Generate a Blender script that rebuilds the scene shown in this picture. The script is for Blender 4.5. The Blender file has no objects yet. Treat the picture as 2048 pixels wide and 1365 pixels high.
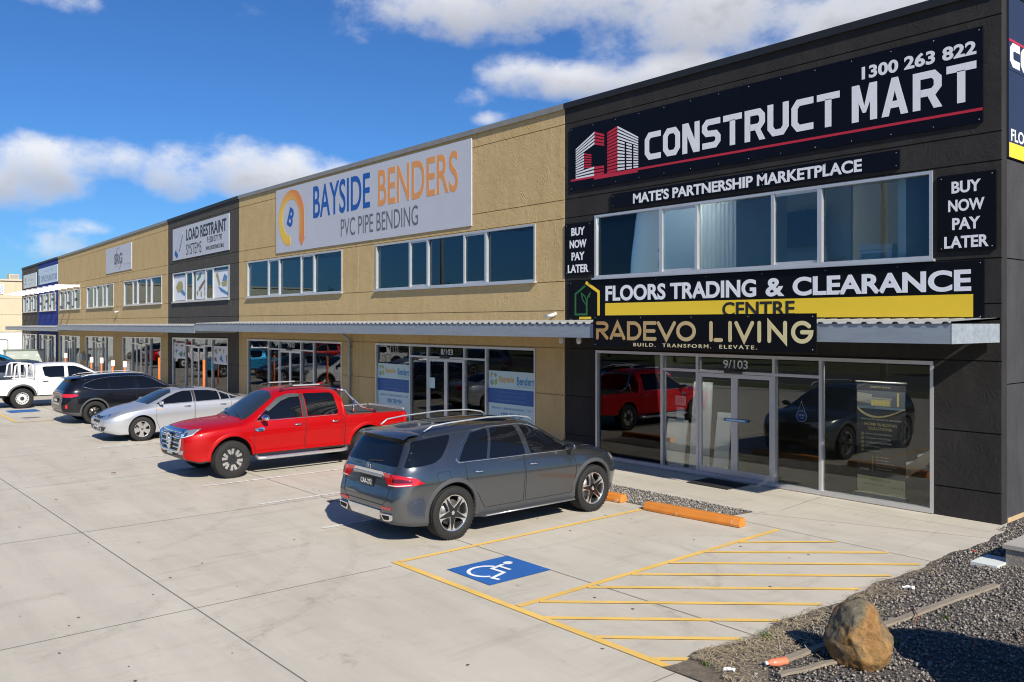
import bpy, bmesh, math, random
import numpy as np
from mathutils import Vector, Matrix
from mathutils.bvhtree import BVHTree
R = math.radians
random.seed(7)
rng = np.random.default_rng(7)
SC = bpy.context.scene
COL = SC.collection

# ---------------------------------------------------------------- camera, sky, sun, exposure
YAW = 49.59                                   # the facade runs along x at y = 0; the camera stands 15 m off it
cd = bpy.data.cameras.new('camera')
cd.lens = 30.02; cd.sensor_width = 36.0
cd.shift_y = -(682.5 - 648.0) / 2048.0        # level lens, verticals kept upright
cd.clip_end = 2000.0
cam = bpy.data.objects.new('camera', cd); COL.objects.link(cam)
cam.location = (0.0, -14.945, 3.25)
cam.rotation_euler = (R(90), 0.0, R(YAW))
SC.camera = cam
SC.view_settings.view_transform = 'Standard'
SC.view_settings.look = 'None'
SC.view_settings.exposure = 0.36
SC.view_settings.gamma = 1.0
SC.cycles.filter_width = 1.1
SC.view_settings.use_curve_mapping = False

SUN_TRAVEL = Vector((-0.80, 0.225, -0.585)).normalized()
sd = bpy.data.lights.new('sun', 'SUN'); sd.energy = 5.0; sd.angle = R(0.53); sd.color = (1.0, 0.93, 0.81)
so = bpy.data.objects.new('sun', sd); COL.objects.link(so)
so.rotation_euler = SUN_TRAVEL.to_track_quat('-Z', 'Y').to_euler()
so.location = (30, -10, 30)
SUN_EL = math.asin(-SUN_TRAVEL.z)
SUN_ROT = math.atan2(-SUN_TRAVEL.x, -SUN_TRAVEL.y)

def build_world():
    w = bpy.data.worlds.new('World'); SC.world = w; w.use_nodes = True
    nt = w.node_tree; nt.nodes.clear()
    N = nt.nodes.new; L = nt.links.new
    out = N('ShaderNodeOutputWorld'); bg = N('ShaderNodeBackground')
    bg.inputs['Strength'].default_value = 0.05
    L(bg.outputs[0], out.inputs[0])
    sky = N('ShaderNodeTexSky'); sky.sky_type = 'NISHITA'; sky.sun_disc = False
    sky.sun_elevation = SUN_EL; sky.sun_rotation = SUN_ROT
    sky.air_density = 1.0; sky.dust_density = 0.35; sky.ozone_density = 2.2; sky.altitude = 30
    tc = N('ShaderNodeTexCoord')
    def M(op, a, b=None, c=None, clamp=False):
        n = N('ShaderNodeMath'); n.operation = op; n.use_clamp = clamp
        for i, v in enumerate((a, b, c)):
            if v is None: continue
            if isinstance(v, (int, float)): n.inputs[i].default_value = v
            else: L(v, n.inputs[i])
        return n.outputs[0]
    sep = N('ShaderNodeSeparateXYZ'); L(tc.outputs['Generated'], sep.inputs[0])
    X, Y, Z = sep.outputs
    # bearing measured clockwise from north-west of the block, elevation above the horizon
    c, s = math.cos(R(YAW)), math.sin(R(YAW))
    fwd = M('ADD', M('MULTIPLY', X, -s), M('MULTIPLY', Y, c))
    rgt = M('ADD', M('MULTIPLY', X, c), M('MULTIPLY', Y, s))
    az = M('ARCTAN2', rgt, fwd); el = M('ARCSINE', Z)
    def noise(scale, detail, rough, stretch, off=0.0):
        mp = N('ShaderNodeMapping'); L(tc.outputs['Generated'], mp.inputs[0])
        mp.inputs['Scale'].default_value = (1, 1, stretch)
        mp.inputs['Location'].default_value = (off, off * .7, off * 1.3)
        n = N('ShaderNodeTexNoise'); n.inputs['Scale'].default_value = scale
        n.inputs['Detail'].default_value = detail; n.inputs['Roughness'].default_value = rough
        L(mp.outputs[0], n.inputs['Vector']); return n.outputs['Fac']
    nA = noise(9.0, 9.0, 0.60, 1.5)
    nB = noise(3.2, 4.0, 0.55, 1.8, 4.0)
    nC = noise(30.0, 6.0, 0.6, 1.6, 9.0)
    pert = M('ADD', M('ADD', M('MULTIPLY', M('SUBTRACT', nA, 0.5), 2.7), M('MULTIPLY', M('SUBTRACT', nB, 0.5), 1.5)), M('MULTIPLY', M('SUBTRACT', nC, 0.5), 0.7))
    f = 1707.84
    def ang(px, py):
        u = (px - 1024) / f
        return math.atan(u), math.atan((648 - py) / f * math.cos(math.atan(u)))
    blobs = [(-60, 350, 230, 62), (90, 332, 130, 58), (235, 322, 120, 48), (345, 345, 110, 60), (480, 335, 120, 64), (585, 350, 120, 62), (670, 362, 120, 50, 1.0), (740, 372, 80, 42, .9),
             (700, 55, 130, 52, .6), (860, 20, 250, 68, .9), (1150, 0, 300, 80), (1420, 20, 300, 95), (1700, 40, 260, 110), (1050, 148, 120, 50, .75), (1170, 160, 140, 52, .9), (1350, 150, 150, 62), (1230, 100, 130, 70, .5),
             (110, -5, 120, 34, .45), (40, 485, 170, 42, .6), (150, 452, 120, 26, .45), (985, 237, 70, 24, .35), (520, 30, 160, 60, .12), (930, 190, 120, 50, .15)]
    rot = {12: 1}
    def field(dv):
        cur = None
        for (px, py, rx, ry, *wq) in blobs:
            wq = wq[0] if wq else 1.0
            a0, e0 = ang(px, py); ra = rx / f; re = ry / f
            da = M('DIVIDE', M('SUBTRACT', az, a0), ra)
            de = M('DIVIDE', M('SUBTRACT', M('ADD', el, dv), e0), re)
            v = M('SUBTRACT', wq, M('ADD', M('MULTIPLY', da, da), M('MULTIPLY', de, de)))
            cur = v if cur is None else M('SMOOTH_MAX', cur, v, 0.35)
        # loose cloud elsewhere in the sky, behind and beside the camera
        back = M('SUBTRACT', M('MULTIPLY', M('SUBTRACT', M('ABSOLUTE', az), 0.9), 1.4), 0.7)
        back = M('MINIMUM', back, -0.45)
        return M('MAXIMUM', M('MAXIMUM', cur, back), -3.0)
    f0 = M('ADD', field(0.0), pert)
    f1 = M('ADD', field(0.018), pert)
    mr = N('ShaderNodeMapRange'); mr.interpolation_type = 'SMOOTHSTEP'
    L(f0, mr.inputs[0]); mr.inputs[1].default_value = 0.0; mr.inputs[2].default_value = 1.15
    cover = M('MULTIPLY', mr.outputs[0], 0.97)
    # thicker cloud overhead of a point makes it greyer
    sh = N('ShaderNodeMapRange'); sh.interpolation_type = 'SMOOTHSTEP'
    L(M('ADD', M('MULTIPLY', f1, 0.75), M('MULTIPLY', M('SUBTRACT', nB, .5), -0.8)), sh.inputs[0])
    sh.inputs[1].default_value = 0.0; sh.inputs[2].default_value = 1.15
    cm = N('ShaderNodeMix'); cm.data_type = 'RGBA'
    L(sh.outputs[0], cm.inputs[0])
    cm.inputs[6].default_value = (14.5, 14.6, 15.0, 1); cm.inputs[7].default_value = (7.6, 7.9, 8.8, 1)
    grade = N('ShaderNodeMix'); grade.data_type = 'RGBA'; grade.blend_type = 'MULTIPLY'; grade.inputs[0].default_value = 1.0
    L(sky.outputs[0], grade.inputs[6]); grade.inputs[7].default_value = (0.52, 1.04, 1.74, 1)
    mx = N('ShaderNodeMix'); mx.data_type = 'RGBA'
    L(cover, mx.inputs[0]); L(grade.outputs[2], mx.inputs[6]); L(cm.outputs[2], mx.inputs[7])
    L(mx.outputs[2], bg.inputs['Color'])
build_world()

# ---------------------------------------------------------------- materials
MATS = {}
def mat(name, col, rough=0.6, metal=0.0, spec=0.5, coat=0.0, var=0.0, vscale=3.0, bump=0.0, bscale=30.0, bdist=0.02, col2=None, alpha=None, emit=None, stretch=(1, 1, 1)):
    if name in MATS: return MATS[name]
    m = bpy.data.materials.new(name); m.use_nodes = True
    nt = m.node_tree; b = nt.nodes['Principled BSDF']; N = nt.nodes.new; L = nt.links.new
    b.inputs['Base Color'].default_value = (*col, 1); b.inputs['Roughness'].default_value = rough
    b.inputs['Metallic'].default_value = metal; b.inputs['Specular IOR Level'].default_value = spec
    b.inputs['Coat Weight'].default_value = coat; b.inputs['Coat Roughness'].default_value = 0.02
    if emit: b.inputs['Emission Color'].default_value = (*emit[0], 1); b.inputs['Emission Strength'].default_value = emit[1]
    if var or bump or col2:
        tc = N('ShaderNodeTexCoord'); mp = N('ShaderNodeMapping'); mp.inputs['Scale'].default_value = stretch
        L(tc.outputs['Object'], mp.inputs[0])
    if var or col2:
        n = N('ShaderNodeTexNoise'); n.inputs['Scale'].default_value = vscale; n.inputs['Detail'].default_value = 6; n.inputs['Roughness'].default_value = 0.65
        L(mp.outputs[0], n.inputs['Vector'])
        r = N('ShaderNodeValToRGB'); r.color_ramp.elements[0].position = 0.3; r.color_ramp.elements[1].position = 0.7
        c2 = col2 if col2 else tuple(min(1, c * (1 + var)) for c in col)
        c1 = col if col2 else tuple(c * (1 - var) for c in col)
        r.color_ramp.elements[0].color = (*c1, 1); r.color_ramp.elements[1].color = (*c2, 1)
        L(n.outputs['Fac'], r.inputs[0]); L(r.outputs[0], b.inputs['Base Color'])
    if bump:
        n2 = N('ShaderNodeTexNoise'); n2.inputs['Scale'].default_value = bscale; n2.inputs['Detail'].default_value = 5
        L(mp.outputs[0], n2.inputs['Vector'])
        bp = N('ShaderNodeBump'); bp.inputs['Strength'].default_value = bump; bp.inputs['Distance'].default_value = bdist
        L(n2.outputs['Fac'], bp.inputs['Height']); L(bp.outputs[0], b.inputs['Normal'])
    MATS[name] = m
    return m

def stucco(name, c1, c2, c3, relief=0.5):
    """trowelled render: arcs of the trowel as relief, mottled pigment"""
    m = bpy.data.materials.new(name); m.use_nodes = True
    nt = m.node_tree; b = nt.nodes['Principled BSDF']; N = nt.nodes.new; L = nt.links.new
    b.inputs['Roughness'].default_value = 0.85; b.inputs['Specular IOR Level'].default_value = 0.25
    tc = N('ShaderNodeTexCoord')
    n = N('ShaderNodeTexNoise'); n.inputs['Scale'].default_value = 1.6; n.inputs['Detail'].default_value = 8; n.inputs['Roughness'].default_value = 0.7
    mp = N('ShaderNodeMapping'); mp.inputs['Scale'].default_value = (1, 1, 0.55)
    L(tc.outputs['Object'], mp.inputs[0]); L(mp.outputs[0], n.inputs['Vector'])
    r = N('ShaderNodeValToRGB'); e = r.color_ramp.elements
    e[0].position = 0.28; e[0].color = (*c1, 1); e[1].position = 0.72; e[1].color = (*c3, 1)
    x = e.new(0.5); x.color = (*c2, 1)
    L(n.outputs['Fac'], r.inputs[0])
    # rain streaks run down the wall
    ms = N('ShaderNodeMapping'); ms.inputs['Scale'].default_value = (3.2, 3.2, 0.16); L(tc.outputs['Object'], ms.inputs[0])
    ns = N('ShaderNodeTexNoise'); ns.inputs['Scale'].default_value = 1.6; ns.inputs['Detail'].default_value = 6; ns.inputs['Roughness'].default_value = 0.7; L(ms.outputs[0], ns.inputs['Vector'])
    rs = N('ShaderNodeValToRGB'); rs.color_ramp.elements[0].position = .30; rs.color_ramp.elements[0].color = (.93, .92, .905, 1); rs.color_ramp.elements[1].position = .50; rs.color_ramp.elements[1].color = (1, 1, 1, 1); L(ns.outputs['Fac'], rs.inputs[0])
    mxs = N('ShaderNodeMix'); mxs.data_type = 'RGBA'; mxs.blend_type = 'MULTIPLY'; mxs.inputs[0].default_value = 1.0; L(r.outputs[0], mxs.inputs[6]); L(rs.outputs[0], mxs.inputs[7]); L(mxs.outputs[2], b.inputs['Base Color'])
    # arcs: distance rings inside jittered cells
    n3 = N('ShaderNodeTexNoise'); n3.inputs['Scale'].default_value = 2.2; n3.inputs['Detail'].default_value = 2
    L(tc.outputs['Object'], n3.inputs['Vector'])
    ad = N('ShaderNodeMix'); ad.data_type = 'VECTOR'; ad.inputs[0].default_value = 0.25
    L(tc.outputs['Object'], ad.inputs[4]); L(n3.outputs['Color'], ad.inputs[5])
    v = N('ShaderNodeTexVoronoi'); v.inputs['Scale'].default_value = 2.6; L(ad.outputs[1], v.inputs['Vector'])
    mm = N('ShaderNodeMath'); mm.operation = 'MULTIPLY'; mm.inputs[1].default_value = 46.0; L(v.outputs['Distance'], mm.inputs[0])
    sn = N('ShaderNodeMath'); sn.operation = 'SINE'; L(mm.outputs[0], sn.inputs[0])
    n2 = N('ShaderNodeTexNoise'); n2.inputs['Scale'].default_value = 5.0; n2.inputs['Detail'].default_value = 9; n2.inputs['Roughness'].default_value = 0.62
    L(tc.outputs['Object'], n2.inputs['Vector'])
    msk = N('ShaderNodeMath'); msk.operation = 'MULTIPLY'; L(sn.outputs[0], msk.inputs[0])
    n4 = N('ShaderNodeTexNoise'); n4.inputs['Scale'].default_value = 3.1; n4.inputs['Detail'].default_value = 3; L(tc.outputs['Object'], n4.inputs['Vector'])
    mr = N('ShaderNodeMapRange'); mr.inputs[1].default_value = 0.48; mr.inputs[2].default_value = 0.7; mr.inputs[4].default_value = 0.16; L(n4.outputs['Fac'], mr.inputs[0])
    L(mr.outputs[0], msk.inputs[1])
    hh = N('ShaderNodeMath'); hh.operation = 'ADD'; L(msk.outputs[0], hh.inputs[0]); L(n2.outputs['Fac'], hh.inputs[1])
    bp = N('ShaderNodeBump'); bp.inputs['Strength'].default_value = relief; bp.inputs['Distance'].default_value = 0.03
    L(hh.outputs[0], bp.inputs['Height']); L(bp.outputs[0], b.inputs['Normal'])
    MATS[name] = m
    return m

def glass(name, tint, ior, rcol=(0.93, 0.95, 0.97)):
    """thin pane: tinted see-through plus a mirror reflection that follows Fresnel"""
    m = bpy.data.materials.new(name); m.use_nodes = True
    nt = m.node_tree; nt.nodes.clear(); N = nt.nodes.new; L = nt.links.new
    o = N('ShaderNodeOutputMaterial'); mx = N('ShaderNodeMixShader'); t = N('ShaderNodeBsdfTransparent'); g = N('ShaderNodeBsdfGlossy'); f = N('ShaderNodeFresnel')
    t.inputs[0].default_value = (*tint, 1); g.inputs['Color'].default_value = (*rcol, 1); g.inputs['Roughness'].default_value = 0.0
    f.inputs['IOR'].default_value = ior
    tc = N('ShaderNodeTexCoord'); n = N('ShaderNodeTexNoise'); n.inputs['Scale'].default_value = 0.9; n.inputs['Detail'].default_value = 1
    bp = N('ShaderNodeBump'); bp.inputs['Strength'].default_value = 0.006; bp.inputs['Distance'].default_value = 0.05
    L(tc.outputs['Object'], n.inputs['Vector']); L(n.outputs['Fac'], bp.inputs['Height']); L(bp.outputs[0], g.inputs['Normal'])
    L(f.outputs[0], mx.inputs[0]); L(t.outputs[0], mx.inputs[1]); L(g.outputs[0], mx.inputs[2]); L(mx.outputs[0], o.inputs[0])
    MATS[name] = m
    return m

def concrete():
    m = bpy.data.materials.new('concrete paving'); m.use_nodes = True
    nt = m.node_tree; b = nt.nodes['Principled BSDF']; N = nt.nodes.new; L = nt.links.new
    b.inputs['Specular IOR Level'].default_value = 0.3
    tc = N('ShaderNodeTexCoord')
    def noise(sc, det, rg, stretch=(1, 1, 1), rot=0.0, dist=0.0):
        mp = N('ShaderNodeMapping'); mp.inputs['Scale'].default_value = stretch; mp.inputs['Rotation'].default_value = (0, 0, rot)
        L(tc.outputs['Object'], mp.inputs[0])
        n = N('ShaderNodeTexNoise'); n.inputs['Scale'].default_value = sc; n.inputs['Detail'].default_value = det; n.inputs['Roughness'].default_value = rg; n.inputs['Distortion'].default_value = dist
        L(mp.outputs[0], n.inputs['Vector']); return n.outputs['Fac']
    def ramp(src, p0, c0, p1, c1):
        r = N('ShaderNodeValToRGB'); r.color_ramp.elements[0].position = p0; r.color_ramp.elements[1].position = p1
        r.color_ramp.elements[0].color = (*c0, 1); r.color_ramp.elements[1].color = (*c1, 1); L(src, r.inputs[0]); return r.outputs[0]
    def mul(a, c, fac=1.0):
        x = N('ShaderNodeMix'); x.data_type = 'RGBA'; x.blend_type = 'MULTIPLY'; x.inputs[0].default_value = fac
        L(a, x.inputs[6]); L(c, x.inputs[7]); return x.outputs[2]
    base = ramp(noise(0.55, 7, 0.62), 0.3, (0.51, 0.466, 0.385), 0.7, (0.575, 0.53, 0.445))
    # broom and tyre smears along the driving lanes
    base = mul(base, ramp(noise(1.0, 5, 0.7, (0.35, 2.2, 1), 0.12), 0.30, (0.88, 0.88, 0.88), 0.56, (1, 1, 1)))
    base = mul(base, ramp(noise(1.3, 6, 0.75, (2.4, 0.4, 1), -0.35, 0.6), 0.30, (0.86, 0.85, 0.84), 0.46, (1, 1, 1)))
    # blotchy stains and small dark specks
    base = mul(base, ramp(noise(1.7, 4, 0.8), 0.27, (0.78, 0.76, 0.72), 0.40, (1, 1, 1)))
    base = mul(base, ramp(noise(14.0, 3, 0.6), 0.235, (0.45, 0.43, 0.40), 0.275, (1, 1, 1)))
    base = mul(base, ramp(noise(120.0, 2, 0.5), 0.3, (0.9, 0.9, 0.9), 0.7, (1.04, 1.04, 1.04)))
    L(base, b.inputs['Base Color'])
    rr = N('ShaderNodeMapRange'); rr.inputs[3].default_value = 0.62; rr.inputs[4].default_value = 0.85; L(noise(1.1, 4, 0.6), rr.inputs[0]); L(rr.outputs[0], b.inputs['Roughness'])
    bp = N('ShaderNodeBump'); bp.inputs['Strength'].default_value = 0.18; bp.inputs['Distance'].default_value = 0.006
    L(noise(90.0, 4, 0.6), bp.inputs['Height']); L(bp.outputs[0], b.inputs['Normal'])
    return m

def worn_paint(name, col, worn, lo=0.30, hi=0.40, scale=9.0):
    """road paint rubbed through to the concrete in spots"""
    m = bpy.data.materials.new(name); m.use_nodes = True
    nt = m.node_tree; b = nt.nodes['Principled BSDF']; N = nt.nodes.new; L = nt.links.new
    b.inputs['Roughness'].default_value = 0.75; b.inputs['Specular IOR Level'].default_value = 0.3
    tc = N('ShaderNodeTexCoord')
    n = N('ShaderNodeTexNoise'); n.inputs['Scale'].default_value = scale; n.inputs['Detail'].default_value = 7; n.inputs['Roughness'].default_value = 0.75; L(tc.outputs['Object'], n.inputs['Vector'])
    n2 = N('ShaderNodeTexNoise'); n2.inputs['Scale'].default_value = 1.3; n2.inputs['Detail'].default_value = 4; L(tc.outputs['Object'], n2.inputs['Vector'])
    r = N('ShaderNodeMapRange'); r.inputs[1].default_value = lo; r.inputs[2].default_value = hi; L(n.outputs['Fac'], r.inputs[0])
    r2 = N('ShaderNodeValToRGB'); r2.color_ramp.elements[0].color = (*[c * 0.86 for c in col], 1); r2.color_ramp.elements[1].color = (*[min(1, c * 1.1) for c in col], 1)
    r2.color_ramp.elements[0].position = .3; r2.color_ramp.elements[1].position = .7; L(n2.outputs['Fac'], r2.inputs[0])
    mx = N('ShaderNodeMix'); mx.data_type = 'RGBA'; L(r.outputs[0], mx.inputs[0]); mx.inputs[6].default_value = (*worn, 1); L(r2.outputs[0], mx.inputs[7])
    L(mx.outputs[2], b.inputs['Base Color'])
    MATS[name] = m
    return m

def car_paint(name, col, metal=0.0, rough=0.35, coat=0.7):
    m = mat(name, col, rough, metal, 0.25, coat)
    nt = m.node_tree; b = nt.nodes['Principled BSDF']; N = nt.nodes.new; L = nt.links.new
    tc = N('ShaderNodeTexCoord'); n = N('ShaderNodeTexNoise'); n.inputs['Scale'].default_value = 4.0; n.inputs['Detail'].default_value = 8; n.inputs['Roughness'].default_value = .7
    L(tc.outputs['Object'], n.inputs['Vector'])
    r = N('ShaderNodeMapRange'); r.inputs[1].default_value = .35; r.inputs[2].default_value = .75; r.inputs[3].default_value = 0.015; r.inputs[4].default_value = 0.09
    L(n.outputs['Fac'], r.inputs[0]); L(r.outputs[0], b.inputs['Coat Roughness'])
    return m

CONC = (0.47, 0.44, 0.38)
M_conc = concrete()
M_joint = mat('joint filler', (0.17, 0.16, 0.145), 0.9)
M_yel = worn_paint('yellow line paint', (0.78, 0.50, 0.12), CONC, 0.33, 0.46)
M_wht = worn_paint('white line paint', (0.80, 0.80, 0.79), CONC, 0.34, 0.56)
M_blu = worn_paint('blue bay paint', (0.024, 0.12, 0.38), (0.50, 0.53, 0.57), 0.33, 0.355, 7.0)
M_sym = worn_paint('white symbol paint', (0.78, 0.79, 0.80), (0.15, 0.25, 0.5), 0.27, 0.3, 12.0)
M_tan = stucco('ochre render', (0.48, 0.338, 0.155), (0.54, 0.388, 0.186), (0.585, 0.43, 0.216))
M_blk = stucco('black render', (0.022, 0.0205, 0.0195), (0.029, 0.027, 0.0255), (0.039, 0.036, 0.034), 0.36)
M_end = stucco('lit black render', (0.040, 0.040, 0.042), (0.052, 0.052, 0.055), (0.066, 0.066, 0.070), 0.3)  # black render lightened for the end wall, its sunlight put into the colour
M_gry = stucco('dark grey render', (0.066, 0.060, 0.053), (0.078, 0.071, 0.063), (0.092, 0.084, 0.075))
M_nvy = stucco('deep blue render', (0.012, 0.03, 0.20), (0.016, 0.042, 0.25), (0.022, 0.055, 0.29))
M_crm = stucco('cream render', (0.54, 0.45, 0.31), (0.57, 0.48, 0.335), (0.60, 0.51, 0.36))
M_wgr = mat('pale render', (0.62, 0.66, 0.63), 0.8, var=0.05)
M_cap = mat('parapet flashing', (0.30, 0.28, 0.24), 0.45, 0.3, var=0.1)
M_capd = mat('dark parapet flashing', (0.022, 0.021, 0.021), 0.5, 0.2)
M_alu = mat('anodised aluminium', (0.62, 0.62, 0.62), 0.38, 0.55, var=0.04, vscale=2)
M_alud = mat('grey aluminium', (0.36, 0.37, 0.38), 0.45, 0.5)
M_gal = mat('galvanised steel', (0.30, 0.345, 0.39), 0.55, 0.35, var=0.10, vscale=5, stretch=(0.4, 1, 3))
M_galb = mat('bright galvanised steel', (0.52, 0.55, 0.57), 0.42, 0.6, var=0.22, vscale=9)
M_roofsh = mat('corrugated steel', (0.40, 0.41, 0.41), 0.45, 0.5, var=0.1)
M_sgw = mat('white sign panel', (0.50, 0.515, 0.57), 0.55, var=0.03, vscale=0.8)
M_sgn = mat('navy sign panel', (0.004, 0.005, 0.011), 0.45, spec=0.12, var=0.15)
M_sgk = mat('black sign panel', (0.0045, 0.005, 0.0075), 0.4, spec=0.12)
M_ltw = mat('white lettering', (0.74, 0.75, 0.78), 0.5)
M_ltr = mat('crimson lettering', (0.48, 0.018, 0.04), 0.5)
M_lty = mat('yellow vinyl', (0.86, 0.58, 0.03), 0.5)
M_ltk = mat('black lettering', (0.012, 0.012, 0.012), 0.5)
M_ltb = mat('blue lettering', (0.008, 0.085, 0.36), 0.5)
M_lto = mat('orange lettering', (0.72, 0.30, 0.085), 0.5)
M_ltg = mat('grey lettering', (0.13, 0.13, 0.15), 0.5)
M_grn = mat('green lettering', (0.02, 0.13, 0.035), 0.5)
M_dark = mat('shop interior', (0.022, 0.021, 0.020), 0.8, var=0.2)
M_room = mat('office interior', (0.70, 0.70, 0.67), 0.8)
M_blind = mat('white blind', (0.72, 0.75, 0.80), 0.7)
M_gl = glass('shopfront glass', (0.88, 0.90, 0.86), 1.55)
M_glu = glass('tinted office glass', (0.30, 0.42, 0.47), 1.85, (0.60, 0.80, 0.95))
M_glc = glass('clear office glass', (0.86, 0.93, 0.94), 1.5, (0.7, 0.85, 0.95))
M_curt = bpy.data.materials.new('sheer curtain'); M_curt.use_nodes = True
_n = M_curt.node_tree; _b = _n.nodes['Principled BSDF']; _b.inputs['Base Color'].default_value = (.75, .80, .84, 1); _b.inputs['Roughness'].default_value = .9
_t = _n.nodes.new('ShaderNodeBsdfTranslucent'); _t.inputs[0].default_value = (.80, .85, .88, 1); _m = _n.nodes.new('ShaderNodeMixShader'); _m.inputs[0].default_value = .5
_n.links.new(_b.outputs[0], _m.inputs[1]); _n.links.new(_t.outputs[0], _m.inputs[2]); _n.links.new(_m.outputs[0], _n.nodes['Material Output'].inputs[0])
M_rub = mat('tyre rubber', (0.013, 0.0125, 0.012), 0.8, var=0.25, vscale=8)
M_plast = mat('black plastic', (0.024, 0.024, 0.025), 0.55)
M_plg = mat('grey plastic', (0.06, 0.062, 0.065), 0.5)
M_chr = mat('chrome', (0.80, 0.81, 0.83), 0.08, 1.0)
M_slv = mat('silver alloy', (0.66, 0.66, 0.66), 0.25, 0.8)
M_cgl = mat('car glass', (0.005, 0.006, 0.008), 0.02, 0.0, 0.55, 0.0)
M_cglb = mat('windscreen glass', (0.022, 0.030, 0.036), 0.02, 0.0, 0.8, 0.0)
M_tail = mat('red lamp', (0.50, 0.008, 0.010), 0.08, 0.0, 0.6, 1.0)
M_taild = mat('dark red lamp', (0.10, 0.003, 0.004), 0.08, 0.0, 0.6, 1.0)
M_head = mat('headlamp', (0.42, 0.45, 0.48), 0.06, 0.55, 0.8, 1.0)
M_under = mat('underbody', (0.006, 0.006, 0.006), 0.9)
M_org = worn_paint('orange kerb paint', (0.62, 0.215, 0.035), (0.55, 0.5, 0.42), 0.35, 0.40, 6.0)
M_wood = mat('weathered timber', (0.26, 0.22, 0.17), 0.85, var=0.25, vscale=6, bump=0.3, bscale=40, stretch=(8, 0.6, 8))
M_post = mat('orange post', (0.85, 0.16, 0.025), 0.5)
M_tag = mat('white tag', (0.75, 0.74, 0.72), 0.5)
M_mat = mat('door mat', (0.015, 0.014, 0.014), 0.95, bump=0.5, bscale=150)
M_cabi = mat('pale green steel', (0.38, 0.43, 0.39), 0.5, var=0.06)

# ---------------------------------------------------------------- mesh helpers
WLOC = {}
def link(o, parent=None):
    COL.objects.link(o)
    if parent is not None: o.parent = parent
    return o
def thing(name, label, cat, loc=(0, 0, 0), rz=0.0, group=None):
    o = bpy.data.objects.new(name, None); o.empty_display_size = 0.2
    link(o); o.location = loc; o.rotation_euler = (0, 0, rz)
    o['label'] = label; o['category'] = cat
    if group: o['group'] = group
    return o
def tag(o, label, cat, group=None):
    o['label'] = label; o['category'] = cat
    if group: o['group'] = group
    return o
def root_of(o):
    while o.parent is not None: o = o.parent
    return o
def warp_far(v):
    """the far units step down a little with the fall of the site"""
    x, y, z = v
    if x > -35.8: return v
    t = min(1.0, (-35.8 - x) / 25.0)
    t2 = max(0.0, min(1.0, (-60.8 - x) / 19.0))
    if z > 3.3:
        k = 1.0 - 0.105 * t - 0.065 * t2
        return (x, y, 3.3 + (z - 3.3) * k)
    return (x, y, z - 0.17 * t * max(0.0, z) / 2.6)

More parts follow.
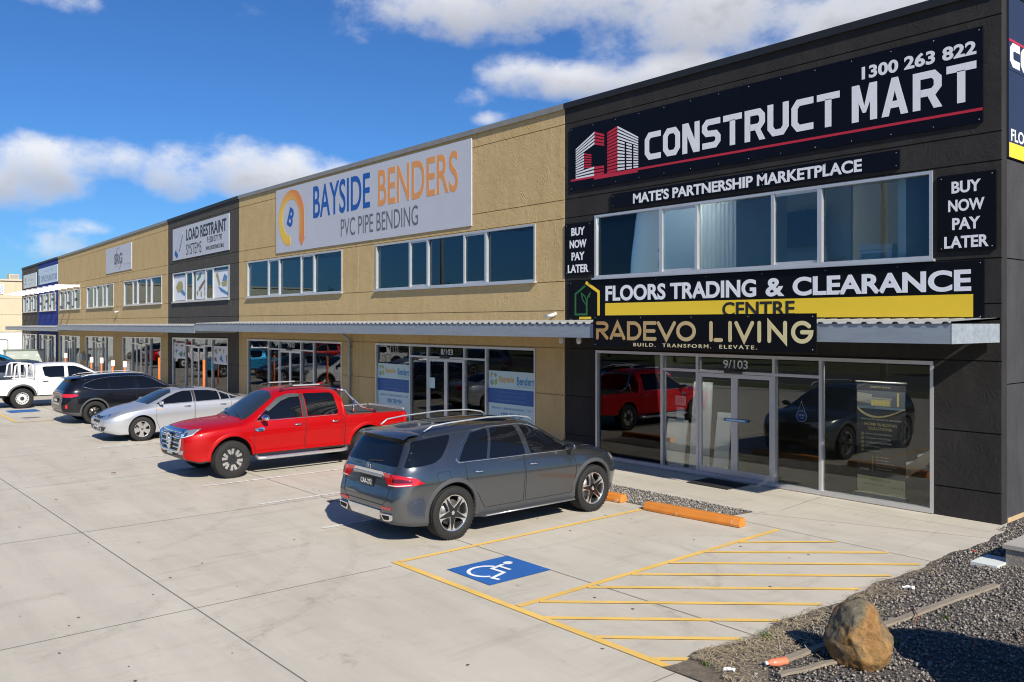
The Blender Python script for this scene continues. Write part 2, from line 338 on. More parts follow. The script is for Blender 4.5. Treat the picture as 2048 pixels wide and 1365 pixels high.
class MB:
    def __init__(s): s.v = []; s.f = []; s.m = []; s.sm = []
    def add(s, vs, fs, mi=0, smooth=False):
        o = len(s.v); s.v += [tuple(p) for p in vs]
        for f in fs:
            s.f.append([i + o for i in f]); s.m.append(mi); s.sm.append(smooth)
        return s
    def box(s, x0, x1, y0, y1, z0, z1, mi=0):
        if x0 > x1: x0, x1 = x1, x0
        if y0 > y1: y0, y1 = y1, y0
        if z0 > z1: z0, z1 = z1, z0
        v = [(x0, y0, z0), (x1, y0, z0), (x1, y1, z0), (x0, y1, z0), (x0, y0, z1), (x1, y0, z1), (x1, y1, z1), (x0, y1, z1)]
        return s.add(v, [(0, 3, 2, 1), (4, 5, 6, 7), (0, 1, 5, 4), (1, 2, 6, 5), (2, 3, 7, 6), (3, 0, 4, 7)], mi)
    def tube(s, path, r, seg=8, mi=0, closed=False, caps=True):
        P = [Vector(p) for p in path]; n = len(P); vs = []; fs = []
        rs = r if isinstance(r, (list, tuple)) else [r] * n
        up = None
        for i in range(n):
            if closed: t = P[(i + 1) % n] - P[i - 1]
            else: t = P[min(i + 1, n - 1)] - P[max(i - 1, 0)]
            t = t.normalized() if t.length > 1e-9 else Vector((0, 0, 1))
            if up is None: up = Vector((0, 0, 1)) if abs(t.z) < 0.9 else Vector((1, 0, 0))
            a = t.cross(up); a = a.normalized() if a.length > 1e-6 else t.orthogonal().normalized()
            b = a.cross(t).normalized(); up = b
            for k in range(seg):
                th = 2 * math.pi * k / seg
                vs.append(P[i] + (a * math.cos(th) + b * math.sin(th)) * rs[i])
        m = n if closed else n - 1
        for i in range(m):
            j = (i + 1) % n
            for k in range(seg):
                fs.append((i * seg + k, i * seg + (k + 1) % seg, j * seg + (k + 1) % seg, j * seg + k))
        s.add(vs, fs, mi, True)
        if caps and not closed:
            o = len(s.v) - len(vs)
            s.f.append([o + k for k in range(seg)]); s.m.append(mi); s.sm.append(False)
            s.f.append([o + (n - 1) * seg + k for k in reversed(range(seg))]); s.m.append(mi); s.sm.append(False)
        return s
    def lathe(s, prof, seg=32, mi=0, c=(0, 0, 0), axis='z', smooth=True):
        vs = []; fs = []
        for (r, h) in prof:
            for k in range(seg):
                a = 2 * math.pi * k / seg
                if axis == 'z': vs.append((c[0] + r * math.cos(a), c[1] + r * math.sin(a), c[2] + h))
                elif axis == 'y': vs.append((c[0] + r * math.cos(a), c[1] + h, c[2] + r * math.sin(a)))
                else: vs.append((c[0] + h, c[1] + r * math.cos(a), c[2] + r * math.sin(a)))
        for i in range(len(prof) - 1):
            for k in range(seg):
                fs.append((i * seg + k, i * seg + (k + 1) % seg, (i + 1) * seg + (k + 1) % seg, (i + 1) * seg + k))
        return s.add(vs, fs, mi, smooth)
    def prism(s, poly, fn, d0, d1, mi=0):
        """poly of (u, v); fn(u, v, d) gives the 3-D point; faces at d0 and d1"""
        n = len(poly)
        vs = [fn(u, v, d0) for u, v in poly] + [fn(u, v, d1) for u, v in poly]
        fs = [list(range(n)), list(range(2 * n - 1, n - 1, -1))] + [(i, n + i, n + (i + 1) % n, (i + 1) % n) for i in range(n)]
        return s.add(vs, fs, mi)
    def strip(s, left, right, fn, d0, d1, mi=0):
        """a band between two polylines, given thickness"""
        n = len(left)
        for i in range(n - 1):
            s.prism([left[i], left[i + 1], right[i + 1], right[i]], fn, d0, d1, mi)
        return s
    def stroke(s, pts, w, fn, d0, d1, mi=0, closed=False, caps=False):
        """a polyline drawn with a flat pen of width w, mitred"""
        P = [Vector(p) for p in pts]; n = len(P); Lf = []; Rt = []
        for i in range(n):
            if closed: a, b = P[i - 1], P[(i + 1) % n]
            else: a, b = P[max(i - 1, 0)], P[min(i + 1, n - 1)]
            d1_ = (P[i] - a); d2_ = (b - P[i])
            if d1_.length < 1e-9: d1_ = d2_
            if d2_.length < 1e-9: d2_ = d1_
            d1_ = d1_.normalized(); d2_ = d2_.normalized()
            n1 = Vector((-d1_.y, d1_.x)); n2 = Vector((-d2_.y, d2_.x)); m = (n1 + n2)
            m = m.normalized() if m.length > 1e-6 else n1
            k = 1.0 / max(0.35, m.dot(n1))
            Lf.append(P[i] + m * (w / 2 * k)); Rt.append(P[i] - m * (w / 2 * k))
        if closed: Lf.append(Lf[0]); Rt.append(Rt[0])
        s.strip(Lf, Rt, fn, d0, d1, mi)
        if caps:
            for p in (P[0], P[-1]):
                s.prism([(p.x + w / 2 * math.cos(t * math.pi / 6), p.y + w / 2 * math.sin(t * math.pi / 6)) for t in range(12)], fn, d0, d1 + (d1 - d0) * 0.02, mi)
        return s
    def build(s, name, mats, parent=None, world=True, warp=False, origin=None, fix=True, sharp=None):
        vs = s.v
        if warp: vs = [warp_far(v) for v in vs]
        if parent is not None and world:
            L = root_of(parent).location; vs = [(a - L.x, b - L.y, c - L.z) for a, b, c in vs]
        if parent is None:
            if origin is None:
                A = np.array(vs); origin = ((A[:, 0].min() + A[:, 0].max()) / 2, (A[:, 1].min() + A[:, 1].max()) / 2, A[:, 2].min())
            vs = [(a - origin[0], b - origin[1], c - origin[2]) for a, b, c in vs]
        me = bpy.data.meshes.new(name); me.from_pydata([tuple(map(float, v)) for v in vs], [], s.f)
        if not isinstance(mats, (list, tuple)): mats = [mats]
        for m in mats: me.materials.append(m)
        me.polygons.foreach_set('material_index', s.m)
        me.polygons.foreach_set('use_smooth', s.sm)
        if fix:
            bm = bmesh.new(); bm.from_mesh(me); bmesh.ops.recalc_face_normals(bm, faces=bm.faces)
            if sharp:
                for e in bm.edges:
                    if len(e.link_faces) == 2 and e.calc_face_angle(0) > sharp: e.smooth = False
            bm.to_mesh(me); bm.free()
        me.update()
        o = bpy.data.objects.new(name, me); link(o, parent)
        if parent is None: o.location = origin
        return o

def FAC(y):                       # a plane parallel to the facade, d counts outwards
    return lambda u, v, d: (u, y - d, v)
def SIDE(x):                      # a plane on the end wall facing +x
    return lambda u, v, d: (x + d, u, v)
def FLOOR(z):
    return lambda u, v, d: (u, v, z + d)

_tc = {}
def text_geo(s, bold=0.0, space=1.0, shear=0.0):
    key = (s, bold, space, shear)
    if key in _tc: return _tc[key]
    c = bpy.data.curves.new('lettering', 'FONT'); c.body = s; c.size = 1.0; c.offset = bold; c.space_character = space
    c.extrude = 0.5; c.resolution_u = 5; c.shear = shear
    o = bpy.data.objects.new('lettering', c); COL.objects.link(o)
    dg = bpy.context.evaluated_depsgraph_get()
    me = bpy.data.meshes.new_from_object(o.evaluated_get(dg))
    V = np.array([tuple(v.co) for v in me.vertices]); F = [tuple(p.vertices) for p in me.polygons]
    COL.objects.unlink(o); bpy.data.objects.remove(o); bpy.data.meshes.remove(me)
    _tc[key] = (V, F); return V, F
def text(mb, s, u0, u1, v0, v1, fn, d0=0.0, d1=0.004, bold=0.0, space=1.0, mi=0, slope=0.0, shear=0.0):
    V, F = text_geo(s, bold, space, shear)
    a, b = V[:, 0].min(), V[:, 0].max(); c, d = V[:, 1].min(), V[:, 1].max()
    vs = []
    for x, y, z in V:
        t = (x - a) / (b - a); u = u0 + t * (u1 - u0)
        v = v0 + (y - c) / (d - c) * (v1 - v0) + slope * t
        vs.append(fn(u, v, d0 + (z + 0.5) * (d1 - d0)))
    mb.add(vs, F, mi)

# ---------------------------------------------------------------- the setting: paving, lines, gravel
def struct(o, kind='structure'): o['kind'] = kind; return o
g = MB()
g.add([(-420, -260, 0), (260, -260, 0), (260, 300, 0), (-420, 300, 0)], [(0, 1, 2, 3)])
struct(g.build('ground', M_conc, origin=(0, 0, 0)))
j = MB()
def jl(x0, y0, x1, y1, w=0.016):
    d = Vector((x1 - x0, y1 - y0)).normalized(); n = Vector((-d.y, d.x)) * (w / 2)
    j.add([(x0 + n.x, y0 + n.y, .004), (x0 - n.x, y0 - n.y, .004), (x1 - n.x, y1 - n.y, .004), (x1 + n.x, y1 + n.y, .004)], [(0, 1, 2, 3)])
jl(-5.0, -11.32, -80, -12.2, .015); jl(-5.06, -7.25, -80, -7.35, .013)
for x in (-9.76, -14.45, -19.1, -23.8, -28.5, -33.2, -38): jl(x, -8.75 if x > -10 else -3.4, x - .05, -60, .011)
jl(-5.06, -8.34, -5.06, -40, .014); jl(-8.28, -2.93, -5.12, -3.02, .010); jl(-8.52, -2.32, -5.12, -1.06, .008); jl(-8.28, -1.78, -8.44, -.05, .009); jl(-11.3, -.85, -5.3, -.62, .006)
struct(j.build('pavement_joint', M_joint, origin=(0, 0, 0), fix=False))

def band(mb, x0, y0, x1, y1, w, z=.008):
    d = Vector((x1 - x0, y1 - y0)).normalized(); n = Vector((-d.y, d.x)) * (w / 2); k = max(1, int(math.hypot(x1 - x0, y1 - y0) / .35))
    for i in range(k):
        a, b = i / k, (i + 1) / k
        p = Vector((x0, y0)).lerp(Vector((x1, y1)), a); q = Vector((x0, y0)).lerp(Vector((x1, y1)), b)
        mb.add([(p.x + n.x, p.y + n.y, z), (p.x - n.x, p.y - n.y, z), (q.x - n.x, q.y - n.y, z), (q.x + n.x, q.y + n.y, z)], [(0, 1, 2, 3)])
yl = MB()
band(yl, -9.86, -8.56, -9.90, -3.3, .085); band(yl, -9.905, -8.62, -4.97, -8.58, .10, .009); band(yl, -7.42, -8.53, -7.53, -3.02, .09)
band(yl, -5.02, -8.53, -5.02, -8.25, .10)
for x0, y0, x1, y1 in ((-7.47, -4.17, -6.55, -3.03), (-7.47, -5.0, -5.76, -3.03), (-7.44, -5.81, -5.2, -3.30), (-7.42, -6.6, -5.2, -4.10), (-7.40, -7.42, -5.2, -4.95), (-7.38, -8.24, -5.2, -5.82), (-6.94, -8.57, -5.18, -6.64), (-6.18, -8.57, -5.16, -7.45), (-5.42, -8.57, -5.1, -8.2)):
    band(yl, x0, y0, x1, y1, .08, .0105)
band(yl, -37.5, -9.05, -31.9, -9.15, .1); band(yl, -31.9, -9.1, -31.9, -3.4, .09, .009)
struct(yl.build('yellow_line', M_yel, origin=(-7, -6, 0), fix=False))
wl = MB()
for x, y in ((-12.27, -8.45), (-14.64, -8.44), (-16.98, -8.6), (-19.28, -8.57), (-21.6, -8.72), (-24.05, -8.74), (-26.7, -8.72), (-29.24, -8.71), (-38.6, -8.7)):
    band(wl, x, y, x - .03, -3.35, .075)
struct(wl.build('white_line', M_wht, origin=(-20, -6, 0), fix=False))
bp_ = MB()
def quadgrid(mb, c, z, n=6, mi=0):
    for a in range(n):
        for b in range(n):
            def P(s, t):
                p = Vector(c[0]).lerp(Vector(c[1]), s); q = Vector(c[3]).lerp(Vector(c[2]), s); r = p.lerp(q, t); return (r.x, r.y, z)
            mb.add([P(a / n, b / n), P((a + 1) / n, b / n), P((a + 1) / n, (b + 1) / n), P(a / n, (b + 1) / n)], [(0, 1, 2, 3)], mi)
quadgrid(bp_, ((-9.14, -8.29), (-8.24, -8.29), (-8.24, -7.25), (-9.14, -7.25)), .008)
quadgrid(bp_, ((-36.5, -8.7), (-35.45, -8.7), (-35.45, -7.7), (-36.5, -7.7)), .008, 2)
struct(bp_.build('blue_bay_patch', M_blu, origin=(-8.7, -7.8, 0), fix=False))
# seated figure in a wheelchair: u runs along +x, v along +y
sy = MB()
sf = lambda u, v, d: (-9.14 + u, -8.29 + v, .0125 + d)
w_ = .050
arc = [(.42 + .23 * math.cos(R(a)), .335 + .245 * math.sin(R(a))) for a in range(118, 335, 8)]
sy.stroke(arc, w_, sf, 0, .0015)
sy.stroke([(.315, .70), (.375, .46), (.61, .47), (.70, .20), (.81, .225)], w_, sf, .002, .0035)
sy.stroke([(.345, .60), (.57, .61)], w_, sf, .004, .0055)
sy.prism([(.295 + .062 * math.cos(t * math.pi / 8), .80 + .07 * math.sin(t * math.pi / 8)) for t in range(16)], sf, 0, .0015)
for dx in (-27.3,):
    pass
struct(sy.build('wheelchair_symbol', M_sym, origin=(-8.7, -7.8, 0)))
oil = MB()
for (cx, cy, rx, ry) in ((-33.3, -8.45, .22, .30), (-14.05, -7.35, .10, .06), (-13.9, -7.2, .06, .04)):
    oil.add([(cx + rx * math.cos(t * .5236) * random.uniform(.8, 1.2), cy + ry * math.sin(t * .5236) * random.uniform(.8, 1.2), .0065) for t in range(12)], [tuple(range(12))])
struct(oil.build('oil_stain', mat('oil stain', (.16, .15, .14), .55, var=.3, vscale=12), origin=(-14, -7, 0), fix=False))

# gravel yard at the corner
def edge_x(y):                                   # where the slab ends
    return -5.13 + .035 * math.sin(y * 3.1) + .02 * math.sin(y * 8.7) + (.13 * max(0, -y - 6.2) * math.sin(y * 5) * .3)
bed = MB(); pts = [(-5.34, .2)]
for i in range(60): y = -.4 - i * .135; pts.append((edge_x(y), y))
pts += [(-5.0, -8.28), (-4.93, -8.40), (-4.8, -8.50), (-4.6, -8.62), (-4.3, -8.78), (-3.8, -8.95), (-3.0, -9.1), (12, -9.3), (12, 30), (-5.34, 30)]
bed.add([(x, y, .012) for x, y in pts] + [(x, y, -.05) for x, y in pts], [tuple(range(len(pts)))] + [(i, (i + 1) % len(pts), len(pts) + (i + 1) % len(pts), len(pts) + i) for i in range(len(pts))])
M_bed = mat('gravel bed', (.085, .078, .072), .95, var=.5, vscale=25, bump=1.0, bscale=60)
struct(bed.build('ground', M_bed, origin=(-4, -4, 0)))
def in_poly(x, y, P):
    c = False; n = len(P); k = n - 1
    for i in range(n):
        if (P[i][1] > y) != (P[k][1] > y) and x < (P[k][0] - P[i][0]) * (y - P[i][1]) / (P[k][1] - P[i][1]) + P[i][0]: c = not c
        k = i
    return c
dirt = MB(); dl = []; dr = []
for i in range(70):
    y = -2.6 - i * .0875
    wd = (.10 + .16 * min(1, max(0, (-y - 3.0) / 4)) + .10 * math.sin(y * 4.3) * min(1, max(0, -y - 4)) * .6 + random.uniform(-.02, .02))
    wd = max(.02, wd); wd += .42 * max(0, -y - 7.0)
    dl.append((edge_x(y) - .02 * random.random() - .10 * max(0, -y - 7.4), y)); dr.append((edge_x(y) + wd, y))
n = len(dl)
for i in range(n - 1):
    dirt.add([(*dl[i], .010 if i else .012), (*dr[i], .03), (*dr[i + 1], .03), (*dl[i + 1], .010)], [(0, 1, 2, 3)], 0, True)
M_dirt = mat('dry dirt', (.155, .125, .092), .95, var=.35, vscale=9, bump=.8, bscale=50)
struct(dirt.build('soil', M_dirt, origin=(-5, -5, 0), fix=False), 'structure')

def stones(name, n, sampler, smin, smax, mats, zbase, seed):
    r = np.random.default_rng(seed)
    base = np.array([(1, 0, 0), (-1, 0, 0), (0, 1, 0), (0, -1, 0), (0, 0, 1), (0, 0, -1)], float)
    fc = np.array([(0, 2, 4), (2, 1, 4), (1, 3, 4), (3, 0, 4), (2, 0, 5), (1, 2, 5), (3, 1, 5), (0, 3, 5)])
    P = np.array([sampler(r) for _ in range(n)])
    V = base[None] * r.uniform(.6, 1.15, (n, 6, 1)) + r.normal(0, .18, (n, 6, 3))
    q = r.normal(0, 1, (n, 4)); q /= np.linalg.norm(q, axis=1, keepdims=True)
    w, x, y, z = q.T
    Rm = np.stack([1 - 2 * (y * y + z * z), 2 * (x * y - z * w), 2 * (x * z + y * w), 2 * (x * y + z * w), 1 - 2 * (x * x + z * z), 2 * (y * z - x * w), 2 * (x * z - y * w), 2 * (y * z + x * w), 1 - 2 * (x * x + y * y)], 1).reshape(n, 3, 3)
    s = r.uniform(smin, smax, (n, 1, 1)) * r.choice([.7, 1, 1, 1.25], (n, 1, 1))
    V = np.einsum('nij,nkj->nki', Rm, V) * s
    V[:, :, 2] *= .8
    V[:, :, 0] += P[:, 0:1]; V[:, :, 1] += P[:, 1:2]; V[:, :, 2] += zbase + s[:, :, 0] * .35 + P[:, 2:3]
    me = bpy.data.meshes.new(name)
    me.vertices.add(n * 6); me.vertices.foreach_set('co', V.reshape(-1))
    F = (fc[None] + np.arange(n)[:, None, None] * 6).reshape(-1)
    me.loops.add(len(F)); me.loops.foreach_set('vertex_index', F)
    me.polygons.add(n * 8); me.polygons.foreach_set('loop_start', np.arange(0, len(F), 3)); me.polygons.foreach_set('loop_total', np.full(n * 8, 3))
    for m in mats: me.materials.append(m)
    me.polygons.foreach_set('material_index', np.repeat(r.integers(0, len(mats), n), 8))
    me.update(); me.validate()
    o = bpy.data.objects.new(name, me); link(o); o['kind'] = 'stuff'
    return o
SM = [mat('basalt chip %d' % i, c, .85) for i, c in enumerate(((.18, .158, .138), (.235, .212, .188), (.13, .115, .103), (.34, .30, .26), (.21, .175, .142)))]
SM2 = [mat('river chip %d' % i, c, .85) for i, c in enumerate(((.24, .22, .19), (.18, .165, .15), (.32, .295, .255), (.15, .135, .12), (.40, .37, .33)))]
def s_yard(r):
    while True:
        x = r.uniform(-5.3, -1.2); y = r.uniform(-9.2, 2.5)
        if x > -.338 * (y + 14.95) + 1.6: continue
        e = edge_x(y) if y > -8.3 else -5.0
        d = x - e
        if y > -.5: d = x + 5.33
        if y < -8.28 and x < -4.95 + 1.6 * (-8.28 - y): continue
        if d < .03: continue
        soft = .12 + .45 * min(1, max(0, (-y - 3) / 4.5)) + (.9 * max(0, -y - 7.2))
        if d < soft and r.random() > (d / soft) ** 1.5 * .9 + .08: continue
        return (x, y, r.uniform(0, .012))
stones('gravel', 22000, s_yard, .010, .021, SM, .016, 3)
def s_strip(r):
    while True:
        y = r.uniform(-3.27, -2.24); x = r.uniform(-16.5, -8.5)
        if x < -8.54 - .13 * (-2.24 - y): return (x, y, r.uniform(0, .006))
stones('gravel', 8500, s_strip, .010, .020, SM2, .008, 5)
sb = MB(); sb.add([(-16.5, -3.29, .006), (-8.66, -3.29, .006), (-8.51, -2.22, .006), (-16.5, -2.22, .006)], [(0, 1, 2, 3)])
struct(sb.build('ground', mat('strip bed', (.12, .11, .095), .95, var=.4, vscale=30), fix=False))
# straw and small weeds along the broken edge
def straw():
    r = np.random.default_rng(11); vs = []; fs = []; ms = []
    for i in range(2600):
        while True:
            y = -3.0 - 5.9 * r.random() ** .6; x = edge_x(max(y, -8.3)) + abs(r.normal(0, .30)) - .02
            if y < -8.3: x = -4.9 + abs(r.normal(0, .5)) + (-8.3 - y) * 1.6
            if math.sin(x * 7 + 1.3) * math.sin(y * 4.1) + r.normal(0, .5) > .1 or y < -7.0: break
        a = r.uniform(0, 2 * math.pi); L = r.uniform(.03, .13); w = r.uniform(.0015, .0035); z = r.uniform(.03, .055)
        dx, dy = math.cos(a) * L / 2, math.sin(a) * L / 2; nx, ny = -math.sin(a) * w, math.cos(a) * w; t = r.normal(0, .012)
        k = len(vs)
        vs += [(x - dx + nx, y - dy + ny, z), (x - dx - nx, y - dy - ny, z), (x + dx - nx, y + dy - ny, z + abs(t)), (x + dx + nx, y + dy + ny, z + abs(t))]
        fs.append((k, k + 1, k + 2, k + 3)); ms.append(int(r.integers(0, 2)))
    me = bpy.data.meshes.new('dry_grass'); me.from_pydata(vs, [], fs)
    me.materials.append(mat('straw', (.50, .40, .24), .8)); me.materials.append(mat('old straw', (.33, .27, .18), .8))
    me.polygons.foreach_set('material_index', ms)
    o = bpy.data.objects.new('dry_grass', me); link(o); o['kind'] = 'stuff'
straw()
def grass_tuft(x, y, n, h, label, cols):
    r = np.random.default_rng(int(abs(x * 1000 + y * 77))); mb = MB()
    for i in range(n):
        a = r.uniform(0, 6.28); l = r.uniform(.4, 1) * h; lean = r.uniform(.2, 1.1) * l; w = .003; bx, by = x + r.normal(0, h * .3), y + r.normal(0, h * .3)
        d = (math.cos(a), math.sin(a)); p = (-d[1] * w, d[0] * w)
        m = (bx + d[0] * lean * .35, by + d[1] * lean * .35, .02 + l * .6); t = (bx + d[0] * lean, by + d[1] * lean, .02 + l * .8)
        mb.add([(bx - p[0], by - p[1], .012), (bx + p[0], by + p[1], .012), (m[0] + p[0], m[1] + p[1], m[2]), (m[0] - p[0], m[1] - p[1], m[2]), t], [(0, 1, 2, 3), (3, 2, 4)], int(r.integers(0, 2)))
    tag(mb.build('grass_tuft', cols, fix=False), label, 'grass tuft', 'green tufts at the slab edge')
GC = [mat('weed green', (.07, .14, .025), .7), mat('weed olive', (.15, .17, .05), .7)]
grass_tuft(-4.98, -7.28, 60, .10, 'largest green grass tuft at the slab edge, left of the boulder', GC)
grass_tuft(-4.86, -6.1, 40, .07, 'green grass tuft on the slab edge beside the sixth yellow stripe end', GC)
grass_tuft(-4.55, -6.65, 40, .06, 'green tuft in dry straw just left of the boulder top', GC)
grass_tuft(-4.05, -6.4, 30, .06, 'small green tuft in gravel just behind the boulder', GC)
grass_tuft(-4.05, -5.25, 40, .06, 'green tuft in gravel along the grey timber plank', GC)
grass_tuft(-4.97, -8.3, 50, .05, 'low green weed at the corner of the yellow line', GC)

# ---------------------------------------------------------------- the row of units
FR = (0.0, .256, .378, .612, .738, 1.0)
GZ = (1.45, 2.64, 3.58, 4.32, 5.9, 6.37, 8.27)
def wall_cells(mb, x0, x1, z0, z1, opens, gz, jx, mi=0, y0=0.0, skin=.03, back=.22):
    xs = sorted(set([x0, x1] + [v for o in opens for v in o[:2]] + [v for v in jx if x0 < v < x1]))
    zs = sorted(set([z0, z1] + [v for o in opens for v in o[2:]] + [v for v in gz if z0 < v < z1]))
    G = .011
    for a in range(len(xs) - 1):
        for b in range(len(zs) - 1):
            xm = (xs[a] + xs[a + 1]) / 2; zm = (zs[b] + zs[b + 1]) / 2
            if any(o[0] < xm < o[1] and o[2] < zm < o[3] for o in opens): continue
            xa = xs[a] + (G if xs[a] in jx else 0); xb = xs[a + 1] - (G if xs[a + 1] in jx else 0)
            za = zs[b] + (G if zs[b] in gz else 0); zb = zs[b + 1] - (G if zs[b + 1] in gz else 0)
            mb.box(xa, xb, y0, y0 + skin, za, zb, mi)
            mb.box(xs[a], xs[a + 1], y0 + skin, y0 + back, zs[b], zs[b + 1], mi)
def window(root, x0, x1, z0, z1, gl, fills, wide=.055, warp=False, blinds=()):
    f = MB(); W = wide; d0, d1 = -.025, .10
    f.box(x0, x1, d0, d1, z1 - W, z1); f.box(x0, x1, d0, d1, z0, z0 + W); f.box(x0, x0 + W, d0, d1, z0 + W, z1 - W); f.box(x1 - W, x1, d0, d1, z0 + W, z1 - W)
    f.box(x0 - .04, x1 + .04, -.085, .02, z0 - .045, z0 - .002)
    xs = [x0 + (x1 - x0) * t for t in FR]
    for i in range(1, 5):
        ww = .045 if i in (1, 4) else .035
        f.box(xs[i] - ww, xs[i] + ww, d0 + .004, d1, z0 + W, z1 - W)
    for k in (1, 3):                               # sliding sashes
        a, b = xs[k] + .045, xs[k + 1] - .045
        f.box(a, b, .012, .052, z0 + W, z0 + W + .05); f.box(a, b, .012, .052, z1 - W - .05, z1 - W)
    fr = f.build('window', M_alu, root, warp=warp)
    for k in range(5):
        a, b = xs[k], xs[k + 1]
        p = MB(); y = .06 if k not in (1, 3) else .032
        p.box(a + .02, b - .02, y, y + .006, z0 + W * .6, z1 - W * .6)
        p.build('pane', gl, fr, warp=warp)
        if k in blinds:
            q = MB(); q.box(a + .03, b - .03, y + .03, y + .04, z0 + W, z1 - W); q.build('blind', M_blind if warp else M_curt, fr, warp=warp)
    return fr, xs
def shopfront(root, x0, x1, zt, gl, warp=False, number=None, zs=2.21, num_y=None):
    f = MB(); W = .055; d0, d1 = -.02, .10
    f.box(x0, x1, d0, d1, zt - .065, zt); f.box(x0, x1, d0 - .02, d1, .012, .095); f.box(x0, x0 + W, d0, d1, .095, zt - .065); f.box(x1 - W, x1, d0, d1, .095, zt - .065)
    xs = [x0 + (x1 - x0) * t for t in FR]
    for i in range(1, 5): f.box(xs[i] - .03, xs[i] + .03, d0 + .003, d1 - .003, .095, zt - .065)
    f.box(xs[1] + .03, xs[4] - .03, d0 + .006, d1 - .006, zs, zs + .055)
    fr = f.build('shopfront', M_alu, root, warp=warp)
    def pane(a, b, c, d, y=.05):
        p = MB(); p.box(a, b, y, y + .008, c, d); p.build('pane', gl, fr, warp=warp)
    pane(xs[0] + .02, xs[1] - .02, .06, zt - .03); pane(xs[4] + .02, xs[5] - .02, .06, zt - .03)
    for k in (1, 2, 3): pane(xs[k] + .02, xs[k + 1] - .02, zs + .03, zt - .03)
    for k in (1, 3): pane(xs[k] + .02, xs[k + 1] - .02, .06, zs + .02)
    mid = (xs[2] + xs[3]) / 2
    for a, b in ((xs[2] + .03, mid - .003), (mid + .003, xs[3] - .03)):
        d = MB(); y0, y1 = .004, .048
        d.box(a, a + .075, y0, y1, .10, zs - .01); d.box(b - .075, b, y0, y1, .10, zs - .01); d.box(a + .075, b - .075, y0, y1, .10, .22); d.box(a + .075, b - .075, y0, y1, zs - .09, zs - .01)
        d.box(a + .07, b - .07, .022, .03, .2, zs - .07, 1)
        d.build('door', [M_alu, gl], fr, warp=warp)
    s = MB(); s.box(mid - .2, mid + .2, -.07, -.016, zs + .012, zs + .075); s.build('door_sensor', M_plast, fr, warp=warp)
    if number:
        t = MB(); w = .30; text(t, number, mid - w, mid + w, zs + .11, zs + .285, FAC(.047), 0, .003, bold=.012)
        t.build('lettering', M_ltw, fr, warp=warp)
    return fr, xs
def interior(root, x0, x1, z0, z1, m, depth=6.0, warp=False, extra=None):
    b = MB(); y0, y1 = .23, depth; e = .15
    v = [(x0 + e, y0, z0), (x1 - e, y0, z0), (x1 - e, y1, z0), (x0 + e, y1, z0), (x0 + e, y0, z1), (x1 - e, y0, z1), (x1 - e, y1, z1), (x0 + e, y1, z1)]
    b.add(v, [(0, 1, 2, 3), (4, 7, 6, 5), (1, 5, 6, 2), (2, 6, 7, 3), (3, 7, 4, 0)])
    if extra: extra(b)
    return b.build('interior', m, root, warp=warp)
def roof_block(root, x0, x1, zt, m, cap, warp=False):
    b = MB(); b.box(x0 + .02, x1 - .02, .5, 22, 8.0, 8.12); b.build('roof', M_roofsh, root, warp=warp)
    c = MB(); n = max(2, int((x1 - x0) / 2.5)); 
    for i in range(n):
        a = x0 + (x1 - x0) * i / n; d = x0 + (x1 - x0) * (i + 1) / n
        c.box(a + .004, d - .004, -.055, .29, zt, zt + .045); c.box(a + .004, d - .004, -.055, -.035, zt - .10, zt)
    return c.build('parapet_flashing', cap, root, warp=warp)
UL = {}
def unit(key, x0, x1, zt, m, cap, label, ups, shops, warp=False, jx=(), gz=GZ, floor_mat=None):
    root = thing('unit_building', label, 'shop building', ((x0 + x1) / 2, 0, 0), 0, 'two-storey shop units in one row')
    UL[key] = root
    opens = [(a, b, 4.36, 5.87) for a, b, *_ in ups] + [(a, b, 0.0, 2.61) for a, b, *_ in shops]
    w = MB(); wall_cells(w, x0, x1, 0.0, zt, opens, gz, jx)
    w.box(x0, x0 + .14, .22, 22, 0, zt - .4); 
    w.build('wall', m, root, warp=warp)
    roof_block(root, x0, x1, zt, m, cap, warp)
    interior(root, x0, x1, .02, 3.0, M_dark, 7, warp)
    interior(root, x0, x1, 3.3, 6.6, M_dark if key != 9 else M_room, 5.0, warp)
    out = []
    for (a, b, gl, bl) in ups: out.append(window(root, a, b, 4.36, 5.87, gl, None, warp=warp, blinds=bl))
    for (a, b, num) in shops: out.append(shopfront(root, a, b, 2.61, M_gl, warp, num))
    return root, out
unit(9, -15.5, -5.37, 8.74, M_blk, M_capd, 'nearest shop unit, black rendered, at the right end of the row', [(-14.45, -6.45, M_glc, (1,))], [(-14.42, -6.44, '9/103')], jx=(-15.5,), gz=(.5, 1.46, 2.64, 3.58, 4.32, 5.9, 6.37, 8.26))
unit(8, -25.63, -15.5, 8.74, M_tan, M_cap, 'ochre shop unit directly beside the black end unit, with downpipe on its left', [(-24.52, -16.6, M_glu, ())], [(-24.53, -16.6, '8/103')], jx=(-25.63, -15.5))
unit(7, -35.76, -25.63, 8.74, M_tan, M_cap, 'ochre shop unit between the downpipe and the small dark grey unit', [(-34.87, -26.77, M_glu, ())], [(-34.87, -26.8, '7/103')], jx=(-35.76, -25.63))
unit(6, -44.75, -35.76, 8.74, M_gry, M_capd, 'dark grey shop unit with picture blinds in its upper windows', [(-44.0, -36.8, M_glc, (0, 2, 4))], [(-44.05, -36.95, None)], True, jx=(-44.75,))
unit(5, -60.9, -44.75, 8.74, M_tan, M_cap, 'wide ochre shop unit with two upper windows, left of the dark grey unit', [(-52.2, -45.66, M_glc, (1, 2, 3, 4)), (-60.17, -54.2, M_glu, ())], [(-52.4, -45.8, '5/103'), (-60.4, -54.3, None)], True, jx=(-60.9, -44.75, -53.0))
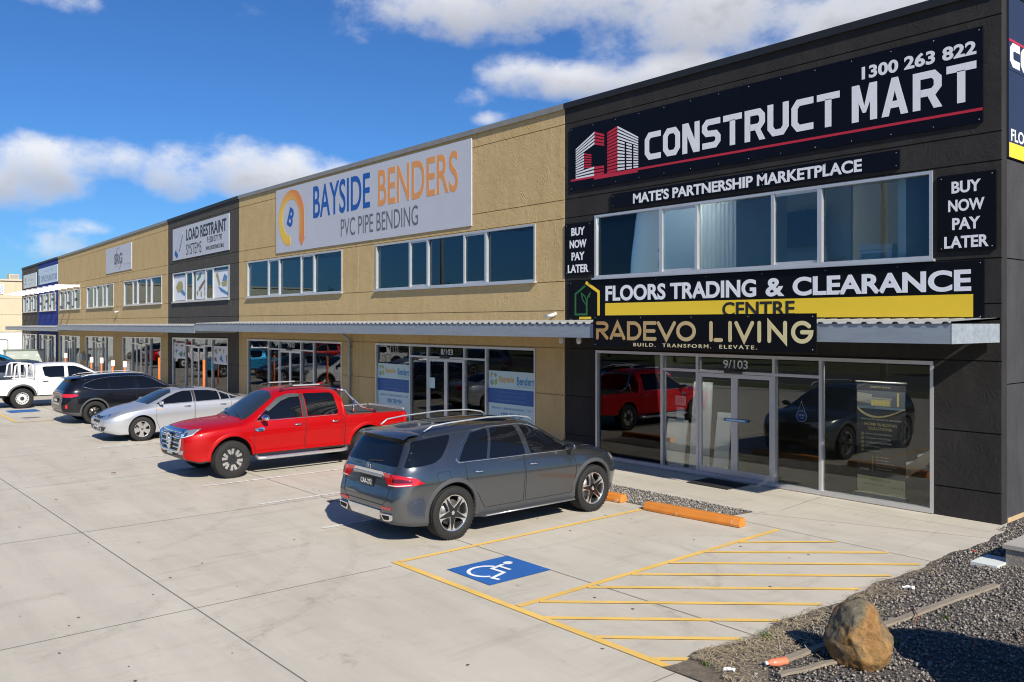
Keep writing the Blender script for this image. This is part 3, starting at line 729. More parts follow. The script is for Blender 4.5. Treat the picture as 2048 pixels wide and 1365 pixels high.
unit(4, -67.85, -60.9, 8.74, M_tan, M_cap, 'narrow ochre shop unit between the roof joint and the deep blue unit', [(-67.3, -61.8, M_glu, ())], [(-67.3, -61.9, None)], True, jx=(-60.9,))
unit(3, -74.2, -67.85, 8.74, M_nvy, M_capd, 'deep blue shop unit second from the far end', [(-73.6, -68.5, M_glu, ())], [(-73.75, -68.5, None)], True)
unit(2, -80.1, -74.2, 8.74, M_gry, M_capd, 'dark grey shop unit at the far left end of the row', [(-79.55, -74.65, M_glu, ())], [(-79.75, -74.65, None)], True)
# end wall of the black unit, facing +x
u9 = UL[9]
ew = MB()
for a, b in ((.0, .62), (.5, 1.46), (1.46, 2.26), (2.26, 4.3), (4.3, 5.93), (5.93, 7.1), (7.1, 8.74)):
    pass
zl = [0, 2.26, 4.32, 5.95, 8.26, 8.74]
for a, b in zip(zl[:-1], zl[1:]):
    ew.box(-5.37 - .001, -5.37 - .05, .235, 22, a + (.010 if a else .07), b - (.010 if b < 8.7 else 0))
ew.box(-5.42, -5.6, .225, 22, .07, 8.74); ew.box(-5.371, -5.55, .222, .234, .05, 8.74)
ew.build('end_wall', M_end, u9)
ft = MB(); ft.box(-5.36, -5.6, .25, 22, 0.0, .075); ft.build('footing', mat('bare footing', (.50, .36, .20), .9, var=.2), u9)
cp = MB(); cp.box(-5.32, -5.66, -.055, 22, 8.745, 8.79); cp.box(-5.32, -5.335, .0, 22, 8.64, 8.745); cp.build('parapet_flashing', M_capd, u9)
# things in the black unit's rooms
pr = MB(); pr.box(-10.9, -10.84, .6, 2.6, 3.4, 6.5); pr.box(-11.2, -9.3, 2.6, 2.67, 3.4, 6.5); pr.box(-13.0, -12.95, 2.2, 5, 3.4, 6.5)
pr.box(-7.2, -7.05, .3, 3.0, 3.4, 6.5); pr.build('partition', M_room, u9)
hb = MB(); n_ = 34
_P = [(-11.38 + .88 * i / n_, .11 + .012 * math.sin(i * 1.5)) for i in range(n_ + 1)]
hb.add([(x, y, 4.40) for x, y in _P] + [(x, y, 5.83) for x, y in _P], [(i, i + 1, n_ + 2 + i, n_ + 1 + i) for i in range(n_)], 0, True); hb.build('curtain', M_curt, u9, fix=False)
wb = MB(); wb.box(-10.6, -9.7, 2.2, 2.24, 4.95, 5.75); wb.build('wall_panel', mat('deep blue board', (.02, .045, .08), .5), u9)

def canopy(x0, x1, zt, zb, depth, label, capend=False):
    root = thing('awning', label, 'awning', ((x0 + x1) / 2, 0, zb), 0, 'steel awnings along the shopfronts')
    f = MB(); y = -depth
    n = max(1, int((x1 - x0) / 6.0))
    for i in range(n):
        a = x0 + (x1 - x0) * i / n; b = x0 + (x1 - x0) * (i + 1) / n
        f.box(a + .003, b - .003, y - .012, y, zb, zt - .035); f.box(a + .003, b - .003, y, y + .07, zb, zb + .012); f.box(a + .003, b - .003, y, y + .07, zt - .047, zt - .035)
    f.build('fascia_channel', M_gal, root)
    e = MB(); e.box(x0 - .004, x0 + .012, y - .012, -.06, zb, zt - .035); e.build('end_plate', M_galb, root)
    e = MB(); e.box(x1 - .012, x1 + .004, y - .012, -.06, zb, zt - .035)
    for k in range(4):
        if capend:
            for zz in (zb + .1, zb + .16, zb + .22): e.box(x1 + .004, x1 + .009, y + .35 + k * .4, y + .36 + k * .4, zz, zz + .018)
    e.build('end_plate', M_galb, root)
    s = MB(); p = .25; vs = []; x = x0
    prof = []
    while x < x1 - .01:
        prof += [(x, 0.0), (x + .13, 0.0), (x + .16, .032), (x + .22, .032)]; x += p
    prof.append((x1, 0.0))
    prof = [(min(a, x1), b) for a, b in prof]
    n = len(prof)
    vs = [(a, y - .035, zt - .034 + b) for a, b in prof] + [(a, -.03, zt + .03 + b) for a, b in prof] + [(a, y - .035, zt - .0355 + b) for a, b in prof] + [(a, -.03, zt + .0285 + b) for a, b in prof]
    s.add(vs, [(i, i + 1, n + i + 1, n + i) for i in range(n - 1)] + [(2 * n + i, 3 * n + i, 3 * n + i + 1, 2 * n + i + 1) for i in range(n - 1)] + [(i, 2 * n + i, 2 * n + i + 1, i + 1) for i in range(n - 1)])
    s.build('roof_sheet', M_roofsh, root, fix=False)
    b = MB(); x = x0 + .6
    while x < x1 - .3:
        b.box(x - .05, x + .05, y + .08, -.03, zb + .06, zb + .20); x += 2.9
    b.build('outrigger', M_alud, root)
    return root
canopy(-35.9, -5.38, 3.285, 2.95, 1.85, 'longest grey steel awning, over the three nearest shopfronts', True)
canopy(-59.7, -35.93, 3.19, 2.86, 1.85, 'middle grey steel awning, in front of the picture window unit')
canopy(-76.3, -59.75, 3.06, 2.77, 1.85, 'farthest grey steel awning, under the white sunshade arms')
# ---------------------------------------------------------------- signs
def sign(label, x0, x1, z0, z1, m, y=-.004, t=.03, seams=(), screws=0, warp=False, depth_tag='sign'):
    root = thing('wall_sign', label, 'sign', ((x0 + x1) / 2, y, z0))
    p = MB(); xs = [x0] + list(seams) + [x1]
    for a, b in zip(xs[:-1], xs[1:]): p.box(a + .0015, b - .0015, y - t, y, z0, z1)
    p.build('sign_panel', m, root, warp=warp)
    if screws:
        s = MB()
        for i in range(screws):
            u = x0 + .06 + (x1 - x0 - .12) * i / (screws - 1)
            for v in (z0 + .05, z1 - .05): s.lathe([(.007, 0), (.007, -.004), (.001, -.005)], 8, c=(u, y - t, v), axis='y')
        s.build('screw', M_alu, root, warp=warp)
    return root, FAC(y - t - .0005)
# black unit: main sign
rt, fn = sign('largest navy sign with white block letters and phone number, top of the black unit', -15.28, -5.64, 6.555, 8.12, M_sgn, seams=(-12.9, -10.5, -8.1), screws=14)
SQ = {'C': ([[(1, .875), (.30, .875), (.125, .72), (.125, .28), (.30, .125), (1, .125)]],), 'O': ([[(.30, .875), (.70, .875), (.875, .72), (.875, .28), (.70, .125), (.30, .125), (.125, .28), (.125, .72)]],),
      'S': ([[(1, .875), (.28, .875), (.125, .76), (.125, .62), (.26, .51), (.74, .49), (.875, .38), (.875, .24), (.72, .125), (0, .125)]],),
      'U': ([[(.125, 1), (.125, .28), (.30, .125), (.70, .125), (.875, .28), (.875, 1)]],), 'T': ([[(0, .875), (1, .875)], [(.5, .80), (.5, 0)]],),
      'R': ([[(.125, 0), (.125, .875), (.72, .875), (.875, .75), (.875, .55), (.72, .42), (.25, .42)]],)}
def sq_letter(mb, ch, u, w, z0, h, fn):
    S = lambda x, y: (u + x * w, z0 + y * h)
    t = .128
    if ch in SQ:
        for pl in SQ[ch][0]:
            mb.stroke([S(*p) for p in pl], t, fn, 0, .004, closed=(ch == 'O'))
        if ch == 'R': mb.prism([S(.46, .42), S(.72, .42), S(1.04, 0), S(.74, 0)], fn, .001, .0045)
    elif ch == 'N':
        a = t / w
        mb.prism([S(0, 0), S(a, 0), S(a, 1), S(0, 1)], fn, 0, .004); mb.prism([S(1 - a, 0), S(1, 0), S(1, 1), S(1 - a, 1)], fn, 0, .004)
        mb.prism([S(.02, 1), S(a + .07, 1), S(.98, 0), S(1 - a - .07, 0)], fn, .001, .0045)
    elif ch == 'M':
        a = t / w
        mb.prism([S(0, 0), S(a, 0), S(a, 1), S(0, 1)], fn, 0, .004); mb.prism([S(1 - a, 0), S(1, 0), S(1, 1), S(1 - a, 1)], fn, 0, .004)
        mb.prism([S(0, 1), S(a * 1.1, 1), S(.56, .22), S(.44, .22)], fn, .001, .0045); mb.prism([S(1, 1), S(1 - a * 1.1, 1), S(.44, .22), S(.56, .22)], fn, .0015, .005)
    elif ch == 'A':
        mb.prism([S(0, 0), S(.27, 0), S(.62, 1), S(.38, 1)], fn, 0, .004); mb.prism([S(1, 0), S(.73, 0), S(.38, 1), S(.62, 1)], fn, .001, .0045); mb.prism([S(.2, .2), S(.8, .2), S(.74, .38), S(.26, .38)], fn, .0015, .005)
lt = MB()
def sq_word(word, u0, u1, z0, z1, gap):
    n = len(word); w = (u1 - u0 - gap * (n - 1)) / n
    for i, ch in enumerate(word):
        sq_letter(lt, ch, u0 + i * (w + gap), w, z0, z1 - z0, fn)
sq_word('CONSTRUCT', -12.84, -8.13, 6.945, 7.60, .075); sq_word('MART', -7.89, -5.74, 6.93, 7.60, .085)
text(lt, '1300 263 822', -7.70, -5.74, 7.685, 7.92, fn, 0, .004, bold=.035, space=1.03)
lt.build('lettering', M_ltw, rt)
rl = MB(); rl.prism([(-15.25, 6.785), (-5.645, 6.745), (-5.645, 6.79), (-15.25, 6.835)], fn, 0, .003)
wh = MB()
def quad(q, s0, s1, t0, t1):
    A, B, C, D = [Vector(p) for p in q]
    P = lambda s, t: tuple((A.lerp(B, s)).lerp(D.lerp(C, s), t))
    return [P(s0, t0), P(s1, t0), P(s1, t1), P(s0, t1)]
LW = ((-15.075, 7.571), (-14.432, 7.897), (-14.446, 6.799), (-15.075, 6.808)); LR = ((-14.432, 7.897), (-14.116, 7.783), (-14.126, 6.809), (-14.446, 6.799))
MR = ((-14.011, 7.807), (-13.682, 7.899), (-13.682, 6.819), (-14.011, 6.812)); MW = ((-13.682, 7.899), (-13.048, 7.542), (-13.048, 6.818), (-13.682, 6.819))
N1 = 13
for i in range(N1):
    t0, t1 = i / N1, (i + .6) / N1
    if i < 4: wh.prism(quad(LW, 0, 1, t0, t1), fn, 0, .004)
    elif i < 10: wh.prism(quad(LW, 0, .44, t0, t1), fn, 0, .004)
    else: wh.prism(quad(LW, 0, 1, t0, t1), fn, 0, .004)
    if i < 4 or i > 9: rl.prism(quad(LR, 0, 1, t0, (i + .72) / N1), fn, 0, .004)
    if 4 <= i < 10: rl.prism([(-14.79, 7.43 - (i - 4) * .066), (-14.54, 7.36 - (i - 4) * .057), (-14.54, 7.325 - (i - 4) * .057), (-14.79, 7.39 - (i - 4) * .066)], fn, 0, .004)
    rl.prism(quad(MR, 0, 1, t0, (i + .72) / N1), fn, 0, .004)
    if i < 4: wh.prism(quad(MW, 0, 1, t0, t1), fn, 0, .004)
    else:
        for a, b in ((0, .34), (.44, .69), (.78, 1)): wh.prism(quad(MW, a, b, t0, t1), fn, 0, .004)
rl.prism([(-14.45, 6.80), (-13.05, 6.77), (-13.05, 6.73), (-14.45, 6.735)], fn, .001, .0035)
wh.build('emblem', M_ltw, rt); rl.build('red_stripe', M_ltr, rt)
rt, fn = sign('slim navy sign with one line of white capitals above the black unit upper window', -13.89, -7.01, 5.985, 6.315, M_sgn, screws=6)
t = MB(); text(t, "MATE'S PARTNERSHIP MARKETPLACE", -13.2, -7.7, 6.02, 6.26, fn, bold=.03); t.build('lettering', M_ltw, rt)
for lab, x0, x1 in (('narrow navy sign of four white words, left of the black unit upper window', -15.47, -14.53), ('navy sign of four white words at the right corner of the black unit', -6.36, -5.44)):
    rt, fn = sign(lab, x0, x1, 4.465, 5.745, M_sgk, screws=2)
    t = MB(); c = (x0 + x1) / 2; w = (x1 - x0)
    for k, (s, ww) in enumerate((('BUY', .50), ('NOW', .62), ('PAY', .48), ('LATER', .76))):
        zc = 5.53 - k * .305; text(t, s, c - ww * w / 2, c + ww * w / 2, zc - .10, zc + .10, fn, bold=.03)
    t.build('lettering', M_ltw, rt)
rt, fn = sign('wide black sign with white capitals and yellow band over the black unit awning', -15.32, -5.62, 3.32, 4.30, M_sgk, seams=(-12.1, -8.8), screws=8)
t = MB(); text(t, 'FLOORS TRADING', -14.07, -9.92, 3.79, 4.155, fn, bold=.032); text(t, '&', -9.70, -9.28, 3.79, 4.155, fn, bold=.03); text(t, 'CLEARANCE', -9.10, -5.82, 3.79, 4.155, fn, bold=.034); t.build('lettering', M_ltw, rt)
t = MB(); t.prism([(-14.08, 3.40), (-5.79, 3.36), (-5.79, 3.74), (-14.08, 3.74)], fn, 0, .003); t.stroke([(-14.73, 4.26), (-14.30, 4.02), (-14.30, 3.42)], .075, fn, 0, .004); t.prism([(-14.95, 3.36), (-14.55, 3.36), (-14.55, 3.42), (-14.95, 3.42)], fn, 0, .004); t.build('yellow_band', M_lty, rt)
t = MB(); text(t, 'CENTRE', -10.73, -9.05, 3.40, 3.70, fn, .004, .008, bold=.02); t.build('lettering', M_ltk, rt)
t = MB(); t.stroke([(-14.75, 4.18), (-15.09, 3.98), (-15.09, 3.48), (-14.70, 3.48), (-14.70, 3.86)], .05, fn, 0, .004)
t.stroke([(-14.70, 3.70), (-14.84, 3.84), (-14.88, 4.0), (-14.76, 3.92), (-14.70, 3.80)], .028, fn, .001, .0045); t.stroke([(-14.69, 3.88), (-14.62, 3.97), (-14.58, 4.0), (-14.60, 3.92), (-14.69, 3.86)], .025, fn, .001, .0045); t.build('emblem', M_grn, rt)
# gold lettered sign hung on the awning edge
rt, fn = sign('black sign with gold letters hung on the awning edge of the black unit', -12.67, -7.53, 2.765, 3.425, M_sgk, y=-1.87, t=.03, seams=(-10.1,), screws=5)
gm = bpy.data.materials.new('gold ink'); gm.use_nodes = True
nt = gm.node_tree; b = nt.nodes['Principled BSDF']; b.inputs['Roughness'].default_value = .45
tc = nt.nodes.new('ShaderNodeTexCoord'); sp = nt.nodes.new('ShaderNodeSeparateXYZ'); mr = nt.nodes.new('ShaderNodeMapRange'); rp = nt.nodes.new('ShaderNodeValToRGB')
mr.inputs[1].default_value = -2.5; mr.inputs[2].default_value = 2.4
rp.color_ramp.elements[0].color = (.40, .235, .085, 1); rp.color_ramp.elements[1].color = (.66, .60, .33, 1)
nt.links.new(tc.outputs['Object'], sp.inputs[0]); nt.links.new(sp.outputs[0], mr.inputs[0]); nt.links.new(mr.outputs[0], rp.inputs[0]); nt.links.new(rp.outputs[0], b.inputs['Base Color'])
t = MB(); H = .385; zb = 2.915; sw = .072
def rd(ch, u, w):
    S = lambda x, y: (u + sw / 2 + x * (w - sw), zb + sw / 2 + y * (H - sw))
    def st(pl, closed=False): t.stroke([S(*p) for p in pl], sw, fn, 0, .004, closed=closed, caps=not closed)
    def arcp(cx, cy, rx, ry, a0, a1, n=14): return [(cx + rx * math.cos(R(a0 + (a1 - a0) * k / n)), cy + ry * math.sin(R(a0 + (a1 - a0) * k / n))) for k in range(n + 1)]
    if ch == 'R': st([(0, 1)] + arcp(.62, .76, .38, .24, 90, -90, 10) + [(0, .52), (0, 0)]); st([(.45, .45), (1, 0)])
    if ch == 'A': st([(0, 0), (.5, 1), (1, 0)]); st([(.3, .22), (.72, .22)])
    if ch == 'D': st([(0, 0), (0, 1)] + arcp(.45, .5, .55, .5, 90, -90, 12), True)
    if ch == 'E': st([(1, 1), (0, 1), (0, 0), (1, 0)]); st([(0, .5), (.9, .5)])
    if ch == 'V': st([(0, 1), (.5, 0), (1, 1)])
    if ch == 'O': st(arcp(.5, .5, .5, .5, 0, 345, 23), True)
    if ch == 'L': st([(0, 1), (0, 0)]); st([(.42, 0), (1, 0)])
    if ch == 'I': st([(.5, 1), (.5, 0)])
    if ch == 'N': st([(0, 0), (0, 1), (1, 0), (1, 1)])
    if ch == 'G': st(arcp(.5, .5, .5, .5, 40, 360, 22) + [(.5, .5)])
for ch, a, b_ in (('R', -12.58, -12.23), ('A', -12.19, -11.76), ('D', -11.71, -11.33), ('E', -11.28, -10.94), ('V', -10.93, -10.46), ('O', -10.45, -9.99), ('L', -9.68, -9.38), ('I', -9.33, -9.12), ('V', -9.13, -8.72), ('I', -8.73, -8.50), ('N', -8.45, -8.07), ('G', -7.99, -7.58)): rd(ch, a, b_ - a)
t.build('lettering', gm, rt)
t = MB(); text(t, 'BUILD.  TRANSFORM.  ELEVATE.', -11.54, -8.66, 2.795, 2.865, fn, bold=.01, space=1.35); t.build('lettering', mat('pale gold ink', (.62, .56, .34), .5), rt)
# end wall sign
rt = thing('wall_sign', 'navy and yellow sign on the side wall of the black unit', 'sign', (-5.36, 3, 5.96))
fs = SIDE(-5.365)
p = MB(); p.prism([(.21, 7.40), (6.9, 7.40), (6.9, 8.66), (.21, 8.66)], fs, 0, .03); p.prism([(.21, 5.965), (6.9, 5.965), (6.9, 7.39), (.21, 7.39)], fs, 0, .03); p.build('sign_panel', mat('blue navy panel', (.018, .026, .060), .5), rt)
fs2 = SIDE(-5.3345)
t = MB(); 
for k, ch in enumerate('CONSTRUCT'): pass
lt = MB(); _fn = fn; fn = fs2; n_ = 0
for k, ch in enumerate('CONSTRUCT'): sq_letter(lt, ch, .27 + k * .46, .40, 7.47, .36, fs2)
for k, ch in enumerate('MART'): sq_letter(lt, ch, 4.72 + k * .48, .42, 7.47, .36, fs2)
text(lt, 'FLOORS TRADING & CLEARANCE CENTRE', .30, 6.6, 6.24, 6.44, fs2, 0, .003, bold=.02); lt.build('lettering', M_ltw, rt)
t = MB(); t.prism([(.22, 5.97), (6.89, 5.97), (6.89, 6.21), (.22, 6.21)], fs2, 0, .003); t.build('yellow_band', M_lty, rt)
t = MB(); t.prism([(.22, 7.86), (6.89, 7.86), (6.89, 7.90), (.22, 7.90)], fs2, 0, .003); t.build('red_stripe', M_ltr, rt)
# pipe bending sign
rt, fn = sign('large pale grey sign with blue and orange words and an orange arrow', -32.03, -19.3, 6.05, 8.55, M_sgw, seams=(-31.0, -29.3, -27.6, -25.63, -24.0, -22.4, -20.7), screws=0)
t = MB(); text(t, 'BAYSIDE', -28.88, -24.84, 7.14, 8.34, fn, bold=.012); t.build('lettering', M_ltb, rt)
t = MB(); text(t, 'BENDERS', -24.33, -19.93, 7.11, 8.32, fn, bold=.012); t.build('lettering', M_lto, rt)
t = MB(); text(t, 'PVC PIPE BENDING', -26.81, -22.0, 6.31, 6.93, fn, bold=.0); t.build('lettering', M_ltg, rt)
om = bpy.data.materials.new('orange to yellow ink'); om.use_nodes = True
nt = om.node_tree; b = nt.nodes['Principled BSDF']; b.inputs['Roughness'].default_value = .5
tc = nt.nodes.new('ShaderNodeTexCoord'); vm = nt.nodes.new('ShaderNodeVectorMath'); vm.operation = 'DISTANCE'; rp = nt.nodes.new('ShaderNodeValToRGB')
mr = nt.nodes.new('ShaderNodeMapRange'); mr.inputs[1].default_value = .68; mr.inputs[2].default_value = 1.25
vm.inputs[1].default_value = (-31.0 + 25.665, 0.0, 7.2 - 6.05)
nt.links.new(tc.outputs['Object'], vm.inputs[0]); nt.links.new(vm.outputs['Value'], mr.inputs[0]); nt.links.new(mr.outputs[0], rp.inputs[0]); nt.links.new(rp.outputs[0], b.inputs['Base Color'])
rp.color_ramp.elements[0].color = (.80, .52, .06, 1); rp.color_ramp.elements[1].color = (.70, .24, .05, 1)
inn = [(-29.83, 6.5), (-30.03, 6.5)]
O_ = [(-30.75, 6.26), (-31.15, 6.32), (-31.45, 6.49), (-31.70, 6.85), (-31.82, 7.29), (-31.78, 7.62), (-31.63, 7.89), (-31.4, 8.17), (-31.09, 8.35), (-30.78, 8.43), (-30.47, 8.42), (-30.14, 8.32), (-29.87, 8.09), (-29.66, 7.78), (-29.6, 7.44), (-29.6, 6.51)]
I_ = [(-30.75, 6.64), (-31.05, 6.73), (-31.27, 6.92), (-31.39, 7.12), (-31.43, 7.34), (-31.39, 7.6), (-31.29, 7.78), (-31.12, 7.95), (-30.95, 8.03), (-30.75, 8.06), (-30.55, 8.05), (-30.35, 7.96), (-30.19, 7.82), (-30.07, 7.65), (-30.02, 7.45), (-30.02, 6.51)]
t = MB(); t.strip(O_, I_, fn, 0, .004); t.prism([(-30.08, 6.51), (-29.54, 6.51), (-29.81, 6.20)], fn, .001, .0045); t.build('emblem', om, rt)
t = MB(); V, F = text_geo('B', .03)
a = R(-27); vs = []
for x, y, z in V:
    x = (x - .35) * .95; y = (y - .36) * 1.05
    vs.append(fn(-30.68 + (x * math.cos(a) - y * math.sin(a)) * .92, 7.36 + (x * math.sin(a) + y * math.cos(a)) * .92, (z + .5) * .004))
t.add(vs, F); t.build('lettering', M_ltb, rt)
# load restraint sign
def wsign(*a, **k): return sign(*a, warp=True, **k)
rt, fn = wsign('white sign with black bold words and a grey clip drawing on the dark grey unit', -43.95, -36.78, 6.53, 8.16, M_sgw)
t = MB(); text(t, 'LOAD RESTRAINT', -42.03, -37.06, 7.40, 7.98, fn, bold=.025); text(t, 'SYSTEMS', -42.03, -40.05, 6.68, 7.22, fn, bold=-.004); text(t, 'P:1300 577 797', -39.33, -37.54, 7.05, 7.33, fn, bold=.006); text(t, 'WWW.LOADRESTRAINT.COM.AU', -39.5, -37.33, 6.71, 6.90, fn, bold=.006); t.build('lettering', M_ltk, rt, warp=True)
t = MB(); t.prism([(-43.7, 6.85), (-43.3, 6.6), (-43.15, 6.78), (-43.55, 7.05)], fn, 0, .004); t.prism([(-43.45, 7.1), (-43.1, 6.85), (-42.5, 7.75), (-42.55, 7.95), (-42.75, 7.95)], fn, 0, .004, 1); t.prism([(-43.35, 7.08), (-43.2, 6.98), (-42.62, 7.85), (-42.72, 7.9)], fn, .005, .008, 2); t.prism([(-43.02, 6.95), (-42.92, 6.98), (-42.5, 7.7), (-42.55, 7.72)], fn, .005, .008); t.build('emblem', [M_ltb, mat('pale grey ink', (.45, .47, .52), .5), M_sgw], rt, warp=True)
rt, fn = wsign('pale square sign with three dark letters and a curved swoosh on the ochre unit', -55.74, -50.7, 6.55, 8.18, M_sgw)
t = MB(); text(t, 'SRG', -54.0, -52.4, 7.02, 7.72, fn, bold=.045); t.stroke([(-53.15 + .55 * math.cos(R(a)), 7.38 + .68 * math.sin(R(a))) for a in range(75, 190, 12)], .035, fn, .005, .008); t.stroke([(-53.2 + .6 * math.cos(R(a)), 7.3 + .62 * math.sin(R(a))) for a in range(-75, 20, 12)], .035, fn, .005, .008)
t.build('lettering', M_ltg, rt, warp=True)
t = MB(); text(t, 'FLOORING', -53.97, -52.6, 6.86, 6.95, fn); t.stroke([(-52.3, 7.0), (-51.7, 6.92), (-51.3, 6.98), (-50.75, 6.85)], .03, fn, 0, .004); t.build('lettering', mat('faded red ink', (.45, .30, .33), .6), rt, warp=True)
rt, fn = wsign('pale blue sign with a row of grey capitals on the deep blue unit', -73.95, -67.9, 6.75, 8.18, mat('pale blue sign panel', (.50, .62, .74), .5))
t = MB(); text(t, 'OFFICE FURNITURE', -73.1, -68.02, 6.95, 7.48, fn, bold=.04); text(t, 'ACTIVE', -71.7, -69.3, 7.75, 7.95, fn, space=1.6); t.prism([(-73.9, 6.8), (-73.4, 6.8), (-73.4, 7.6), (-73.9, 7.6)], fn, 0, .003, 1); t.build('lettering', [mat('blue grey ink', (.20, .27, .36), .5), mat('teal ink', (.12, .32, .40), .5)], rt, warp=True)
rt, fn = wsign('pale sign with small grey words on the far end dark grey unit', -79.4, -74.7, 6.7, 7.98, mat('mint sign panel', (.55, .63, .65), .5))
t = MB(); text(t, 'Banner Express', -77.5, -75.65, 7.25, 7.55, fn); text(t, 'signs and print', -77.4, -75.8, 6.98, 7.10, fn); t.prism([(-79.0, 7.0), (-78.2, 7.0), (-78.2, 7.15), (-79.0, 7.15)], fn, 0, .003); t.prism([(-78.8, 7.3), (-78.4, 7.3), (-78.4, 7.7), (-78.8, 7.7)], fn, 0, .003); t.build('lettering', mat('faint grey ink', (.25, .30, .33), .5), rt, warp=True)
# pictures on the blinds of the dark grey unit
PC = [mat('picture blue', (.08, .22, .42), .6), mat('picture olive', (.36, .33, .14), .6), mat('picture green', (.08, .28, .13), .6), mat('picture brown', (.22, .15, .10), .6)]
xs = [-44.0 + 7.2 * q for q in FR]; bf = FAC(.02)
def picture(label, items, u0, u1, v0, v1, y, cat='poster', back=M_blind):
    root = thing('poster', label, cat, ((u0 + u1) / 2, y, v0)); f_ = FAC(y)
    b = MB(); b.prism([(u0, v0), (u1, v0), (u1, v1), (u0, v1)], f_, 0, .003); b.build('sheet', back, root, warp=True)
    p = MB()
    for (mi, pl) in items: p.prism([(u0 + a * (u1 - u0), v0 + c * (v1 - v0)) for a, c in pl], f_, .0045 + .002 * mi, .0055 + .002 * mi, mi)
    p.build('picture', PC, root, warp=True)
picture('white blind picture of a blue strap ratchet, left pane of the dark grey unit', [(1, [(.1, .55), (.35, .78), (.65, .75), (.72, .5), (.5, .35), (.3, .3)]), (0, [(.32, .5), (.6, .72), (.66, .45), (.95, .22), (.8, .16), (.5, .32)])], xs[0] + .1, xs[1] - .08, 4.45, 5.72, .055)
picture('white blind picture of a green clip and hooks, middle pane of the dark grey unit', [(2, [(.1, .72), (.3, .9), (.55, .97), (.5, .8), (.2, .66)]), (3, [(.3, .4), (.55, .55), (1, .75), (.98, .65), (.5, .35), (.35, .28)]), (1, [(.05, .25), (.3, .36), (.25, .28), (.2, .1), (.12, .15)]), (1, [(.5, .3), (.62, .25), (.6, .05), (.45, .1)]), (1, [(.78, .42), (.9, .38), (.95, .2), (.8, .12), (.88, .26)])], xs[2] + .3, xs[3] - .08, 4.45, 5.78, .055)
picture('white blind picture of a blue buckle, right pane of the dark grey unit', [(1, [(.05, .85), (.18, .95), (.38, .5), (.3, .4)]), (0, [(.5, .6), (.65, .85), (.85, .75), (.8, .55)]), (1, [(.45, .55), (.85, .62), (.8, .38), (.5, .4)]), (0, [(.2, .42), (.5, .32), (1, .12), (.9, .05), (.4, .22)])], xs[4] + .1, xs[5] - .12, 4.45, 5.70, .055)
xs = [-44.05 + 7.1 * q for q in FR]
picture('white poster of small coloured fittings, upper left pane of the dark grey shopfront', [(3, [(.1, .85), (.3, .9), (.28, .75)]), (2, [(.4, .3), (.7, .5), (.75, .2), (.6, .12)]), (3, [(.8, .3), (.98, .55), (.9, .15)]), (0, [(.1, .5), (.35, .6), (.2, .3)]), (3, [(.55, .85), (.85, .88), (.7, .72)])], xs[0] + .08, xs[1] - .06, 1.55, 2.35, .04)
picture('white poster of small coloured fittings, upper right pane of the dark grey shopfront', [(1, [(.05, .75), (.2, .9), (.3, .6), (.2, .55)]), (3, [(.35, .8), (.5, .9), (.48, .7)]), (0, [(.4, .3), (.55, .55), (.62, .3), (.7, .12), (.5, .2)]), (3, [(.05, .3), (.2, .4), (.25, .12), (.1, .18)]), (1, [(.65, .8), (.75, .85), (.72, .55)]), (3, [(.85, .5), (1, .6), (1, .15), (.9, .1)])], xs[4] + .06, xs[5] - .08, 1.42, 2.25, .04)

# ---------------------------------------------------------------- vehicles
def pchip(ks, x):
    ks = sorted(ks); X = np.array([k[0] for k in ks], float); Y = np.array([k[1] for k in ks], float)
    if len(X) == 1: return np.full(np.shape(x), Y[0])
    h = np.diff(X); d = np.diff(Y) / h; m = np.zeros(len(X)); m[0] = d[0]; m[-1] = d[-1]
    for i in range(1, len(X) - 1):
        if d[i - 1] * d[i] > 0:
            w1 = 2 * h[i] + h[i - 1]; w2 = h[i] + 2 * h[i - 1]; m[i] = (w1 + w2) / (w1 / d[i - 1] + w2 / d[i])
    x = np.clip(np.asarray(x, float), X[0], X[-1]); i = np.clip(np.searchsorted(X, x, side='right') - 1, 0, len(X) - 2)
    t = (x - X[i]) / h[i]
    return Y[i] * (1 + 2 * t) * (1 - t) ** 2 + h[i] * m[i] * t * (1 - t) ** 2 + Y[i + 1] * t * t * (3 - 2 * t) + h[i] * m[i + 1] * t * t * (t - 1)

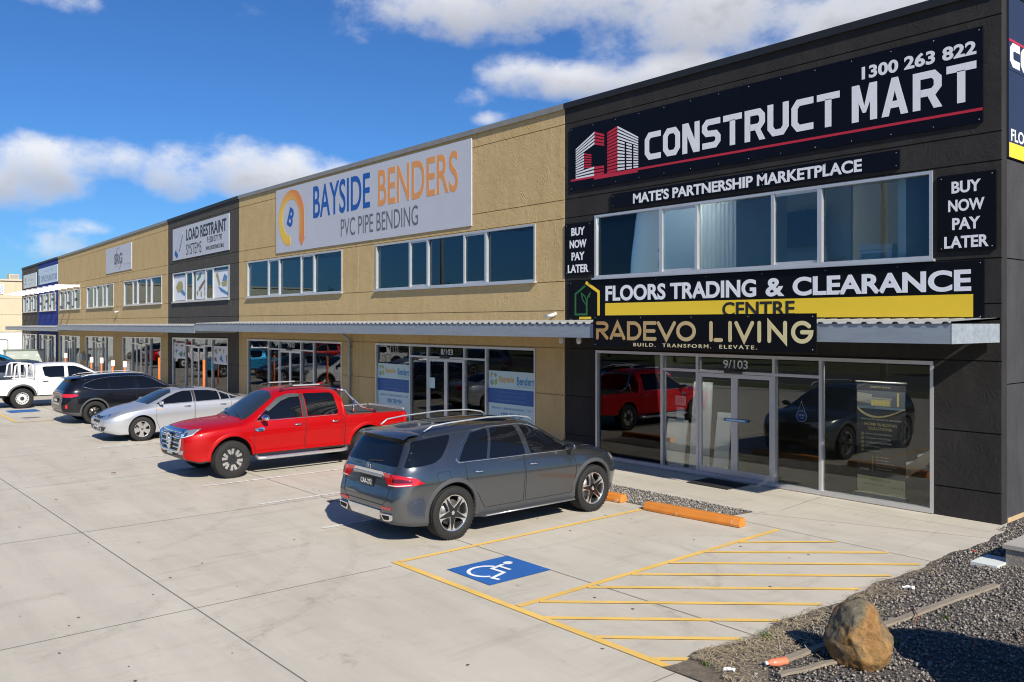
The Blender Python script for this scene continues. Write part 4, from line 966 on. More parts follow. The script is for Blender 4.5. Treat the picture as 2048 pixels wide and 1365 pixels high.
def squash(root, z0, k):
    seen = set(); todo = list(root.children)
    while todo:
        o = todo.pop(); todo += list(o.children)
        if o.name.split('.')[0] in ('wheel', 'tyre', 'rim') or o.data in seen: continue
        seen.add(o.data)
        for v in o.data.vertices:
            if v.co.z > z0: v.co.z = z0 + (v.co.z - z0) * k
        o.data.update()
class Car:
    """a car body lofted from section curves; panels, glass and lamps are laid on its surface"""
    def __init__(s, S):
        s.S = S; s.xr, s.xf = S['x']
        s.make_body()
    def make_body(s):
        S = s.S; xr, xf = s.xr, s.xf
        rf, rr = S.get('rf', .55), S.get('rr', .40); ef, er = S.get('ef', .70), S.get('er', .80)
        base = list(np.linspace(xr + rr, xf - rf, 90))
        ends = [xf - rf + rf * math.sin(t) for t in np.linspace(0, math.pi / 2, 16)[1:]] + [xr + rr - rr * math.sin(t) for t in np.linspace(0, math.pi / 2, 16)[1:]]
        extra = []
        for (a, b, n) in S.get('dense', ()): extra += list(np.linspace(a, b, n))
        X = np.array(sorted(set(np.round(base + ends + extra, 4))))
        g = lambda k: pchip(S[k], X)
        zb, zs, zt, ws, wt, ex = g('zb'), g('zs'), g('zt'), g('ws'), g('wt'), g('n')
        df = np.clip((X - (xf - rf)) / rf, 0, 1); dr = np.clip(((xr + rr) - X) / rr, 0, 1)
        mul = (ef + (1 - ef) * np.sqrt(np.clip(1 - df ** 2, 0, 1))) * (er + (1 - er) * np.sqrt(np.clip(1 - dr ** 2, 0, 1)))
        ws = ws * mul; wt = wt * mul
        side = S.get('side', [(0, .93), (.06, .965), (.14, .972), (.30, .978), (.55, 1.0), (.72, 1.004), (.82, .995), (1, .962)])
        sl = np.array([0, .03, .06, .10, .14, .2, .27, .34, .41, .48, .55, .62, .69, .74, .78, .82, .88, .94, 1.0])
        gl = pchip(side, sl)
        th = np.concatenate([np.linspace(0, math.pi / 2, 30)[1:]])
        half = 1 + len(sl) + len(th)                # bottom centre + sides + top
        shf, shr = S.get('shf', [(0, 0), (2, 0)]), S.get('shr', [(0, 0), (2, 0)])
        rows = []
        wtop = gl[-1]
        for i, x in enumerate(X):
            ys = [0.0] + list(ws[i] * gl); zz = [zb[i]] + list(zb[i] + (zs[i] - zb[i]) * sl)
            n = ex[i]; zf = np.sin(th) ** (2 / n); yf = np.cos(th) ** (2 / n)
            yy = (ws[i] * wtop + (wt[i] - ws[i] * wtop) * zf) * yf
            crown = S.get('crown', .03)
            zq = zs[i] + (zt[i] - zs[i]) * zf
            ys += list(yy); zz += list(zq)
            ys = np.array(ys); zz = np.array(zz)
            zz = zz - crown * np.clip(np.abs(ys) / max(ws[i], .1), 0, 1) ** 2 * np.clip((zz - zs[i]) / max(.05, zt[i] - zs[i]), 0, 1)
            ff = np.clip((x - (xf - .75)) / .75, 0, 1) ** 1.6; fr = np.clip(((xr + .75) - x) / .75, 0, 1) ** 1.6
            xx = x + pchip(shf, zz) * ff + pchip(shr, zz) * fr
            rows.append((xx, ys, zz))
        vs = []; fs = []; mi = []; L = 2 * half - 2
        for xx, ys, zz in rows:
            vs += [(xx[k], ys[k], zz[k]) for k in range(half)] + [(xx[k], -ys[k], zz[k]) for k in range(half - 2, 0, -1)]
        ncl = S.get('clad', 0)
        for i in range(len(rows) - 1):
            for k in range(L):
                a = i * L + k; b = i * L + (k + 1) % L; c = (i + 1) * L + (k + 1) % L; d = (i + 1) * L + k
                fs.append((a, d, c, b))
                kk = min(k, L - 1 - k)
                mi.append(2 if kk == 0 else (1 if kk <= ncl else 0))
        for e in (0, len(rows) - 1):
            o = e * L
            for k in range(half - 1):
                k2 = (L - k) % L; k3 = (L - k - 1) % L
                f = [o + k, o + k + 1, o + k3, o + k2]
                f = list(dict.fromkeys(f))
                fs.append(tuple(f)); mi.append(2 if k == 0 else (1 if k <= ncl else 0))
        bm = bmesh.new(); V = [bm.verts.new(v) for v in vs]
        for f, m in zip(fs, mi):
            try: q = bm.faces.new([V[k] for k in f])
            except ValueError: continue
            q.material_index = m; q.smooth = True
        bmesh.ops.remove_doubles(bm, verts=bm.verts, dist=.0004)
        bmesh.ops.recalc_face_normals(bm, faces=bm.faces)
        bm.normal_update()
        s.bvh = BVHTree.FromBMesh(bm)
        me = bpy.data.meshes.new('body'); bm.to_mesh(me); bm.free()
        s.shell = me
    def finish_body(s, root, mats):
        S = s.S; me = s.shell
        for m in mats: me.materials.append(m)
        o = bpy.data.objects.new('body', me); link(o, root)
        # wheel housings
        cut = MB(); r = S['arch']; ra = S['track']
        for ax in S['axles']:
            for sg in (1, -1):
                cut.lathe([(0.001, 0), (r, 0), (r, .5), (0.001, .5)], 48, c=(ax, (ra - .30) if sg > 0 else -(ra + .20), S['wr'] + S.get('archz', .02)), axis='y', smooth=True)
        c = cut.build('cutter', mats[2], None, origin=(0, 0, 0))
        md = o.modifiers.new('arches', 'BOOLEAN'); md.operation = 'DIFFERENCE'; md.object = c; md.solver = 'EXACT'; md.use_self = True
        o.matrix_world = Matrix(); 
        pr = o.parent; o.parent = None
        dg = bpy.context.evaluated_depsgraph_get()
        nm = bpy.data.meshes.new_from_object(o.evaluated_get(dg), depsgraph=dg)
        o.modifiers.clear(); o.data = nm; nm.name = 'body'; o.parent = pr
        bm = bmesh.new(); bm.from_mesh(nm)
        # faces inside the housings take the dark underbody material
        for f in bm.faces:
            cc = f.calc_center_median()
            for ax in S['axles']:
                if math.hypot(cc.x - ax, cc.z - S['wr'] - S.get('archz', .02)) < r - .002 and ra - .31 < abs(cc.y) < ra + .2: f.material_index = 2
            f.smooth = True
        for e in bm.edges:
            if len(e.link_faces) == 2 and e.calc_face_angle(0) > R(38): e.smooth = False
        bm.to_mesh(nm); bm.free()
        cm = c.data; bpy.data.objects.remove(c); bpy.data.meshes.remove(cm); bpy.data.meshes.remove(me)
        s.body = o
        return o
    # --- projection of flat outlines onto the body
    def proj(s, mode, u, v, sg=1):
        if mode == 'side': o, d = Vector((u, sg * 2.0, v)), Vector((0, -sg, 0))
        elif mode == 'front': o, d = Vector((4, sg * u, v)), Vector((-1, 0, 0))
        elif mode == 'rear': o, d = Vector((-4, sg * u, v)), Vector((1, 0, 0))
        elif mode == 'top': o, d = Vector((u, sg * v, 3)), Vector((0, 0, -1))
        elif mode == 'fdiag':      # u: distance across, measured at 45 degrees to the nose
            q = Vector((-1, -sg, 0)).normalized(); t = Vector((-1, sg, 0)).normalized(); o = Vector((s.xf, 0, v)) + t * u - q * 3; d = q
        elif mode == 'rdiag':
            q = Vector((1, -sg, 0)).normalized(); t = Vector((1, sg, 0)).normalized(); o = Vector((s.xr, 0, v)) + t * u - q * 3; d = q
        h = s.bvh.ray_cast(o, d)
        if h[0] is None:
            h = s.bvh.find_nearest(o + d * 2.0); return h[0], -d
        return h[0], -d
    def patch(s, mb, mode, poly, off=.004, sg=1, step=.06, mi=0, skirt=.012, rnd=0.0):
        if rnd: poly = roundpoly(poly, rnd)
        bm = bmesh.new(); f = bm.faces.new([bm.verts.new((u, v, 0)) for u, v in poly])
        us = [p[0] for p in poly]; vs_ = [p[1] for p in poly]
        for ax, lo, hi in ((0, min(us), max(us)), (1, min(vs_), max(vs_))):
            n = int((hi - lo) / step)
            for k in range(1, n + 1):
                co = [0, 0, 0]; no = [0, 0, 0]; co[ax] = lo + (hi - lo) * k / (n + 1); no[ax] = 1
                bmesh.ops.bisect_plane(bm, geom=bm.verts[:] + bm.edges[:] + bm.faces[:], plane_co=co, plane_no=no, dist=1e-5)
        bmesh.ops.remove_doubles(bm, verts=bm.verts, dist=1e-5)
        bm.verts.index_update(); P = []; D = []
        for v in bm.verts:
            p, d = s.proj(mode, v.co.x, v.co.y, sg); P.append(p + d * off); D.append(d)
        fs = [[v.index for v in f.verts] for f in bm.faces]
        o = len(mb.v); flip = None
        mb.add(P, fs, mi, True)
        be = [(e.verts[0].index, e.verts[1].index) for e in bm.edges if len(e.link_faces) == 1]
        if skirt:
            n = len(P); bi = sorted(set(i for e in be for i in e)); mp = {}
            base = len(mb.v); 
            for q, i in enumerate(bi): mp[i] = q
            top = [tuple(P[i]) for i in bi]; bot = [tuple(P[i] - D[i] * (off + skirt)) for i in bi]; m = len(bi)
            mb.add(top + bot, [(mp[a], mp[b], m + mp[b], m + mp[a]) for a, b in be], mi, False)
        bm.free()
    def line(s, mb, mode, pts, r, off=.002, sg=1, closed=False, mi=0, seg=6, step=.08, flat=None):
        Q = []
        P = list(pts) + ([pts[0]] if closed else [])
        for a, b in zip(P[:-1], P[1:]):
            n = max(1, int(math.hypot(b[0] - a[0], b[1] - a[1]) / step))
            for k in range(n): Q.append((a[0] + (b[0] - a[0]) * k / n, a[1] + (b[1] - a[1]) * k / n))
        if not closed: Q.append(P[-1])
        C = []
        for u, v in Q:
            p, d = s.proj(mode, u, v, sg); C.append(p + d * off)
        mb.tube(C, r, seg, mi, closed)
    def both(s, fn):
        for sg in (1, -1): fn(sg)
def roundpoly(poly, r, seg=4):
    out = []; n = len(poly)
    for i in range(n):
        p0, p, p1 = Vector(poly[i - 1]), Vector(poly[i]), Vector(poly[(i + 1) % n])
        a = (p0 - p); b = (p1 - p); ra = min(r, a.length * .45, b.length * .45)
        A = p + a.normalized() * ra; B = p + b.normalized() * ra
        for k in range(seg + 1):
            t = k / seg; q = A * (1 - t) ** 2 + p * (2 * t * (1 - t)) + B * t * t; out.append((q.x, q.y))
    return out
def circ(cx, cy, r, n=24, a0=0, a1=360, full=True):
    m = n if full else n + 1
    return [(cx + r * math.cos(R(a0 + (a1 - a0) * k / n)), cy + r * math.sin(R(a0 + (a1 - a0) * k / n))) for k in range(m)]

def wheel_set(root, S, rimfn, tyre_w=.255, rim_r=None, grp=None):
    wr = S['wr']; rr = rim_r or wr * .655; hw = tyre_w / 2
    wb = MB()
    wb.lathe([(rr * .98, -hw * .8), (rr * .96, hw * .55), (rr * .90, hw * .60), (rr * .86, hw * .2), (rr * .84, -hw * .5), (.03, -hw * .5)], 40, axis='y')
    wb.lathe([(.03, hw * .05), (rr * .70, hw * .05), (rr * .70, -hw * .1), (.03, -hw * .1)], 36, axis='y', mi=1)
    ty = MB(); b = .012
    prof = [(rr * .985, hw * .62), (rr * 1.0, hw * .86), (rr * 1.06, hw * .97), (rr * 1.16, hw * 1.0), (wr * .90, hw * .97), (wr * .955, hw * .90), (wr * .985, hw * .78), (wr * .997, hw * .66)]
    tread = []
    for y0 in (.56, .18, -.18, -.56): 
        tread += [(wr, hw * (y0 + .10 + .04)), (wr * .98, hw * (y0 + .10)), (wr * .98, hw * (y0 + .03)), (wr, hw * (y0 - .01))]
    back = [(r, -y) for r, y in reversed(prof)]
    ty.lathe(prof + tread + back, 56, axis='y')
    for k in range(44):      # tread blocks along both shoulders
        a = 2 * math.pi * k / 44
        for sg in (1, -1):
            M_ = Matrix.Rotation(a, 4, 'Y')
            bx = MB(); bx.box(wr * .984 - .012, wr * .9985, sg * hw * .68, sg * hw * .90, -.019, .016)
            ty.add([M_ @ Vector(v) for v in bx.v], bx.f)
    rm = MB(); mats = rimfn(rm, rr, hw)
    first = None
    for ax in S['axles']:
        for sg in (1, -1):
            if first is None:
                w = wb.build('wheel', [M_under, mat('brake disc', (.22, .21, .20), .45, .7)], root, world=False)
                t = ty.build('tyre', M_rub, w, world=False, sharp=R(35)); r = rm.build('rim', mats, w, world=False, sharp=R(30))
                first = (w, t, r)
            else:
                w = first[0].copy(); COL.objects.link(w); w.parent = root
                for c in first[1:]:
                    q = c.copy(); COL.objects.link(q); q.parent = w
            w.location = (ax, sg * (S['track'] - hw), wr)
            w.rotation_euler = (0, random.uniform(0, 1.2) if sg > 0 else random.uniform(0, 1.2), 0 if sg > 0 else math.pi)
YF = lambda y0: (lambda u, v, d: (u, y0 + d, v))
def ring(rm, rr, y0, y1, w=.014, mi=0):
    rm.lathe([(rr * .985, y0), (rr * .985, y1), (rr * .985 - w, y1 - .004), (rr * .985 - w - .004, y0)], 48, axis='y', mi=mi)
def rot2(pl, a): return [(x * math.cos(a) - y * math.sin(a), x * math.sin(a) + y * math.cos(a)) for x, y in pl]
def hub(rm, hw, nuts, mi=0, mn=1, r=.055):
    rm.lathe([(r * 1.5, hw * .45), (r * 1.4, hw * .66), (r * .9, hw * .68)], 24, axis='y', mi=mi); rm.lathe([(r * .62, hw * .60), (r * .6, hw * .72), (.001, hw * .73)], 20, axis='y', mi=mn)
    for k in range(nuts):
        a = 2 * math.pi * k / nuts + .3; rm.lathe([(.011, hw * .55), (.010, hw * .70), (.001, hw * .71)], 8, axis='y', mi=mn, c=(r * 1.12 * math.cos(a), 0, r * 1.12 * math.sin(a)))
def rim_star(rm, rr, hw):
    ring(rm, rr, hw * .55, hw * .80, .013, 0)
    for k in range(5):
        a = 2 * math.pi * k / 5
        rm.prism(rot2([(.05, -.052), (rr * .55, -.036), (rr * .80, -.045), (rr * .965, -.105), (rr * .975, 0), (rr * .965, .105), (rr * .80, .045), (rr * .55, .036), (.05, .052)], a), YF(hw * .50), 0, .030, 0)
        rm.prism(rot2([(.03, -.048), (rr * .55, -.028), (rr * .93, -.006), (rr * .93, .006), (rr * .55, .028), (.03, .048)], a), YF(hw * .50), .031, .036, 1)
    hub(rm, hw, 5, 1, 0)
    return [M_slv, mat('gloss black alloy', (.012, .012, .013), .2, .3, coat=.5)]
def rim_six(rm, rr, hw):
    ring(rm, rr, hw * .55, hw * .78, .010, 1)
    for k in range(6):
        a = 2 * math.pi * k / 6
        for q in (-1, 1):
            rm.prism(rot2([(rr * .42, q * .030), (rr * .62, q * .022), (rr * .70, q * .030), (rr * .95, q * .035), (rr * .94, q * .105), (rr * .66, q * .082), (rr * .40, q * .062)], a), YF(hw * .52), 0, .03, 0)
        rm.prism(rot2([(.04, -.05), (rr * .7, -.035), (rr * .94, -.04), (rr * .94, .04), (rr * .7, .035), (.04, .05)], a), YF(hw * .46), 0, .022, 1)
    hub(rm, hw, 6, 1, 1, .062)
    return [M_slv, mat('dark grey alloy', (.045, .045, .048), .35, .5)]
def rim_five(rm, rr, hw):
    ring(rm, rr, hw * .55, hw * .80, .012, 0)
    for k in range(5):
        a = 2 * math.pi * k / 5
        rm.prism(rot2([(.03, -.052), (rr * .5, -.046), (rr * .97, -.078), (rr * .97, .078), (rr * .5, .046), (.03, .052)], a), YF(hw * .5), 0, .032, 0)
    hub(rm, hw, 5, 0, 1)
    return [M_slv, M_plg]
def rim_multi(rm, rr, hw):
    ring(rm, rr, hw * .55, hw * .78, .012, 0)
    for k in range(10):
        a = 2 * math.pi * k / 10
        rm.prism(rot2([(.03, -.02), (rr * .97, -.030), (rr * .97, -.012), (.03, .002)], a), YF(hw * .5), 0, .03, 0)
    hub(rm, hw, 5, 0, 1)
    return [mat('gloss black alloy', (.012, .012, .013), .2, .3, coat=.5), mat('dim steel', (.30, .30, .31), .4, .7)]
def rim_steel(rm, rr, hw):
    ring(rm, rr, hw * .55, hw * .82, .02, 0)
    rm.lathe([(rr * .96, hw * .45), (rr * .80, hw * .30), (rr * .62, hw * .50), (rr * .45, hw * .55), (.001, hw * .55)], 40, axis='y', mi=0)
    for k in range(16):
        a = 2 * math.pi * k / 16; c = (rr * .78 * math.cos(a), 0, rr * .78 * math.sin(a))
        rm.lathe([(.021, hw * .30), (.021, hw * .385), (.001, hw * .39)], 10, axis='y', mi=1, c=c)
    rm.lathe([(.075, hw * .5), (.07, hw * .75), (.001, hw * .76)], 20, axis='y', mi=1)
    return [mat('white steel wheel', (.58, .58, .57), .4), M_plast]

def plate(root, txt, x, y, z, face, dark=True, w=.37, h=.13, tilt=0.0):
    """number plate; face +1 looks forward, -1 backward"""
    b = MB(); b.box(x - .006, x + .006, y - w / 2, y + w / 2, z - h / 2, z + h / 2)
    p = b.build('number_plate', mat('black plate', (.012, .014, .013), .4) if dark else mat('white plate', (.7, .7, .7), .4), root, world=False)
    t = MB(); fn = lambda u, v, d: (x + face * (.0065 + d), y + face * u, z + v)
    text(t, txt, -w * .42, w * .42, -h * .30, h * .30, fn, 0, .002, bold=.012)
    t.build('lettering', mat('plate white', (.62, .64, .62), .5) if dark else M_ltk, p, world=False)
def mirror(car, root, x, z, m, sg, size=1.0, m2=None):
    p, d = car.proj('side', x, z, sg); y = abs(p.y)
    b = MB(); prof = []
    c = Vector((x + .02, sg * (y + .13 * size), z + .055))
    vs = []; fs = []; nu, nv = 16, 10
    for i in range(nv + 1):
        ph = math.pi * i / nv
        for k in range(nu):
            th = 2 * math.pi * k / nu
            q = Vector((math.cos(ph) * .085, math.sin(ph) * math.cos(th) * .125, math.sin(ph) * math.sin(th) * .075)) * size
            if q.x < -.02 * size: q.x = -.02 * size - (abs(q.x) - .02 * size) * .2
            vs.append(c + Vector((q.x, q.y + sg * 0, q.z)))
    for i in range(nv):
        for k in range(nu): fs.append((i * nu + k, i * nu + (k + 1) % nu, (i + 1) * nu + (k + 1) % nu, (i + 1) * nu + k))
    b.add(vs, fs, 0, True)
    b.tube([(x + .03, sg * (y - .02), z - .01), (x + .03, sg * (y + .06), z + .01), (x + .02, sg * (y + .1), z + .03)], [.03, .026, .03], 8, 1)
    mo = b.build('mirror', [m, M_plast], root, world=False)
    return mo
def handle(car, mb, x, z, sg, m=0, w=.20, mode='side'):
    C = []
    for t in np.linspace(0, 1, 7):
        p, d = car.proj('side', x - w / 2 + w * t, z, sg); C.append(p + d * (.012 + .026 * math.sin(math.pi * t) ** .6))
    mb.tube(C, [.010, .015, .016, .016, .016, .015, .010], 8, m)
def doors(car, root, polys, paint, hx=(), hz=.9, hm=None):
    """door skins with a dark shut line round them, each with its handle"""
    for sg in (1, -1):
        for i, pl in enumerate(polys):
            g = MB(); car.line(g, 'side', pl, .0050, -.0005, sg, True, step=.05, seg=4)
            d = g.build('door', M_under, root, world=False)
            if i < len(hx):
                h = MB(); handle(car, h, hx[i], hz, sg); h.build('handle', hm, d, world=False)
def wheelarch_trim(car, root, S, m, w=.06, off=.012, a0=-12, a1=192):
    for ax in S['axles']:
        for sg in (1, -1):
            b = MB(); r0 = S['arch'] - .004; zc = S['wr'] + S.get('archz', .02); n = 26
            inner = circ(ax, zc, r0, n, a0, a1, False); outer = circ(ax, zc, r0 + w, n, a0, a1, False)
            P0 = []; P1 = []
            for (u, v), (u2, v2) in zip(inner, outer):
                q, d = car.proj('side', u2, v2, sg); q0, d0 = car.proj('side', u2 * .5 + u * .5, v2 * .5 + v * .5, sg)
                y1 = max(abs(q.y), abs(q0.y) - .02) if abs(q0.y - q.y) > .05 else abs(q.y)
                P1.append(Vector((u2, sg * (y1 + .001), v2))); P0.append(Vector((u, sg * (abs(q0.y) + off), v)))
            n1 = len(P0)
            mid = [a.lerp(c, .25) + Vector((0, sg * off * .4, 0)) for a, c in zip(P0, P1)]
            inn = [Vector((a.x, a.y - sg * .06, a.z)) for a in P0]
            b.add(inn + P0 + mid + P1, [(k * n1 + i, k * n1 + i + 1, (k + 1) * n1 + i + 1, (k + 1) * n1 + i) for k in range(3) for i in range(n1 - 1)], 0, True)
            b.build('wheel_arch', m, root, world=False)
def rails(root, pts, r, m, legs=()):
    for sg in (1, -1):
        b = MB(); b.tube([(x, sg * y, z) for x, y, z in pts], r, 8); b.build('roof_rail', m, root, world=False)
def seg_poly(*p): return list(p)

# --- grey station wagon, tail to the camera --------------------------------------------------
def build_suv(root, paint, S, style):
    car = Car(S); car.finish_body(root, [paint, S.get('cladm', M_plg), M_under])
    return car
def grey_suv():
    root = thing('suv', 'grey suv with roof rails parked nose in, nearest car to the camera', 'car', (-11.33, -5.78, 0), R(90))
    P = car_paint('graphite paint', (.125, .134, .145), .85, .24, 1.0)
    S = dict(x=(-2.52, 2.42), axles=(1.55, -1.55), wr=.402, arch=.458, archz=.012, track=.985, rf=.75, rr=.55, ef=.66, er=.76, crown=.035, clad=4, cladm=M_plg,
        zb=[(-2.52, .31), (-2.2, .27), (-1.9, .26), (-1.2, .27), (1.2, .27), (2.0, .25), (2.42, .30)],
        zs=[(-2.52, 1.02), (-2.2, 1.11), (-1.2, 1.10), (0, 1.07), (1.0, 1.05), (1.9, .98), (2.25, .90), (2.42, .80)],
        zt=[(-2.52, 1.06), (-2.485, 1.13), (-2.42, 1.24), (-2.30, 1.46), (-2.20, 1.64), (-2.12, 1.70), (-1.8, 1.745), (-1.2, 1.79), (-.5, 1.805), (0, 1.79), (.35, 1.73), (.65, 1.58), (1.10, 1.30), (1.32, 1.19), (1.5, 1.165), (1.9, 1.11), (2.2, 1.02), (2.35, .93), (2.42, .84)],
        ws=[(-2.52, .93), (-1.9, .965), (-1.55, .99), (-1.0, .975), (1.0, .972), (1.55, .99), (2.0, .96), (2.42, .92)],
        wt=[(-2.52, .82), (-2.3, .72), (-2.1, .68), (-1.0, .715), (.2, .70), (.8, .74), (1.3, .82), (2.0, .84), (2.42, .8)],
        n=[(-2.52, 3.0), (-2.4, 4.5), (-2.1, 4.2), (.3, 4.2), (.9, 4.0), (1.35, 2.8), (2.42, 2.4)],
        shf=[(.2, -.20), (.45, -.02), (.65, 0), (.85, -.05), (1.1, -.16)], shr=[(.25, .09), (.36, .01), (.60, -.03), (.85, .03), (1.05, .06), (1.2, .03), (1.8, 0)],
        dense=[(-2.52, -2.1, 26), (.3, 1.4, 16)])
    car = Car(S); car.finish_body(root, [P, M_plg, M_under])
    A = M_cgl
    sw = [[(.98, 1.135), (.10, 1.145), (.06, 1.66), (.20, 1.655), (.42, 1.57), (.70, 1.38)],
          [(-.02, 1.147), (-.80, 1.155), (-.60, 1.665), (-.06, 1.675)],
          [(-.86, 1.157), (-1.40, 1.167), (-1.41, 1.19), (-1.24, 1.42), (-1.03, 1.615), (-.66, 1.665)]]
    qw = [(-2.02, 1.165), (-2.33, 1.135), (-2.345, 1.16), (-2.14, 1.555), (-1.42, 1.625), (-1.50, 1.52), (-1.72, 1.27), (-1.86, 1.19)]
    for sg in (1, -1):
        for pl in sw:
            b = MB(); car.patch(b, 'side', pl, .004, sg, rnd=.03); b.build('side_window', A, root, world=False)
        b = MB(); car.patch(b, 'side', qw, .004, sg, rnd=.05); b.build('side_window', A, root, world=False)
        b = MB(); car.line(b, 'side', [(1.03, 1.12), (-1.43, 1.15), (-1.46, 1.19), (-1.27, 1.45), (-1.03, 1.645), (-.60, 1.69), (.10, 1.685), (.30, 1.64), (.52, 1.53)], .011, .004, sg); b.build('window_trim', M_chr, root, world=False)
    b = MB(); car.patch(b, 'top', [(1.26, -.74), (1.30, -.4), (1.31, 0), (1.30, .4), (1.26, .74), (.50, .60), (.42, .3), (.40, 0), (.42, -.3), (.50, -.60)], .005, 1); b.build('windscreen', M_cglb, root, world=False)
    b = MB(); car.patch(b, 'rear', roundpoly([(-.70, 1.15), (.70, 1.15), (.595, 1.59), (-.595, 1.59)], .03), .006, 1); rw = b.build('rear_window', A, root, world=False)
    b = MB(); C = [car.proj('rear', u, v)[0] + Vector((-.02, 0, 0)) for u, v in ((.02, 1.185), (-.16, 1.20), (-.34, 1.215))]; b.tube(C, [.02, .012, .008], 6); b.build('wiper', M_plast, rw, world=False)
    # roof spoiler
    b = MB(); n = 17; top = []; tip = []; und = []
    for k in range(n):
        u = -.66 + 1.32 * k / (n - 1); e = abs(u) / .66
        top.append((-1.98 , u, 1.722 - .05 * e ** 2)); tip.append((-2.36 + .10 * e ** 3, u * 1.0, 1.648 - .05 * e ** 2)); und.append((-2.16 + .04 * e, u * .96, 1.59 - .03 * e))
    m2 = [(-2.2 + .03 * abs(t[1]), t[1], t[2] + .052) for t in tip]
    b.add(top + m2 + tip + und, [(k * n + i, k * n + i + 1, (k + 1) * n + i + 1, (k + 1) * n + i) for k in range(3) for i in range(n - 1)], 0, True); b.build('spoiler', P, root, world=False, sharp=R(40))
    # sunroof panel
    b = MB(); car.patch(b, 'top', roundpoly([(.18, -.50), (.18, .50), (-1.35, .50), (-1.35, -.50)], .08), .004, 1, step=.12); b.build('sunroof', M_cgl, root, world=False)
    # tailgate outline, lamps, chrome
    b = MB(); car.line(b, 'rear', [(-.70, 1.13), (-.66, 1.0), (-.60, .66), (-.52, .58), (.52, .58), (.60, .66), (.66, 1.0), (.70, 1.13)], .006, 0); b.build('tailgate', M_under, root, world=False)
    for sg in (1, -1):
        b = MB(); car.patch(b, 'rear', [(.40, 1.045), (.66, 1.03), (.66, .865), (.56, .88)], .012, sg, step=.04)
        car.patch(b, 'rdiag', [(.40, 1.032), (.60, 1.035), (.86, .99), (.98, .905), (.86, .885), (.42, .862)], .012, sg, step=.03)
        tl = b.build('tail_light', M_tail, root, world=False)
        b = MB(); car.patch(b, 'rdiag', [(.44, .965), (.62, .985), (.80, .955), (.82, .93), (.46, .925)], .016, sg, step=.03); b.build('lamp_core', M_taild, tl, world=False)
        b = MB(); car.patch(b, 'rdiag', [(.43, .885), (.80, .905), (.80, .893), (.43, .868)], .017, sg, step=.03); b.build('lamp_strip', mat('clear lamp strip', (.62, .5, .48), .2), tl, world=False)
        b = MB(); car.patch(b, 'rear', [(.48, .560), (.72, .575), (.72, .54), (.48, .525)], .016, sg, step=.05); b.build('reflector', M_tail, root, world=False)
        b = MB(); car.patch(b, 'rear', roundpoly([(.46, .455), (.74, .475), (.72, .37), (.52, .345)], .03), .03, sg, step=.05); ex = b.build('exhaust_trim', M_chr, root, world=False)
        b = MB(); car.patch(b, 'rear', roundpoly([(.50, .435), (.70, .45), (.69, .39), (.545, .37)], .02), .033, sg, step=.05); b.build('exhaust_mouth', M_under, ex, world=False)
        b = MB(); car.patch(b, 'fdiag', roundpoly([(-.05 + .30, .88), (.62, .93), (.86, .96), (.80, .84), (.42, .78)], .03), .010, sg, step=.04); b.build('headlight', M_head, root, world=False)
        mirror(car, root, .90, 1.15, P, sg, 1.0)
        b = MB(); pr = [(-1.05, .975, .30), (-1.0, 1.03, .30), (.98, 1.03, .30), (1.05, .975, .30)]
        b.add([(-1.06, sg * .90, .305), (1.06, sg * .90, .305), (1.0, sg * 1.055, .315), (-1.0, sg * 1.055, .315), (-1.06, sg * .90, .27), (1.06, sg * .90, .27), (1.0, sg * 1.055, .285), (-1.0, sg * 1.055, .285)], [(0, 1, 2, 3), (4, 7, 6, 5), (3, 2, 6, 7), (0, 3, 7, 4), (1, 5, 6, 2)])
        st = b.build('side_step', M_plg, root, world=False)
        b = MB(); b.tube([(-.98, sg * 1.056, .300), (.98, sg * 1.056, .300)], .011, 6); b.build('step_edge', M_slv, st, world=False)
    b = MB(); car.patch(b, 'rear', [(-.66, 1.045), (.66, 1.045), (.42, .99), (-.42, .99)], .008, 1); car.patch(b, 'rear', [(-.42, 1.0), (.42, 1.0), (.40, .965), (-.40, .965)], .024, 1, step=.1); b.build('chrome_bar', M_chr, root, world=False)
    b = MB(); car.patch(b, 'rear', roundpoly([(-.47, .495), (.47, .495), (.40, .345), (-.40, .345)], .03), .022, 1, step=.1); b.build('skid_plate', M_chr, root, world=False)
    b = MB(); p, d = car.proj('rear', 0, 1.085); x = p.x - .012
    b.tube([(x, .052 * math.cos(a * math.pi / 12), 1.085 + .052 * math.sin(a * math.pi / 12)) for a in range(24)], .006, 6, closed=True)
    for a in (90, 210, 330): b.tube([(x, 0, 1.085), (x, .05 * math.cos(R(a)), 1.085 + .05 * math.sin(R(a)))], [.009, .003], 5)
    b.build('emblem', M_chr, root, world=False)
    p, d = car.proj('rear', -.15, .86); plate(root, 'CAA-272', p.x - .022, 0.0, .865, -1)
    b = MB(); car.patch(b, 'front', roundpoly([(-.50, .86), (.50, .86), (.42, .50), (-.42, .50)], .06), .02, 1, step=.1); b.build('grille', M_plast, root, world=False)
    doors(car, root, [[(1.08, 1.12), (1.12, .75), (1.02, .40), (-.06, .40), (-.05, 1.14)], [(-.08, 1.14), (-.10, .40), (-.92, .40), (-1.06, .62), (-1.30, .88), (-1.32, 1.14)]], P, (.12, -1.05), .985, M_chr)
    b = MB(); car.line(b, 'side', roundpoly([(-1.62, 1.04), (-1.62, .90), (-1.85, .90), (-1.85, 1.04)], .03), .004, -.0005, -1, True, seg=4, step=.04); b.build('fuel_flap', M_under, root, world=False)
    wheelarch_trim(car, root, S, M_plg, .065, .012)
    rails(root, [(-1.86, .60, 1.70), (-1.72, .625, 1.79), (-1.4, .64, 1.825), (-.6, .645, 1.865), (.0, .635, 1.845), (.30, .62, 1.79), (.42, .605, 1.70)], .015, M_galb)
    squash(root, 1.12, .85)
    wheel_set(root, S, rim_star, .275, .402 * .69)
